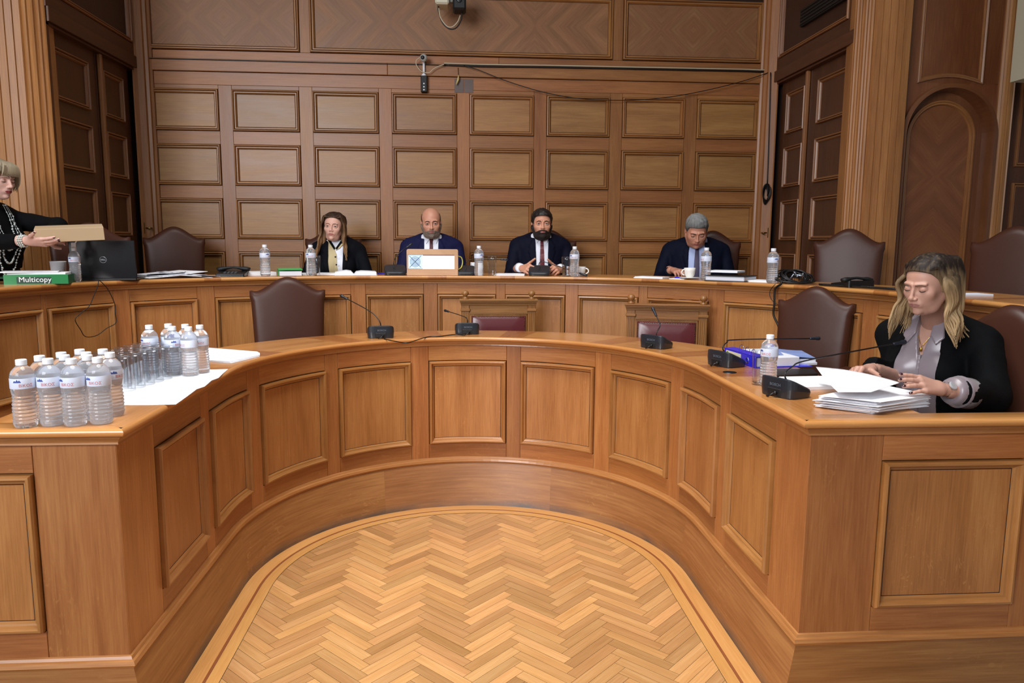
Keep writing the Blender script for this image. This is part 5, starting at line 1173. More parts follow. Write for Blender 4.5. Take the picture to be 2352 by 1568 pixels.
mb = MB(); mb.tube(smooth3([(-0.058, -0.006, -0.045), (-0.045, -0.006, -0.11), (0.0, -0.006, -0.168), (0.04, -0.006, -0.172), (0.08, -0.006, -0.135), (0.098, -0.006, -0.09)], 6), 0.004, 8, 0); mb.build('cream_cord', cable_w, t)
# vent grille on the right side wall above the door
V0 = atX(1834, 63, XR-0.02); V1 = atX(1929, 2, XR-0.02); V2 = atX(1834, 26, XR-0.02)
t = thing('vent_grille', 'black slotted vent grille in the panel above the right door', 'vent', (XR-0.012, V1[1], V0[2]))
Lv = abs(V0[1]-V1[1])+0.10; Hv = max(0.12, V2[2]-V0[2])
MB().box((0.0, -0.10, 0.0), (0.03, Lv-0.1, Hv), bev=0.002).build('grille_frame', blackm, t)
for k in range(5): MB().box((-0.006, -0.09, 0.012+Hv*0.19*k), (0.0, Lv-0.11, 0.020+Hv*0.19*k)).build('slat', plain('slat_dark', '#1c1a16', 0.5), t)
# ================================================================ people: implicit surfaces turned into continuous meshes
f32 = np.float32
def surf_nets(fn, lo, hi, h):
    lo = np.array(lo, float); n = np.ceil((np.array(hi)-lo)/h).astype(int)+1
    ax = [lo[k]+h*np.arange(n[k]) for k in range(3)]
    G = np.stack(np.meshgrid(*ax, indexing='ij'), -1).astype(f32); F = fn(G.reshape(-1, 3)).reshape(n)
    S = F < 0; c = [slice(0, -1), slice(1, None)]
    cnt = sum(S[c[a], c[b_], c[d]].astype(np.int8) for a in (0, 1) for b_ in (0, 1) for d in (0, 1)); act = (cnt > 0) & (cnt < 8)
    idx = -np.ones(act.shape, int); I = np.argwhere(act); idx[act] = np.arange(len(I)); acc = np.zeros((len(I), 3)); w = np.zeros(len(I))
    i, j, k = I.T
    for a in (0, 1):
        for b_ in (0, 1):
            for axn in range(3):
                o0 = [0, 0, 0]; oth = [q for q in range(3) if q != axn]; o0[oth[0]] = a; o0[oth[1]] = b_; o1 = list(o0); o1[axn] = 1
                f0 = F[i+o0[0], j+o0[1], k+o0[2]]; f1 = F[i+o1[0], j+o1[1], k+o1[2]]; m = (f0 < 0) != (f1 < 0)
                t = np.where(m, f0/(f0-f1+1e-12), 0); p = np.array(o0, float)[None].repeat(len(I), 0); p[:, axn] += t; acc[m] += p[m]; w[m] += 1
    V = lo+(I+acc/w[:, None])*h; Q = []
    for axn in range(3):
        sl0 = [slice(1, -1)]*3; sl1 = [slice(1, -1)]*3; sl0[axn] = slice(0, -1); sl1[axn] = slice(1, None)
        A, B = S[tuple(sl0)], S[tuple(sl1)]; E_ = np.argwhere(A != B)
        if not len(E_): continue
        off = np.ones(3, int); off[axn] = 0; E2 = E_+off; a, b_ = [q for q in range(3) if q != axn]
        def cell(da, db):
            C_ = E2.copy(); C_[:, a] -= da; C_[:, b_] -= db; return idx[C_[:, 0], C_[:, 1], C_[:, 2]]
        q = np.stack([cell(1, 1), cell(0, 1), cell(0, 0), cell(1, 0)], 1); fl_ = A[tuple(E_.T)]
        if axn == 1: fl_ = ~fl_
        q[~fl_] = q[~fl_][:, ::-1]; Q.append(q)
    return V, np.concatenate(Q)
def smin(a, b_, k):
    h = np.clip(0.5+0.5*(b_-a)/k, 0, 1); return b_*(1-h)+a*h-k*h*(1-h)
def smax(a, b_, k): return -smin(-a, -b_, k)
def cap(P, a, b_, ra, rb):
    a = np.array(a, f32); b_ = np.array(b_, f32); d = b_-a; t = np.clip(((P-a)@d)/max(float(d@d), 1e-9), 0, 1); return np.linalg.norm(P-a-t[:, None]*d, axis=1)-(ra+(rb-ra)*t)
def ell(P, c, r, rot=None):
    q = P-np.array(c, f32)
    if rot is not None: q = q@np.array(rot, f32)
    r = np.array(r, f32); k0 = np.linalg.norm(q/r, axis=1); k1 = np.linalg.norm(q/(r*r), axis=1)+1e-9; return k0*(k0-1)/k1
def poly2(x, z, poly):
    poly = np.array(poly, float); d = np.full(x.shape, 1e9); s = np.ones(x.shape); n = len(poly)
    for i in range(n):
        a, b_ = poly[i], poly[i-1]; e = b_-a; wx, wz = x-a[0], z-a[1]; t = np.clip((wx*e[0]+wz*e[1])/(e@e), 0, 1)
        d = np.minimum(d, (wx-e[0]*t)**2+(wz-e[1]*t)**2); c1 = z >= a[1]; c2 = z < b_[1]; c3 = e[0]*wz > e[1]*wx
        s = np.where((c1 & c2 & c3) | (~c1 & ~c2 & ~c3), -s, s)
    return s*np.sqrt(d)
def wob(P, f, a, ph=0.0): return a*(np.sin(P[:, 0]*f+ph)*np.sin(P[:, 1]*f*1.1+1.3+ph)*np.sin(P[:, 2]*f*0.9+2.1))
def mesh_from(parts, name, mats, parent=None, smooth=True):
    """parts: (V, F, material index or per-face array)"""
    me = bpy.data.meshes.new(name); V = np.concatenate([p[0] for p in parts]); off = 0; F = []; Mi_ = []
    for v, f, m in parts: F.append(np.array(f)+off); off += len(v); Mi_.append(np.full(len(f), m) if np.isscalar(m) else m)
    F = np.concatenate(F); Mi_ = np.concatenate(Mi_).astype(int)
    me.vertices.add(len(V)); me.vertices.foreach_set('co', V.astype(f32).ravel()); me.loops.add(F.size); me.loops.foreach_set('vertex_index', F.ravel())
    me.polygons.add(len(F)); me.polygons.foreach_set('loop_start', np.arange(0, F.size, 4)); 
    for m in mats: me.materials.append(m)
    me.polygons.foreach_set('material_index', Mi_); me.polygons.foreach_set('use_smooth', [smooth]*len(F)); me.update(calc_edges=True); me.validate()
    o = bpy.data.objects.new(name, me); return link(o, parent)
def skin_mat(name, col, rough=0.5):
    m, nt, b = nmat(name); c = lin(col); b.inputs['Roughness'].default_value = rough; b.inputs['Subsurface Weight'].default_value = 0.12; b.inputs['Subsurface Radius'].default_value = (0.02, 0.008, 0.004); b.inputs['Subsurface Scale'].default_value = 0.3
    tc = nt.nodes.new('ShaderNodeTexCoord'); n = nt.nodes.new('ShaderNodeTexNoise'); n.inputs['Scale'].default_value = 28; nt.links.new(tc.outputs['Object'], n.inputs['Vector'])
    mx = nt.nodes.new('ShaderNodeMix'); mx.data_type = 'RGBA'; mx.inputs['A'].default_value = (c[0]*0.92, c[1]*0.84, c[2]*0.82, 1); mx.inputs['B'].default_value = (min(1, c[0]*1.06), min(1, c[1]*1.06), min(1, c[2]*1.06), 1)
    nt.links.new(n.outputs['Fac'], mx.inputs['Factor']); nt.links.new(mx.outputs['Result'], b.inputs['Base Color']); return m
def hair_mat(name, root, tip, z0, z1, rough=0.58):
    """hair colour runs from root to tip along the height of the object, with strand streaks"""
    m, nt, b = nmat(name); L = nt.links; tc = nt.nodes.new('ShaderNodeTexCoord'); sp = nt.nodes.new('ShaderNodeSeparateXYZ'); L.new(tc.outputs['Object'], sp.inputs[0])
    mp = nt.nodes.new('ShaderNodeMapping'); mp.inputs['Scale'].default_value = (80, 80, 9); L.new(tc.outputs['Object'], mp.inputs[0])
    n = nt.nodes.new('ShaderNodeTexNoise'); n.inputs['Scale'].default_value = 1; n.inputs['Detail'].default_value = 3; L.new(mp.outputs[0], n.inputs['Vector'])
    mr = nt.nodes.new('ShaderNodeMapRange'); mr.inputs[1].default_value = z1; mr.inputs[2].default_value = z0; L.new(sp.outputs[2], mr.inputs[0])
    fac = math_node(nt, 'ADD', mr.outputs[0], math_node(nt, 'MULTIPLY_ADD', n.outputs['Fac'], 0.8, -0.40)); cl = nt.nodes.new('ShaderNodeClamp'); L.new(fac, cl.inputs[0])
    mx = nt.nodes.new('ShaderNodeMix'); mx.data_type = 'RGBA'; L.new(cl.outputs[0], mx.inputs['Factor']); mx.inputs['A'].default_value = lin(root); mx.inputs['B'].default_value = lin(tip); L.new(mx.outputs['Result'], b.inputs['Base Color'])
    bp = nt.nodes.new('ShaderNodeBump'); bp.inputs['Strength'].default_value = 0.25; bp.inputs['Distance'].default_value = 0.002; L.new(n.outputs['Fac'], bp.inputs['Height']); L.new(bp.outputs[0], b.inputs['Normal'])
    b.inputs['Roughness'].default_value = rough; b.inputs['Specular IOR Level'].default_value = 0.25; return m
lipm = plain('lips', '#a8615a', 0.4); lipd = plain('lips_red', '#8f3a3c', 0.35); eyew = plain('eye_white', '#d9d4cf', 0.2); iris = plain('iris_brown', '#2a1a12', 0.15); lash = plain('lash_dark', '#1b1210', 0.6); nailr = plain('nail_polish', '#3a0c14', 0.15, coat=0.6); gold = plain('gold', '#c9a24a', 0.25, 1.0)
# ---------------------------------------------------------------- head
def head_sdf(P, fem=0.0, jaw=1.0, lid='open', fat=0.0):
    x = np.abs(P[:, 0]); Q = P.copy(); Q[:, 0] = x
    d = ell(Q, (0, 0.018, 0.028), (0.0745, 0.094, 0.083))
    d = smin(d, ell(Q, (0, -0.026, -0.038), (0.057+fat*0.006-0.003*fem, 0.064, 0.074-0.002*fem)), 0.03)
    d = smin(d, cap(Q, (0, -0.050, -0.090), (0.030*jaw, -0.030, -0.084), 0.021-0.003*fem, 0.022-0.004*fem), 0.022)
    d = smin(d, cap(Q, (0.036*jaw, -0.024, -0.080), (0.058*jaw, 0.010, -0.042), 0.016, 0.014), 0.022)
    d = smin(d, ell(Q, (0.038, -0.056, -0.018), (0.021, 0.017, 0.018)), 0.022)                       # cheekbone
    d = smin(d, cap(Q, (0.008, -0.083, 0.024), (0.042, -0.070, 0.024), 0.0085-0.0035*fem, 0.008-0.0035*fem), 0.012)        # brow ridge
    d = smax(d, -ell(Q, (0.031, -0.090, 0.004), (0.018, 0.013, 0.0125)), 0.013)                      # socket
    d = smin(d, cap(P, (0, -0.082, 0.016), (0, -0.104+0.003*fem, -0.024+0.002*fem), 0.0062-0.001*fem, 0.0085-0.0012*fem), 0.009)              # nose bridge
    d = smin(d, ell(P, (0, -0.1035+0.003*fem, -0.0275+0.002*fem), (0.0105-0.001*fem, 0.0105, 0.0088)), 0.006)
    d = smin(d, ell(Q, (0.0108, -0.0945, -0.0300), (0.0072, 0.0085, 0.0068)), 0.004)
    d = smax(d, -ell(Q, (0.0062, -0.0985, -0.0368), (0.0034, 0.0042, 0.003)), 0.002)                 # nostril
    d = smin(d, ell(P, (0, -0.080, -0.054), (0.026, 0.0125, 0.016)), 0.012)                          # muzzle
    d = smin(d, cap(Q, (0, -0.0930, -0.0515), (0.0215, -0.0825, -0.0550), 0.0038, 0.0018), 0.003)    # upper lip
    d = smin(d, cap(Q, (0, -0.0915, -0.0605), (0.0185, -0.0835, -0.0585), 0.0048, 0.0020), 0.003)    # lower lip
    d = smax(d, -cap(Q, (0, -0.0975, -0.0562), (0.0235, -0.0850, -0.0562), 0.0012, 0.0010), 0.0016)  # mouth line
    d = smax(d, -ell(P, (0, -0.092, -0.0715), (0.016, 0.0055, 0.0045)), 0.006)
    d = smin(d, ell(P, (0, -0.0745, -0.0885), (0.017, 0.0135, 0.013)), 0.012)                        # chin
    # eyelids
    up = ell(Q, (0.0305, -0.0715 if lid == 'open' else -0.0672, 0.0040), (0.0158, 0.0158, 0.0132))
    zc = P[:, 2]+0.25*(x-0.0305)**2/0.0158
    if lid == 'open':
        slit = np.maximum(np.abs(P[:, 2]-0.0035)-(0.0046-0.0042*np.clip(((x-0.0305)/0.0135)**2, 0, 1)), -P[:, 1]-0.5)
        up = np.maximum(up, -np.maximum(slit, P[:, 1]+0.075))
    else:
        slit = np.abs(P[:, 2]+0.0035-0.0030*((x-0.0305)/0.0135)**2)-0.0009; up = np.maximum(up, -np.maximum(slit, P[:, 1]+0.0808))
    d = smin(d, up, 0.004)
    # ears
    e = ell(Q, (0.0765, 0.016, -0.004), (0.0070, 0.0165, 0.0285)); e = smax(e, -ell(Q, (0.0850, 0.012, 0.0), (0.0065, 0.0095, 0.018)), 0.004); d = smin(d, e, 0.006)
    d = smin(d, ell(Q, (0.0745, 0.006, -0.028), (0.005, 0.006, 0.008)), 0.004)
    return d
def lock(path, r0, r1, n=5, seg=5):
    C_ = smooth3(path, seg); m = len(C_); mb = MB(); mb.tube(C_, [max(0.0012, r0*math.sin(PI*min(0.5, 0.15+i/m*1.2))*(1-(i/m)**2.2)) for i in range(m)], n, caps=False)
    return np.array(mb.v), np.array(mb.f)
def build_head(body, Mh, neck_to, skin, lips, opt, h=0.0024):
    """returns mesh part in person space; Mh head frame -> person frame"""
    inv = Mh.inverted(); s = Mh.to_scale()[0]; nb = inv @ Vector(neck_to); rn = opt.get('neck', 0.052)
    def fn(P):
        d = head_sdf(P, opt.get('fem', 0), opt.get('jaw', 1.0), opt.get('lid', 'open'), opt.get('fat', 0))
        return smin(d, cap(P, (0, 0.028, -0.060), tuple(nb), rn, rn*1.06), 0.022)
    V, F = surf_nets(fn, (-0.10, -0.125, min(-0.125, nb[2]-0.02)), (0.10, 0.125, 0.125), h)
    c = V[F].mean(1); lp = ((c[:, 0]/0.0225)**2+((c[:, 2]+0.0568)/0.0078)**2 < 1) & (c[:, 1] < -0.080)
    return V, F, np.where(lp, 1, 0)
def xf(V, Mx): return V@np.array(Mx.to_3x3()).T+np.array(Mx.translation)
def make_person(spec):
    """builds one person; person space: faces -y, z = 0 on the platform"""
    root_loc = spec['loc']; rz = spec['rz']; Rz = Matrix.Translation(root_loc) @ Matrix.Rotation(rz, 4, 'Z'); Ri = Rz.inverted()
    def L_(p): return np.array(Ri @ Vector(p))
    skin = skin_mat('skin', spec['skin']); fem = spec.get('fem', 0); k = spec.get('k', 1.0); B = spec['bulk']
    sh = spec.get('shoulder_z', 0.935); lean = spec.get('lean', 0.0); sw = spec.get('sw', 0.165)
    nb = np.array((0, 0.05-lean, sh+0.03)); hc = np.array(spec['head'] if 'head' in spec else (0, -0.01-lean, sh+0.175))
    Mh = Matrix.Translation(hc) @ Matrix.Rotation(spec.get('hyaw', 0), 4, 'Z') @ Matrix.Rotation(spec.get('hroll', 0), 4, 'Y') @ Matrix.Rotation(spec.get('hpitch', 0), 4, 'X') @ Matrix.Scale(spec.get('hs', 0.97), 4)
    if spec.get('stand'): hip = (0, 0.10, 0.80)
    else: hip = (0, 0.10, 0.53)
    def torso(P, t=0.0):
        Q = P.copy(); Q[:, 0] = np.abs(Q[:, 0]); zc = sh-0.13; yl = 0.055-lean
        d = ell(Q, (0, yl, zc), (0.158*B, 0.108*B, 0.185)); d = smin(d, cap(Q, (0.0, yl+0.012, sh-0.025), (sw-0.035, yl+0.012, sh-0.040), 0.062, 0.056), 0.05)
        d = smin(d, ell(Q, (0, (yl+0.08)/2, (zc+hip[2])/2), (0.150*B, 0.118*B, 0.20)), 0.07); d = smin(d, ell(Q, hip, (0.165*B, 0.125*B, 0.12)), 0.06)
        if fem: d = smin(d, ell(Q, (0.066, yl-0.085, sh-0.165), (0.058, 0.052, 0.058)), 0.035)
        d = smin(d, cap(Q, (0, nb[1]+0.012, sh-0.03), (0, nb[1], sh+0.045), 0.060, 0.048), 0.035)
        return d-t
    arms = spec['arms']   # list of (shoulder sign, elbow world, wrist world)
    A_ = []
    for s, el, wr in arms:
        S_ = np.array((s*sw, 0.065-lean, sh-0.045)); A_.append((S_, L_(el), L_(wr)))
    def armf(P, r0, r1, r2, t=0.0):
        d = None
        for S_, E_, W_ in A_:
            q = smin(cap(P, S_, E_, r0, r1), cap(P, E_, W_, r1, r2), 0.02); d = q if d is None else np.minimum(d, q)
        return d-t
    # ---- body: skin torso, limbs, neck, head and hands in one object
    parts = []
    legs = []
    if spec.get('stand'): legs = [((s*0.085, 0.10, 0.80), (s*0.09, 0.09, 0.45), (s*0.09, 0.12, 0.06)) for s in (-1, 1)]
    else: legs = [((s*0.085, 0.06, 0.54), (s*0.10, -0.32, 0.52), (s*0.10, -0.30, 0.07)) for s in (-1, 1)]
    def bodyf(P):
        d = torso(P, -0.012); d = smin(d, armf(P, 0.040, 0.034, 0.026), 0.02)
        for a, b_, c_ in legs:
            d = smin(d, smin(cap(P, a, b_, 0.075, 0.050), cap(P, b_, c_, 0.050, 0.034), 0.02), 0.03); d = smin(d, cap(P, c_, (c_[0], c_[1]-0.13, 0.035), 0.036, 0.030), 0.02)
        return d
    allp = np.array([p for a in A_ for p in a]); lo = np.minimum(allp.min(0)-0.07, (-0.25, -0.42, 0.0)); hi = np.maximum(allp.max(0)+0.07, (0.25, 0.26, sh+0.06))
    if not spec.get('stand'): hi[1] = max(hi[1], 0.28)
    V, F = surf_nets(bodyf, lo, hi, 0.013); parts.append((V, F, 0))
    V, F, m = build_head(None, Mh, tuple(nb-np.array((0, 0, 0.04))), skin, None, spec, spec.get('hres', 0.0024)); parts.append((xf(V, Mh), F, m))
    tips_all = []
    for hd in spec.get('hands', []):
        V, F, tips = hand_mesh(hd, L_, spec); parts.append((V, F, 0)); tips_all.append(tips)
    body = mesh_from(parts, 'person', [skin, spec.get('lips', lipm)]); body.matrix_world = Rz
    body.location = root_loc; body.rotation_euler = (0, 0, rz); tag(body, spec['label'], 'person')
    # ---- eyes, lids, brows
    for s in (-1, 1):
        mb = MB(); mb.ball((s*0.0305, -0.0715, 0.0035), 0.0122, 14)
        if spec.get('lid', 'open') == 'open': e = mb.build('eye', eyew, body, smooth=True); e.data.transform(Mh); mb = MB(); g = spec.get('gaze', (0, 0)); mb.ball((s*0.0305+g[0], -0.0795, 0.0035+g[1]), 0.0058, 12); i_ = mb.build('iris', iris, e, smooth=True); i_.data.transform(Mh)
        mb = MB(); z_ = 0.0085 if spec.get('lid', 'open') == 'open' else -0.0035
        sg = 1 if spec.get('lid', 'open') == 'open' else -1
        pts = [(s*(0.0305+u*0.0135), (-0.0868 if sg > 0 else -0.0830)+0.0045*u*u+0.001*(1 if sg < 0 else 0), z_-sg*0.0042*u*u) for u in np.linspace(-1, 1, 7)]
        mb.tube(pts, [0.0006, 0.0010, 0.0012, 0.0013, 0.0013, 0.0012, 0.0007], 5); o = mb.build('eyelash_line', lash, body, smooth=True); o.data.transform(Mh)
        mb = MB(); br = spec.get('brow_r', 0.0028)
        pts = [(s*0.014, -0.0925, 0.0232), (s*0.023, -0.0930, 0.0252), (s*0.034, -0.0880, 0.0256), (s*0.046, -0.0765, 0.0200)]
        C_ = smooth3(pts, 4); mb.tube(C_, [br*(0.75+0.35*math.sin(PI*i/len(C_)))*(1-0.6*(i/len(C_))**2) for i in range(len(C_))], 6); o = mb.build('eyebrow', spec['brow'], body, smooth=True); o.data.transform(Mh)
    # ---- hair
    hk = spec.get('hair')
    if hk:
        hy = [-0.12, -0.07, -0.045, -0.028, -0.014, 0.03, 0.05, 0.13]; hz = spec.get('hairline', [0.078, 0.072, 0.052, 0.020, -0.022, 0.010, -0.050, -0.070])
        def hf(P):
            d = ell(P, (0, 0.018, 0.028), (0.0745, 0.094, 0.083)); d = smin(d, ell(P, (0, 0.04, -0.02), (0.062, 0.066, 0.07)), 0.03); x = np.abs(P[:, 0])
            t = spec.get('hair_t', 0.009)*np.clip(0.22+(P[:, 2]-0.005)*11, 0.22, 1.0)*(1+spec.get('quiff', 0)*np.clip(-P[:, 1]*10, 0, 1)*np.clip((P[:, 2]-0.05)*20, 0, 1))
            d = d-t+wob(P, 130, spec.get('hair_w', 0.0018)*0.7)+wob(P, 75, spec.get('hair_w', 0.0018)*0.8, 1.0)
            zl = np.interp(P[:, 1], hy, hz)-0.10*np.clip(x-0.05, 0, 1)*(P[:, 1] < -0.05); d = smax(d, (zl-P[:, 2])*0.9, 0.004)
            if hk == 'long' and spec.get('mass'):
                zl_, rr = spec['mass']; Qh = P.copy(); Qh[:, 0] = x; d = smin(d, np.minimum(cap(Qh, (0.070, 0.022, 0.03), (0.080, 0.014, zl_), rr, rr*0.75), cap(Qh, (0.040, 0.062, 0.0), (0.050, 0.050, zl_*1.05), rr*1.4, rr)), 0.03)
            if hk == 'bald': d = np.maximum(d, (P[:, 2]-(0.068-1.6*np.clip(-P[:, 1]-0.0, 0, 1)))*0.9)
            return d
        V, F = surf_nets(hf, (-0.13, -0.125, min(-0.10, spec.get('mass', (0,))[0]*1.05-0.04)), (0.13, 0.135, 0.14), 0.0026); pr = [(xf(V, Mh), F, 0)]
        if hk == 'long': pr += [(xf(v, Mh), f, 0) for v, f in spec['locks']()]
        mesh_from(pr, 'hair', [spec['hair_m']], body)
    if spec.get('beard'):
        bt, top, msta = spec['beard']
        def bf(P):
            d = head_sdf(P, 0, spec.get('jaw', 1.0), 'open', spec.get('fat', 0))-bt*np.clip(0.3+(-P[:, 2]-0.03)*12, 0.25, 1.15)+wob(P, 260, 0.0009)
            line = np.interp(P[:, 1], [-0.12, -0.09, -0.075, -0.05, -0.02, 0.004], [-0.0410, -0.0425, -0.052, -0.058, -0.030, 0.000]); d = np.maximum(d, (P[:, 2]-line)*0.8)
            mouth = np.sqrt((P[:, 0]/0.0200)**2+((P[:, 2]+0.0575)/0.0068)**2)-1; d = np.maximum(d, np.where(P[:, 1] < -0.07, -mouth*0.008, -1)); return np.maximum(d, P[:, 1]-0.012)
        V, F = surf_nets(bf, (-0.09, -0.125, -0.135), (0.09, 0.03, 0.02), 0.0022); mesh_from([(xf(V, Mh), F, 0)], 'beard', [spec['beard_m']], body)
    # ---- clothes
    rs = spec.get('sleeve', (0.054, 0.045, 0.036)); opening = spec['opening']; ylim = 0.03-lean
    def jk(P):
        d = smin(torso(P, 0.012), armf(P, *rs), 0.016); lp = np.zeros(len(P), f32)
        fr = P[:, 1] < ylim
        for pg in spec.get('lapels', []):
            for s in (-1, 1): lp = np.maximum(lp, np.where((poly2(P[:, 0]*s, P[:, 2], pg) < 0) & fr, 0.0055, 0))
        d = d-lp+wob(P, 38, 0.0028)+wob(P, 85, 0.0012, 2.0)
        o = poly2(P[:, 0], P[:, 2], opening); d = np.maximum(d, np.where(fr, -o, -1)*1.0)
        d = np.maximum(d, P[:, 2]-(sh+0.046)-0.50*np.clip(P[:, 1]-nb[1], -0.06, 0.08))
        cb_ = spec.get('cuff_back', 0.012)
        for i, (S_, E_, W_) in enumerate(A_):   # cuff ends
            ax_ = (W_-E_)/np.linalg.norm(W_-E_); d = np.maximum(d, np.where(np.linalg.norm(P-W_, axis=1) < 0.12, (P-W_)@ax_+(cb_[i] if hasattr(cb_, '__len__') else cb_), -1))
        return np.maximum(d, spec.get('hem', 0.50)-P[:, 2])
    lo = np.minimum(allp.min(0)-0.08, (-0.24, -0.16-lean, 0.5)); hi = np.maximum(allp.max(0)+0.08, (0.24, 0.25, sh+0.07))
    V, F = surf_nets(jk, lo, hi, spec.get('jres', 0.0065)); mesh_from([(V, F, 0)], spec.get('jname', 'jacket'), [spec['jacket_m']], body)
    def shell(name, t0, t1, pg, mat, zmax=9, res=0.0035, extra=None, mesh_only=False):
        def fn(P):
            T = torso(P); d = np.maximum(T-t1, -(T-t0)) if t0 is not None else T-t1
            d = np.maximum(d, poly2(P[:, 0], P[:, 2], pg)); d = np.maximum(d, P[:, 1]-ylim); return d
        pa = np.array(pg); lo_ = (pa[:, 0].min()-0.01, -0.30-lean, pa[:, 1].min()-0.01); hi_ = (pa[:, 0].max()+0.01, ylim+0.01, pa[:, 1].max()+0.01)
        V, F = surf_nets(fn, lo_, hi_, res); return mesh_from([(V, F, 0)], name, [mat], body)
    spec['dress'](shell, sh, body, torso, L_)
    for tips in tips_all:
        if spec.get('nails'):
            for p, d_, n_ in tips:
                mb = MB(); mb.ball((0, 0, 0), 1.0, 10); M3 = np.stack([d_*0.0068, np.cross(n_, d_)*0.0050, n_*0.0022], 1); mb.tf(lambda q: tuple(M3@np.array(q)+p+n_*0.0050+d_*0.001)); mb.build('fingernail', nailr, body, smooth=True)
    return body, Mh, A_
# ---------------------------------------------------------------- hands
def hand_mesh(hd, L_, spec):
    """hd: wrist, dirv (finger direction), nrm (back of hand), side (toward thumb) in world; curls per finger"""
    W_ = L_(hd['wrist']); o = L_((0, 0, 0)); d = L_(hd['dir'])-o; n = L_(hd['nrm'])-o; d = d/np.linalg.norm(d); n = n-d*(n@d); n = n/np.linalg.norm(n); s = np.cross(n, d)*hd['thumb_side']; sc_ = hd.get('s', 0.93)
    def pt(a, b_, c_): return W_+(d*a+s*b_+n*c_)*sc_
    K = [pt(0.088, 0.030, 0.004), pt(0.092, 0.010, 0.007), pt(0.088, -0.010, 0.005), pt(0.080, -0.028, 0.0)]; Ln = [0.072, 0.079, 0.073, 0.057]; chains = []; tips = []
    for i in range(4):
        c = hd['curl'][i]; sp = (1.5-i)*hd.get('spread', 0.05); p = K[i]; ang = 0; pts = [p]; di = d*math.cos(sp)+s*math.sin(sp)
        for f_, cc in zip((0.46, 0.30, 0.24), (c*0.9, c*1.1, c*0.7)):
            ang += cc; v = di*math.cos(ang)-n*math.sin(ang); p = p+v*Ln[i]*f_*sc_; pts.append(p)
        chains.append(pts); nn = n*math.cos(ang)+di*math.sin(ang); tips.append((pts[-1]-v*0.002, v, nn))
    td = hd.get('thumb', (0.75, 0.55, -0.35)); v = d*td[0]+s*td[1]+n*td[2]; v = v/np.linalg.norm(v); t0 = pt(0.022, 0.024, -0.006); t1 = t0+v*0.042*sc_; td2 = hd.get('thumb2', (0.95, 0.15, -0.3)); v2 = d*td2[0]+s*td2[1]+n*td2[2]; v2 = v2/np.linalg.norm(v2); t2 = t1+v2*0.030*sc_; t3 = t2+v2*0.024*sc_
    nn = n*0.75+s*0.6; nn = nn-v2*(nn@v2); tips.append((t3, v2, nn/np.linalg.norm(nn)))
    fr = hd.get('r', 0.0085)*sc_
    def fn(P):
        D = cap(P, W_-d*hd.get('stub', 0.07), W_+d*0.01, 0.026*sc_, 0.0235*sc_)
        for i in range(4): D = smin(D, cap(P, pt(0.012, (1.5-i)*0.010, 0), K[i], 0.0155*sc_, 0.0110*sc_), 0.012)
        D = smin(D, cap(P, pt(0.015, 0.016, -0.006), t1, 0.0165*sc_, 0.0105*sc_), 0.012)
        D = smin(D, np.minimum(cap(P, t1, t2, fr*1.12, fr*1.02), cap(P, t2, t3, fr*1.05, fr*0.85)), 0.004)
        for i, pts in enumerate(chains):
            r = fr*(1.0, 1.03, 0.98, 0.88)[i]; q = cap(P, pts[0], pts[1], r*1.12, r); q = smin(q, cap(P, pts[1], pts[2], r*1.02, r*0.94), 0.002); q = smin(q, cap(P, pts[2], pts[3], r*0.95, r*0.80), 0.002); D = smin(D, q, 0.0045)
        return D
    allp = np.array([p for c in chains for p in c]+[t1, t2, t3, W_, W_-d*0.09]); V, F = surf_nets(fn, allp.min(0)-0.035, allp.max(0)+0.035, hd.get('res', 0.0026)); return V, F, tips
navy = plain('navy_suit', '#0a0d1e', 0.75, spec=0.12, bump=0.2, bscale=120); navy2 = plain('blue_suit', '#17193c', 0.7, spec=0.12, bump=0.2, bscale=120); navy3 = plain('dark_blue_suit', '#080d1f', 0.75, spec=0.12, bump=0.2, bscale=120)
blackc = plain('black_blazer', '#050608', 0.8, spec=0.12, bump=0.2, bscale=400); shirt_w = plain('white_shirt', '#e3e7f2', 0.7); shirt_b = plain('pale_blue_shirt', '#aebde6', 0.7); beige = plain('beige_vest', '#bfae84', 0.7); satin = plain('taupe_satin', '#857a80', 0.28, sheen=0.2, bump=0.05, bscale=40)
LAP = lambda sh: [(0.046, sh+0.03), (0.060, sh+0.02), (0.098, sh-0.052), (0.083, sh-0.062), (0.100, sh-0.078), (0.048, sh-0.26), (0.040, sh-0.26), (0.043, sh-0.05)]
def opening(sh, wt=0.046, wb=0.042, zb=0.35): return [(-wt, sh+0.09), (-wt, sh+0.02), (-wb, sh-0.10), (-wb, sh-zb), (wb, sh-zb), (wb, sh-0.10), (wt, sh+0.02), (wt, sh+0.09)]
def suit_dress(shirt_m, tie_m, tw=0.022, collar_m=None):
    def f(shell, sh, body, torso, L_):
        shell('shirt', None, 0.004, [(-0.075, sh+0.052), (-0.075, sh-0.36), (0.075, sh-0.36), (0.075, sh+0.052)], shirt_m, res=0.005)
        shell('tie', 0.003, 0.010, [(-0.017, sh+0.024), (-0.011, sh-0.008), (-tw*0.75, sh-0.12), (-tw, sh-0.30), (tw, sh-0.30), (tw*0.75, sh-0.12), (0.011, sh-0.008), (0.017, sh+0.024)], tie_m, res=0.0028)
        for s in (-1, 1): shell('collar', 0.002, 0.0125, [(s*0.004, sh+0.026), (s*0.030, sh+0.056), (s*0.054, sh+0.052), (s*0.050, sh+0.010), (s*0.036, sh-0.022)], collar_m or shirt_m, res=0.0028)
    return f
def W3(px, py, Y): return atY(px, py, Y)
# ================================================================ the six people
def seat_at(px, Y): return atY(px, 560, Y)[0]
def zat(px, py, Y): return atY(px, py, Y)[2]
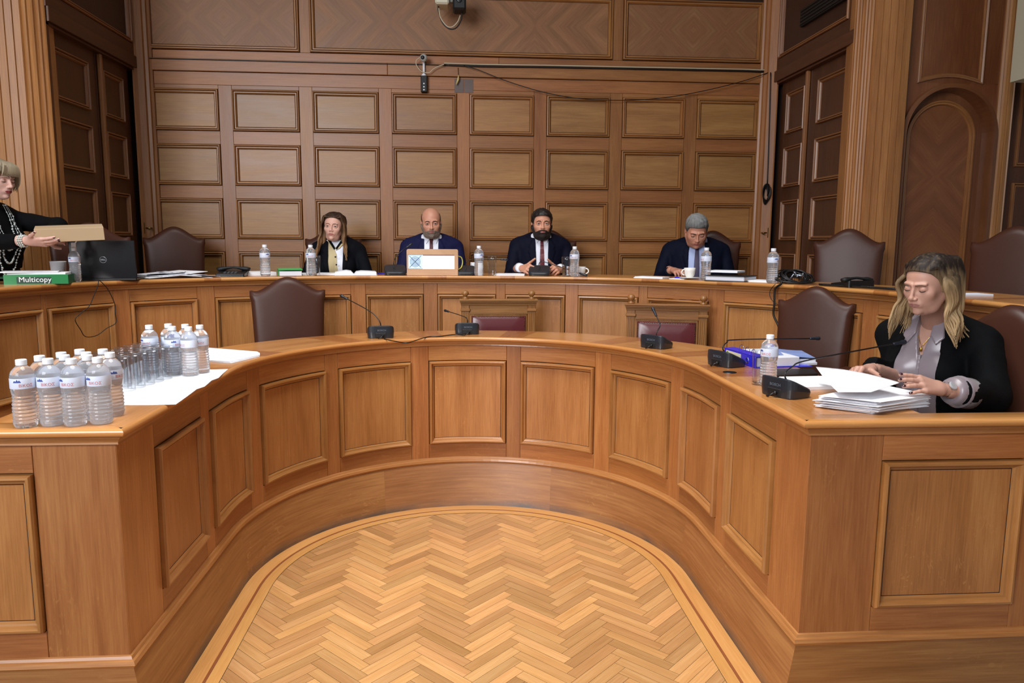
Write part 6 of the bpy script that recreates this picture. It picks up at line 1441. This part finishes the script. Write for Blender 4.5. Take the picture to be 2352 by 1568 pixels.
# ---- bald man
Y0 = 5.46; X0 = seat_at(991, Y0); hz = (zat(985, 479, Y0-0.03)+zat(990, 547, Y0-0.08))/2-ZP2+0.004
shz = zat(990, 556, Y0)-ZP2+0.01
greyhair = hair_mat('cropped_grey_hair', '#3a2e28', '#5a4c42', 0.9, 1.2); 
make_person(dict(loc=(X0, Y0, ZP2), rz=0.0, skin='#c58f76', bulk=1.08, head=(0.0, -0.03, hz), hpitch=0.16, hyaw=0.05, hroll=-0.04, hs=0.945, jaw=1.08, fat=0.6, neck=0.058, shoulder_z=shz, sw=0.180,
    arms=[(-1, (X0-0.235, Y0-0.03, 1.22), (X0-0.12, Y0-0.24, 1.14)), (1, (X0+0.235, Y0-0.03, 1.22), (X0+0.12, Y0-0.24, 1.14))], label='bald man with grey beard in blue suit and dark red tie behind the display box',
    hands=[dict(wrist=(X0-0.11, Y0-0.26, 1.135), dir=(0.3, -1, -0.05), nrm=(0, 0, 1), thumb_side=1, curl=[.25]*4, res=0.004), dict(wrist=(X0+0.11, Y0-0.26, 1.135), dir=(-0.3, -1, -0.05), nrm=(0, 0, 1), thumb_side=-1, curl=[.25]*4, res=0.004)],
    brow=plain('brow_dark', '#2a1d18', 0.7), hair='bald', hair_t=0.0035, hair_w=0.0004, hair_m=greyhair, beard=(0.0022, 0, 0), beard_m=plain('grey_beard', '#7a6d62', 0.9, bump=0.6, bscale=400, var=0.3), jacket_m=navy2, opening=opening(shz, 0.052, 0.050), lapels=[LAP(shz)],
    dress=suit_dress(shirt_w, plain('wine_tie', '#4a141c', 0.5), 0.020), gaze=(0, -0.001)))
# ---- bearded man with both hands at the microphone
Y0 = 5.44; X0 = seat_at(1243, Y0); hz = (zat(1240, 484, Y0-0.03)+zat(1243, 546, Y0-0.08))/2-ZP2; shz = zat(1243, 555, Y0)-ZP2+0.012
m_q, _ = on_outer(1237, 0.10)
tie2 = plain('red_dotted_tie', '#5c1722', 0.5, var=0.0)
def dotted(m, c):
    nt = m.node_tree; b = nt.nodes['Principled BSDF']; tc = nt.nodes.new('ShaderNodeTexCoord'); v = nt.nodes.new('ShaderNodeTexVoronoi'); v.inputs['Scale'].default_value = 95; v.inputs['Randomness'].default_value = 0.1; nt.links.new(tc.outputs['Object'], v.inputs['Vector'])
    r = nt.nodes.new('ShaderNodeValToRGB'); r.color_ramp.interpolation = 'CONSTANT'; r.color_ramp.elements[0].color = lin(c); r.color_ramp.elements[1].position = 0.28; r.color_ramp.elements[1].color = b.inputs['Base Color'].default_value; nt.links.new(v.outputs['Distance'], r.inputs[0]); nt.links.new(r.outputs[0], b.inputs['Base Color'])
dotted(tie2, '#b08488')
wl = np.array(atY(1200, 616, 5.12)); wr = np.array(atY(1283, 618, 5.12)); wl[2] = max(wl[2], ZO+0.03); wr[2] = max(wr[2], ZO+0.03)
b2, _, _ = make_person(dict(loc=(X0, Y0, ZP2), rz=0.0, skin='#c99378', bulk=1.08, head=(0.0, -0.03, hz), hpitch=0.02, hyaw=-0.03, hs=0.955, jaw=1.02, neck=0.057, shoulder_z=shz, sw=0.178,
    arms=[(-1, (X0-0.235, Y0-0.05, 1.27), tuple(wl+np.array((-0.03, 0.055, 0.005)))), (1, (X0+0.235, Y0-0.05, 1.27), tuple(wr+np.array((0.03, 0.055, 0.005))))], label='bearded dark haired man in a navy suit and dotted red tie, hands beside his microphone',
    hands=[dict(wrist=tuple(wl), dir=(0.35, -0.85, 0.0), nrm=(-0.75, -0.35, 0.75), thumb_side=1, curl=[.75, .8, .85, .9], thumb=(0.5, 0.8, 0.1), thumb2=(0.7, 0.6, 0.1), res=0.0028), dict(wrist=tuple(wr), dir=(-0.35, -0.85, 0.0), nrm=(0.75, -0.35, 0.75), thumb_side=-1, curl=[.75, .8, .85, .9], thumb=(0.5, 0.8, 0.1), thumb2=(0.7, 0.6, 0.1), res=0.0028)],
    brow=plain('brow_black', '#1c1411', 0.7), brow_r=0.0032, hair='short', hair_t=0.014, quiff=0.5, hair_w=0.0028, hairline=[0.070, 0.066, 0.055, 0.000, -0.040, -0.010, -0.050, -0.070], hair_m=plain('black_hair', '#17110f', 0.5, bump=0.6, bscale=160), beard=(0.0062, 0, 0), beard_m=plain('dark_beard', '#1f1613', 0.85, bump=0.8, bscale=300),
    jacket_m=navy, opening=opening(shz, 0.050, 0.044), lapels=[LAP(shz)], dress=suit_dress(shirt_w, tie2, 0.021), cuff_back=0.030))
for w_, nm in ((wl, 'shirt_cuff'), (wr, 'shirt_cuff')):
    s = -1 if w_ is wl else 1; c = np.array((s*0.012, 0.025, 0.002)); c1 = w_-np.array(b2.location)
    MB().tube([c1+c*1.9, c1+c*0.6], [0.034, 0.031], 20, caps=True).build(nm, shirt_w, b2, smooth=True)
# ---- grey haired man looking down
Y0 = 5.28; X0 = seat_at(1600, Y0); hz = (zat(1605, 497, Y0-0.05)+zat(1600, 572, Y0-0.12))/2-ZP2+0.010; shz = zat(1600, 566, Y0)-ZP2+0.015
q3 = np.array(atY(1546, 629, 5.13)); q3[2] = ZO+0.035
make_person(dict(loc=(X0, Y0, ZP2), rz=-0.24, skin='#c08a72', bulk=1.2, head=(-0.012, -0.095, hz), hpitch=0.50, hyaw=0.04, hs=0.985, jaw=1.14, fat=1.6, neck=0.064, shoulder_z=shz, sw=0.192, lid='closed',
    arms=[(-1, (X0-0.27, Y0+0.03, 1.25), tuple(q3+np.array((-0.012, 0.025, 0.0)))), (1, (X0+0.255, Y0-0.04, 1.24), (X0+0.10, Y0-0.24, 1.14))], label='grey haired man in a dark suit and pale blue shirt looking down at his desk',
    hands=[dict(wrist=tuple(q3), dir=(0.15, -1.0, -0.08), nrm=(-0.2, -0.1, 1), thumb_side=1, curl=[.8]*4, res=0.003), dict(wrist=(X0+0.09, Y0-0.25, 1.135), dir=(-0.8, -0.5, -0.05), nrm=(0, 0, 1), thumb_side=-1, curl=[.3]*4, res=0.004)],
    brow=plain('brow_grey', '#3a2f2a', 0.7), hair='short', hair_t=0.012, quiff=0.5, hair_w=0.0034, hairline=[0.066, 0.062, 0.052, 0.010, -0.030, 0.000, -0.050, -0.070], hair_m=hair_mat('salt_pepper_hair', '#2e2c2a', '#8b8d8c', 1.16, 1.02, 0.6),
    jacket_m=navy3, opening=opening(shz, 0.054, 0.060), lapels=[LAP(shz)], dress=suit_dress(shirt_b, plain('plum_tie', '#3e3552', 0.5), 0.024)))
# ---- dark haired woman with highlights
def long_locks(N_, length, wave, seed, spread=1.0, front=0.0, part=0.0, top=0.110, push=0.16, hug=0.0):
    def f():
        random.seed(seed); out = []
        for i in range(N_):
            s = -1 if i % 2 else 1; t = (i//2)/(N_//2); y0 = -0.060+0.150*t; bk = max(0.0, 0.25-t)*push; j = random.uniform(-1, 1)
            ln_ = length*(1+0.16*j); out_x = 0.078-hug+0.020*spread*math.sin(PI*min(1, t+0.25)); ph = 5.0*t+random.uniform(-0.35, 0.35)+s
            z_top = top-0.9*(y0-0.02)**2*6
            pth = [(part+s*0.004, y0*0.75+0.005, z_top), (part*0.5+s*0.036, y0*0.95+bk*0.4, z_top-0.004), (s*0.065, y0*1.0+0.006+bk, 0.078), (s*0.078, y0*0.98+0.008+bk, 0.040), (s*(out_x+0.006), y0*0.9+0.012, 0.008), (s*(out_x+0.008*spread+0.004*j), y0*0.72+0.012, -0.055)]
            z = -0.055; kk = 3
            for q in range(1, kk+1):
                zz = -0.055-(ln_-0.055)*q/kk; pth.append((s*(out_x+0.012*spread*q+wave*math.sin(ph+q*2.2)), y0*0.6-0.016*q*(1 if y0 < 0.02 else 0.2)+wave*math.cos(ph+q*2.0)-front*q, zz))
            out.append(lock(pth, 0.0105, 0.0020, 6, 4))
        return out
    return f
Y0 = 5.42; X0 = seat_at(772, Y0); hz = (zat(770, 489, Y0-0.03)+zat(768, 551, Y0-0.08))/2-ZP2; shz = zat(770, 562, Y0)-ZP2+0.005
def vest(shell, sh, body, torso, L_):
    shell('blouse', None, 0.003, [(-0.078, sh+0.03), (-0.078, sh-0.34), (0.078, sh-0.34), (0.078, sh+0.03)], shirt_w, res=0.005)
    shell('vest_front', None, 0.0075, [(-0.060, sh+0.030), (-0.014, sh-0.015), (0.010, sh-0.08), (0.022, sh-0.34), (-0.060, sh-0.34)], beige, res=0.004)
    shell('vest_collar', None, 0.010, [(0.0, sh-0.020), (0.045, sh+0.005), (0.060, sh+0.030), (0.060, sh+0.005), (0.030, sh-0.030), (0.004, sh-0.045)], beige, res=0.0035)
    for s in (-1, 1): shell('black_ribbon', None, 0.013, [(s*0.045, sh+0.040), (s*0.058, sh+0.030), (s*0.010, sh-0.040), (0.0, sh-0.030)], blackc, res=0.003)
    for z_ in (sh-0.09, sh-0.145, sh-0.20, sh-0.255):
        mb = MB().ball((0.006+0.03*(sh-0.09-z_)/0.3, -0.105, z_), 0.0065, 10); mb.build('button', black, body, smooth=True)
make_person(dict(loc=(X0, Y0, ZP2), rz=0.04, skin='#d2a694', bulk=0.94, fem=1, head=(-0.012, -0.025, hz), hpitch=0.05, hyaw=-0.08, hroll=0.06, hs=0.90, jaw=0.84, neck=0.043, shoulder_z=shz, sw=0.150, lips=plain('rose_lips', '#a8675e', 0.35),
    arms=[(-1, (X0-0.215, Y0-0.03, 1.25), (X0-0.10, Y0-0.22, 1.13)), (1, (X0+0.235, Y0-0.03, 1.24), (X0+0.10, Y0-0.22, 1.13))], label='woman with long brown hair in black blazer over a beige and white top',
    hands=[dict(wrist=(X0-0.095, Y0-0.24, 1.125), dir=(0.6, -0.7, -0.05), nrm=(0, 0, 1), thumb_side=1, curl=[.3]*4, res=0.004, s=0.85), dict(wrist=(X0+0.095, Y0-0.24, 1.125), dir=(-0.6, -0.7, -0.05), nrm=(0, 0, 1), thumb_side=-1, curl=[.3]*4, res=0.004, s=0.85)],
    brow=plain('brow_brown', '#3a261e', 0.7), brow_r=0.0020, hair='long', hair_t=0.007, hair_w=0.0008, hairline=[0.080, 0.075, 0.060, 0.030, -0.030, -0.050, -0.090, -0.095], hair_m=hair_mat('brown_highlighted_hair', '#2a1a12', '#9a7550', 0.86, 1.16),
    mass=(-0.15, 0.020), locks=long_locks(170, 0.225, 0.009, 4, 0.9, 0.005, 0.010, push=0.03, hug=0.006), jacket_m=plain('black_blazer_cool', '#080a11', 0.8, spec=0.12, bump=0.2, bscale=400), opening=[(-0.046, shz+0.08), (-0.052, shz), (-0.050, shz-0.12), (-0.030, shz-0.34), (0.045, shz-0.34), (0.052, shz-0.12), (0.052, shz), (0.046, shz+0.08)], lapels=[LAP(shz)], dress=vest))
# ---- seated blonde woman on the right, sorting papers
Y0 = 2.66; X0 = 1.80; rzw = -0.98
hw = np.array(atY(2131, 652, 2.54)); 
def satin_dress(shell, sh, body, torso, L_):
    shell('satin_blouse', None, 0.006, [(-0.100, sh+0.040), (-0.034, sh+0.030), (-0.003, sh-0.115), (0.004, sh-0.115), (0.034, sh+0.030), (0.100, sh+0.040), (0.100, sh-0.40), (-0.100, sh-0.40)], satin, res=0.0045)
    for s in (-1, 1): shell('blouse_collar', None, 0.016, [(s*0.030, sh+0.052), (s*0.054, sh+0.050), (s*0.074, sh-0.030), (s*0.050, sh-0.058), (s*0.026, sh-0.020)], satin, res=0.0032)
    shell('blouse_placket', None, 0.0085, [(-0.006, sh-0.10), (0.004, sh-0.10), (0.006, sh-0.36), (-0.010, sh-0.36)], satin, res=0.003)
    def yf(x, z):
        P = np.stack([np.full(60, x), np.linspace(-0.25-0.05, 0.02, 60), np.full(60, z)], 1).astype(f32); T = torso(P); i = int(np.argmax(T < 0.0)); return float(P[i, 1])
    pts = [(x, yf(x, sh+0.028-1.9*(0.052-abs(x)))-0.003, sh+0.028-1.9*(0.052-abs(x))) for x in np.linspace(-0.045, 0.045, 15)]
    MB().tube(pts, 0.0011, 6).build('necklace_chain', gold, body, smooth=True); c = pts[7]; MB().ball((c[0], c[1]-0.003, c[2]-0.008), 0.007, 12, squash=(0.8, 0.5, 1.2)).build('necklace_pendant', gold, body, smooth=True)
hl = np.array(atX(2163, 893, 1.62)); hr = np.array(atZ(2000, 848, 1.070))      # her left and right wrist
Rw = Matrix.Translation((X0, Y0, ZP1)) @ Matrix.Rotation(rzw, 4, 'Z'); hloc = np.array(Rw.inverted() @ Vector(hw))
d_l = np.array(atX(2085, 876, 1.49))-hl; d_r = np.array(atX(1952, 852, 1.42))-hr
el_l = np.array((1.865, 2.40, 1.00)); el_r = np.array((1.74, 2.72, 1.00)); 
wom = dict(loc=(X0, Y0, ZP1), rz=rzw, skin='#b88f7d', bulk=1.06, fem=1, head=tuple(hloc), hpitch=0.30, hyaw=-0.20, hroll=0.03, hs=0.925, jaw=0.94, fat=0.5, neck=0.047, shoulder_z=hloc[2]-0.170, sw=0.165, lid='closed', hres=0.0018, lean=0.03,
    arms=[(1, tuple(el_l), tuple(hl-d_l/np.linalg.norm(d_l)*0.03)), (-1, tuple(el_r), tuple(hr-d_r/np.linalg.norm(d_r)*0.02))], label='seated blonde woman in black blazer and satin blouse looking down at papers',
    hands=[dict(wrist=tuple(hl), dir=tuple(d_l), nrm=(-0.15, -0.65, 0.75), thumb_side=-1, curl=[.12, .16, .20, .28], spread=0.07, thumb=(0.8, 0.35, -0.6), thumb2=(0.9, 0.0, -0.4), res=0.0019, s=0.90, r=0.0082),
           dict(wrist=tuple(hr), dir=tuple(d_r), nrm=(0.1, 0.35, 0.9), thumb_side=1, curl=[.75, .8, .8, .8], thumb=(0.8, 0.55, -0.1), thumb2=(0.35, 0.85, -0.5), stub=0.02, res=0.0021, s=0.90)], nails=True,
    brow=plain('brow_ash', '#4a3628', 0.7), brow_r=0.0022, lips=plain('mauve_lips', '#96655d', 0.4), hair='long', hair_t=0.007, hair_w=0.0008, hairline=[0.082, 0.076, 0.058, 0.030, -0.020, 0.000, -0.090, -0.095], hair_m=hair_mat('blonde_dark_root_hair', '#1f1611', '#a08560', hloc[2]-0.05, hloc[2]+0.065),
    mass=(-0.12, 0.022), locks=long_locks(190, 0.195, 0.011, 9, 1.1, 0.003, 0.012), jacket_m=blackc, jres=0.006, sleeve=(0.062, 0.056, 0.046), cuff_back=[0.035, -0.012], opening=[(-0.052, hloc[2]), (-0.058, hloc[2]-0.17), (-0.082, hloc[2]-0.30), (-0.075, hloc[2]-0.58), (0.060, hloc[2]-0.58), (0.072, hloc[2]-0.30), (0.058, hloc[2]-0.17), (0.052, hloc[2])], lapels=[], dress=satin_dress, hem=0.50)
bw, Mhw, Aw = make_person(wom)
wl_ = np.array(Rw.inverted() @ Vector(hl)); el_ = np.array(Rw.inverted() @ Vector(el_l)); ax_ = (el_-wl_)/np.linalg.norm(el_-wl_)
mb = MB(); mb.tube([wl_+ax_*0.046, wl_+ax_*0.045, wl_+ax_*0.060, wl_+ax_*0.095, wl_+ax_*0.135, wl_+ax_*0.140], [0.033, 0.043, 0.049, 0.053, 0.054, 0.044], 24, caps=False); mb.tube([wl_+ax_*0.078, wl_+ax_*0.084, wl_+ax_*0.094], [0.051, 0.056, 0.053], 24, caps=False)
mb.build('turned_satin_cuff', satin, bw, smooth=True)
wt = MB(); wt.tube([wl_+ax_*0.014, wl_+ax_*0.026], [0.0255, 0.0265], 24, caps=False); wo = wt.build('watch_strap', plain('watch_steel', '#b0a48a', 0.3, 0.9), bw, smooth=True)
up_ = np.array(Rw.inverted().to_3x3() @ Vector((-0.25, -0.75, 0.6))); up_ = up_-ax_*(up_@ax_); up_ /= np.linalg.norm(up_); sd_ = np.cross(up_, ax_)
mb = MB().lathe([(0.0005, 0.0), (0.014, 0.0), (0.0155, 0.002), (0.0155, 0.005), (0.013, 0.007), (0.0005, 0.0072)], 24); mb.tf(lambda p: tuple(wl_+ax_*0.020+up_*(0.0255+p[2])+sd_*p[0]+ax_*p[1])); mb.build('watch_face', plain('watch_dial', '#c9cdd2', 0.2, 0.4), wo, smooth=False)
e_ = MB(); ec = [(0.0765+0.0*1, 0.006, -0.043)]; e_.lathe([(0.0055, 0.0), (0.0068, 0.001), (0.0068, 0.002), (0.0055, 0.003), (0.0055, 0.0)], 14, axis='x', c=(0.0735, 0.006, -0.043)); eo = e_.build('earring', gold, bw, smooth=True); eo.data.transform(Mhw)
# held sheet between her hands
mb = MB(); n = 14; V = []
T0, T1 = np.array(atZ(1874, 842, 1.062)), np.array(atX(2068, 878, 1.475)); B0, B1 = np.array(atZ(1925, 900, 1.052)), np.array(atZ(2000, 900, 1.055)); 
for i in range(n+1):
    for j in range(n+1):
        u, v = i/n, j/n; p = (T0*(1-u)+T1*u)*(1-v)+(B0*(1-u)+B1*u)*v; p = p+np.array((0, 0, 1))*(0.010*math.sin(PI*u)*(1-v)-0.006*math.sin(PI*v)*(1-u)); V.append(tuple(p))
m = (n+1)**2; V += [(p[0], p[1], p[2]-0.0008) for p in V]; F_ = [(i*(n+1)+j, (i+1)*(n+1)+j, (i+1)*(n+1)+j+1, i*(n+1)+j+1) for i in range(n) for j in range(n)]; F_ += [tuple(x+m for x in f_[::-1]) for f_ in F_]
bd = [i for i in range(n+1)]+[i*(n+1)+n for i in range(1, n+1)]+[n*(n+1)+j for j in range(n-1, -1, -1)]+[i*(n+1) for i in range(n-1, 0, -1)]; F_ += [(bd[i], bd[(i+1) % len(bd)], bd[(i+1) % len(bd)]+m, bd[i]+m) for i in range(len(bd))]
mb.add(V, F_, None, 0, True); tag(mb.build('held_sheet', paper), 'white sheet held between both hands of the seated blonde woman', 'paper')
# ---- standing woman at the left edge, holding a cardboard box
Yb = 3.98; bxc = np.array(atY(161, 539, Yb)); 
t = MB().box((-0.155, 0.0, -0.034), (0.155, 0.20, 0.034), bev=0.0015).build('cardboard_box', cardb, loc=tuple(bxc)); t.rotation_euler = (0.10, -0.055, 0.46); tag(t, 'flat brown cardboard box held in the air by the standing woman', 'box')
Y0 = 4.16; hh = np.array(atY(-6, 411, Y0)); X0 = hh[0]-0.03; rzs = 1.25
wv = np.array(atY(66, 553, Yb-0.10)); wv2 = np.array(atY(108, 549, Yb+0.13))
Rs = Matrix.Translation((X0, Y0, ZP2)) @ Matrix.Rotation(rzs, 4, 'Z'); hls = np.array(Rs.inverted() @ Vector(hh))
jeans = plain('dark_jeans', '#182338', 0.8, bump=0.2, bscale=300)
def stand_dress(shell, sh, body, torso, L_):
    shell('black_top', None, 0.004, [(-0.08, sh+0.02), (-0.08, sh-0.50), (0.08, sh-0.50), (0.08, sh+0.02)], blackc, res=0.006)
    pearl = plain('grey_pearl', '#b9c0bd', 0.2, 0.4)
    random.seed(2)
    for q, (xo, zl) in enumerate(((0.030, 0.24), (0.045, 0.31), (0.055, 0.38))):
        mb = MB(); cs_ = []
        for i in range(46):
            a = i/45; x = xo*math.cos(PI*a)*1.25; z = sh+0.03-zl*math.sin(PI*a)**0.7
            P = np.stack([np.full(50, x), np.linspace(-0.28, 0.04, 50), np.full(50, z)], 1).astype(f32); T = torso(P); k_ = int(np.argmax(T < 0.012)); cs_.append((x, float(P[k_, 1])-0.008, z)); mb.ball(cs_[-1], random.choice((0.0035, 0.005, 0.0065)), 7)
        mb.tube(cs_, 0.0012, 5); mb.build('bead_strand', pearl, body, smooth=True)
    def jf(P):
        Q = P.copy(); Q[:, 0] = np.abs(Q[:, 0]); d = ell(Q, (0, 0.10, 0.80), (0.170, 0.132, 0.14)); return np.maximum(smin(d, cap(Q, (0.085, 0.10, 0.78), (0.09, 0.10, 0.08), 0.088, 0.060), 0.04), P[:, 2]-0.90)
    V, F = surf_nets(jf, (-0.2, -0.1, 0.0), (0.2, 0.27, 0.93), 0.012); mesh_from([(V, F, 0)], 'jeans', [jeans], body)
def bob_locks():
    random.seed(11); out = []
    for i in range(90):
        s = -1 if i % 2 else 1; t = (i//2)/45; y0 = -0.075+0.165*t; j = random.uniform(-1, 1)
        out.append(lock([(s*0.003, y0*0.8, 0.112-5*(y0-0.02)**2), (s*0.045, y0*0.95, 0.104-5*(y0-0.02)**2), (s*0.070, y0*1.0+0.004, 0.065), (s*0.089, y0*0.95+0.006, 0.0), (s*(0.088+0.003*j), y0*0.85+0.012, -0.055-0.01*j)], 0.009, 0.003, 5, 4))
    for i in range(26):      # fringe
        x = -0.055+0.11*i/25; out.append(lock([(x*0.4, -0.045, 0.112), (x*0.8, -0.082, 0.092), (x, -0.094-0.0*x, 0.060), (x*1.05, -0.092, 0.034)], 0.007, 0.003, 5, 4))
    return out
S_el = wv+np.array((-0.24, 0.03, -0.01)); S_el2 = np.array((X0+0.10, Y0+0.10, 1.50))
make_person(dict(loc=(X0, Y0, ZP2), rz=rzs, stand=1, skin='#cfa89a', bulk=0.98, fem=1, head=tuple(hls), hpitch=0.22, hyaw=0.02, hs=0.90, jaw=0.95, fat=0.4, neck=0.045, shoulder_z=hls[2]-0.165, sw=0.155, lid='closed', lean=0.0, lips=lipd,
    arms=[(-1, tuple(S_el), tuple(wv+np.array((-0.035, 0.004, 0)))), (1, tuple(np.array((X0+0.26, Y0+0.12, 1.60))), tuple(wv2))], label='standing blonde woman in a black jacket and long bead necklaces holding a cardboard box',
    hands=[dict(wrist=tuple(wv), dir=(1.0, -0.12, -0.06), nrm=(-0.1, -0.62, -0.78), thumb_side=1, curl=[.12, .18, .25, .35], thumb=(0.6, 0.8, 0.3), thumb2=(0.75, 0.6, 0.0), res=0.0024, s=0.92), dict(wrist=tuple(wv2), dir=(1, -0.3, 0.1), nrm=(0, 0.9, 0.2), thumb_side=1, curl=[.4]*4, res=0.004)], nails=True,
    brow=plain('brow_fair', '#6a5040', 0.7), brow_r=0.0018, hair='long', hair_t=0.011, hair_w=0.001, hairline=[0.045, 0.045, 0.040, 0.020, -0.030, -0.040, -0.080, -0.085], hair_m=hair_mat('ash_blonde_hair', '#8a7d68', '#c0b294', hls[2]-0.08, hls[2]+0.12), locks=bob_locks,
    jacket_m=blackc, opening=[(-0.040, hls[2]), (-0.048, hls[2]-0.17), (-0.055, hls[2]-0.35), (-0.090, hls[2]-0.62), (0.075, hls[2]-0.62), (0.050, hls[2]-0.35), (0.046, hls[2]-0.17), (0.040, hls[2])], lapels=[], dress=stand_dress, hem=0.80, cuff_back=0.020))
for k, w_ in enumerate((0.020, 0.030, 0.040)):
    mb = MB(); ax2 = (S_el-wv)/np.linalg.norm(S_el-wv); c = wv+ax2*w_; u_ = np.cross(ax2, (0, 0, 1)); u_ /= np.linalg.norm(u_); v_ = np.cross(ax2, u_)
    for i in range(16): a = 2*PI*i/16; p = c+(u_*math.cos(a)+v_*math.sin(a))*0.0275; mb.ball(tuple(p), 0.0052, 7)
    o = mb.build('bracelet', plain('pearl_bracelet', '#c9cfc8', 0.25, 0.3), bpy.data.objects[[o_.name for o_ in bpy.data.objects if o_.get('label', '').startswith('standing blonde')][0]], smooth=True); o.matrix_parent_inverse = Rs.inverted()
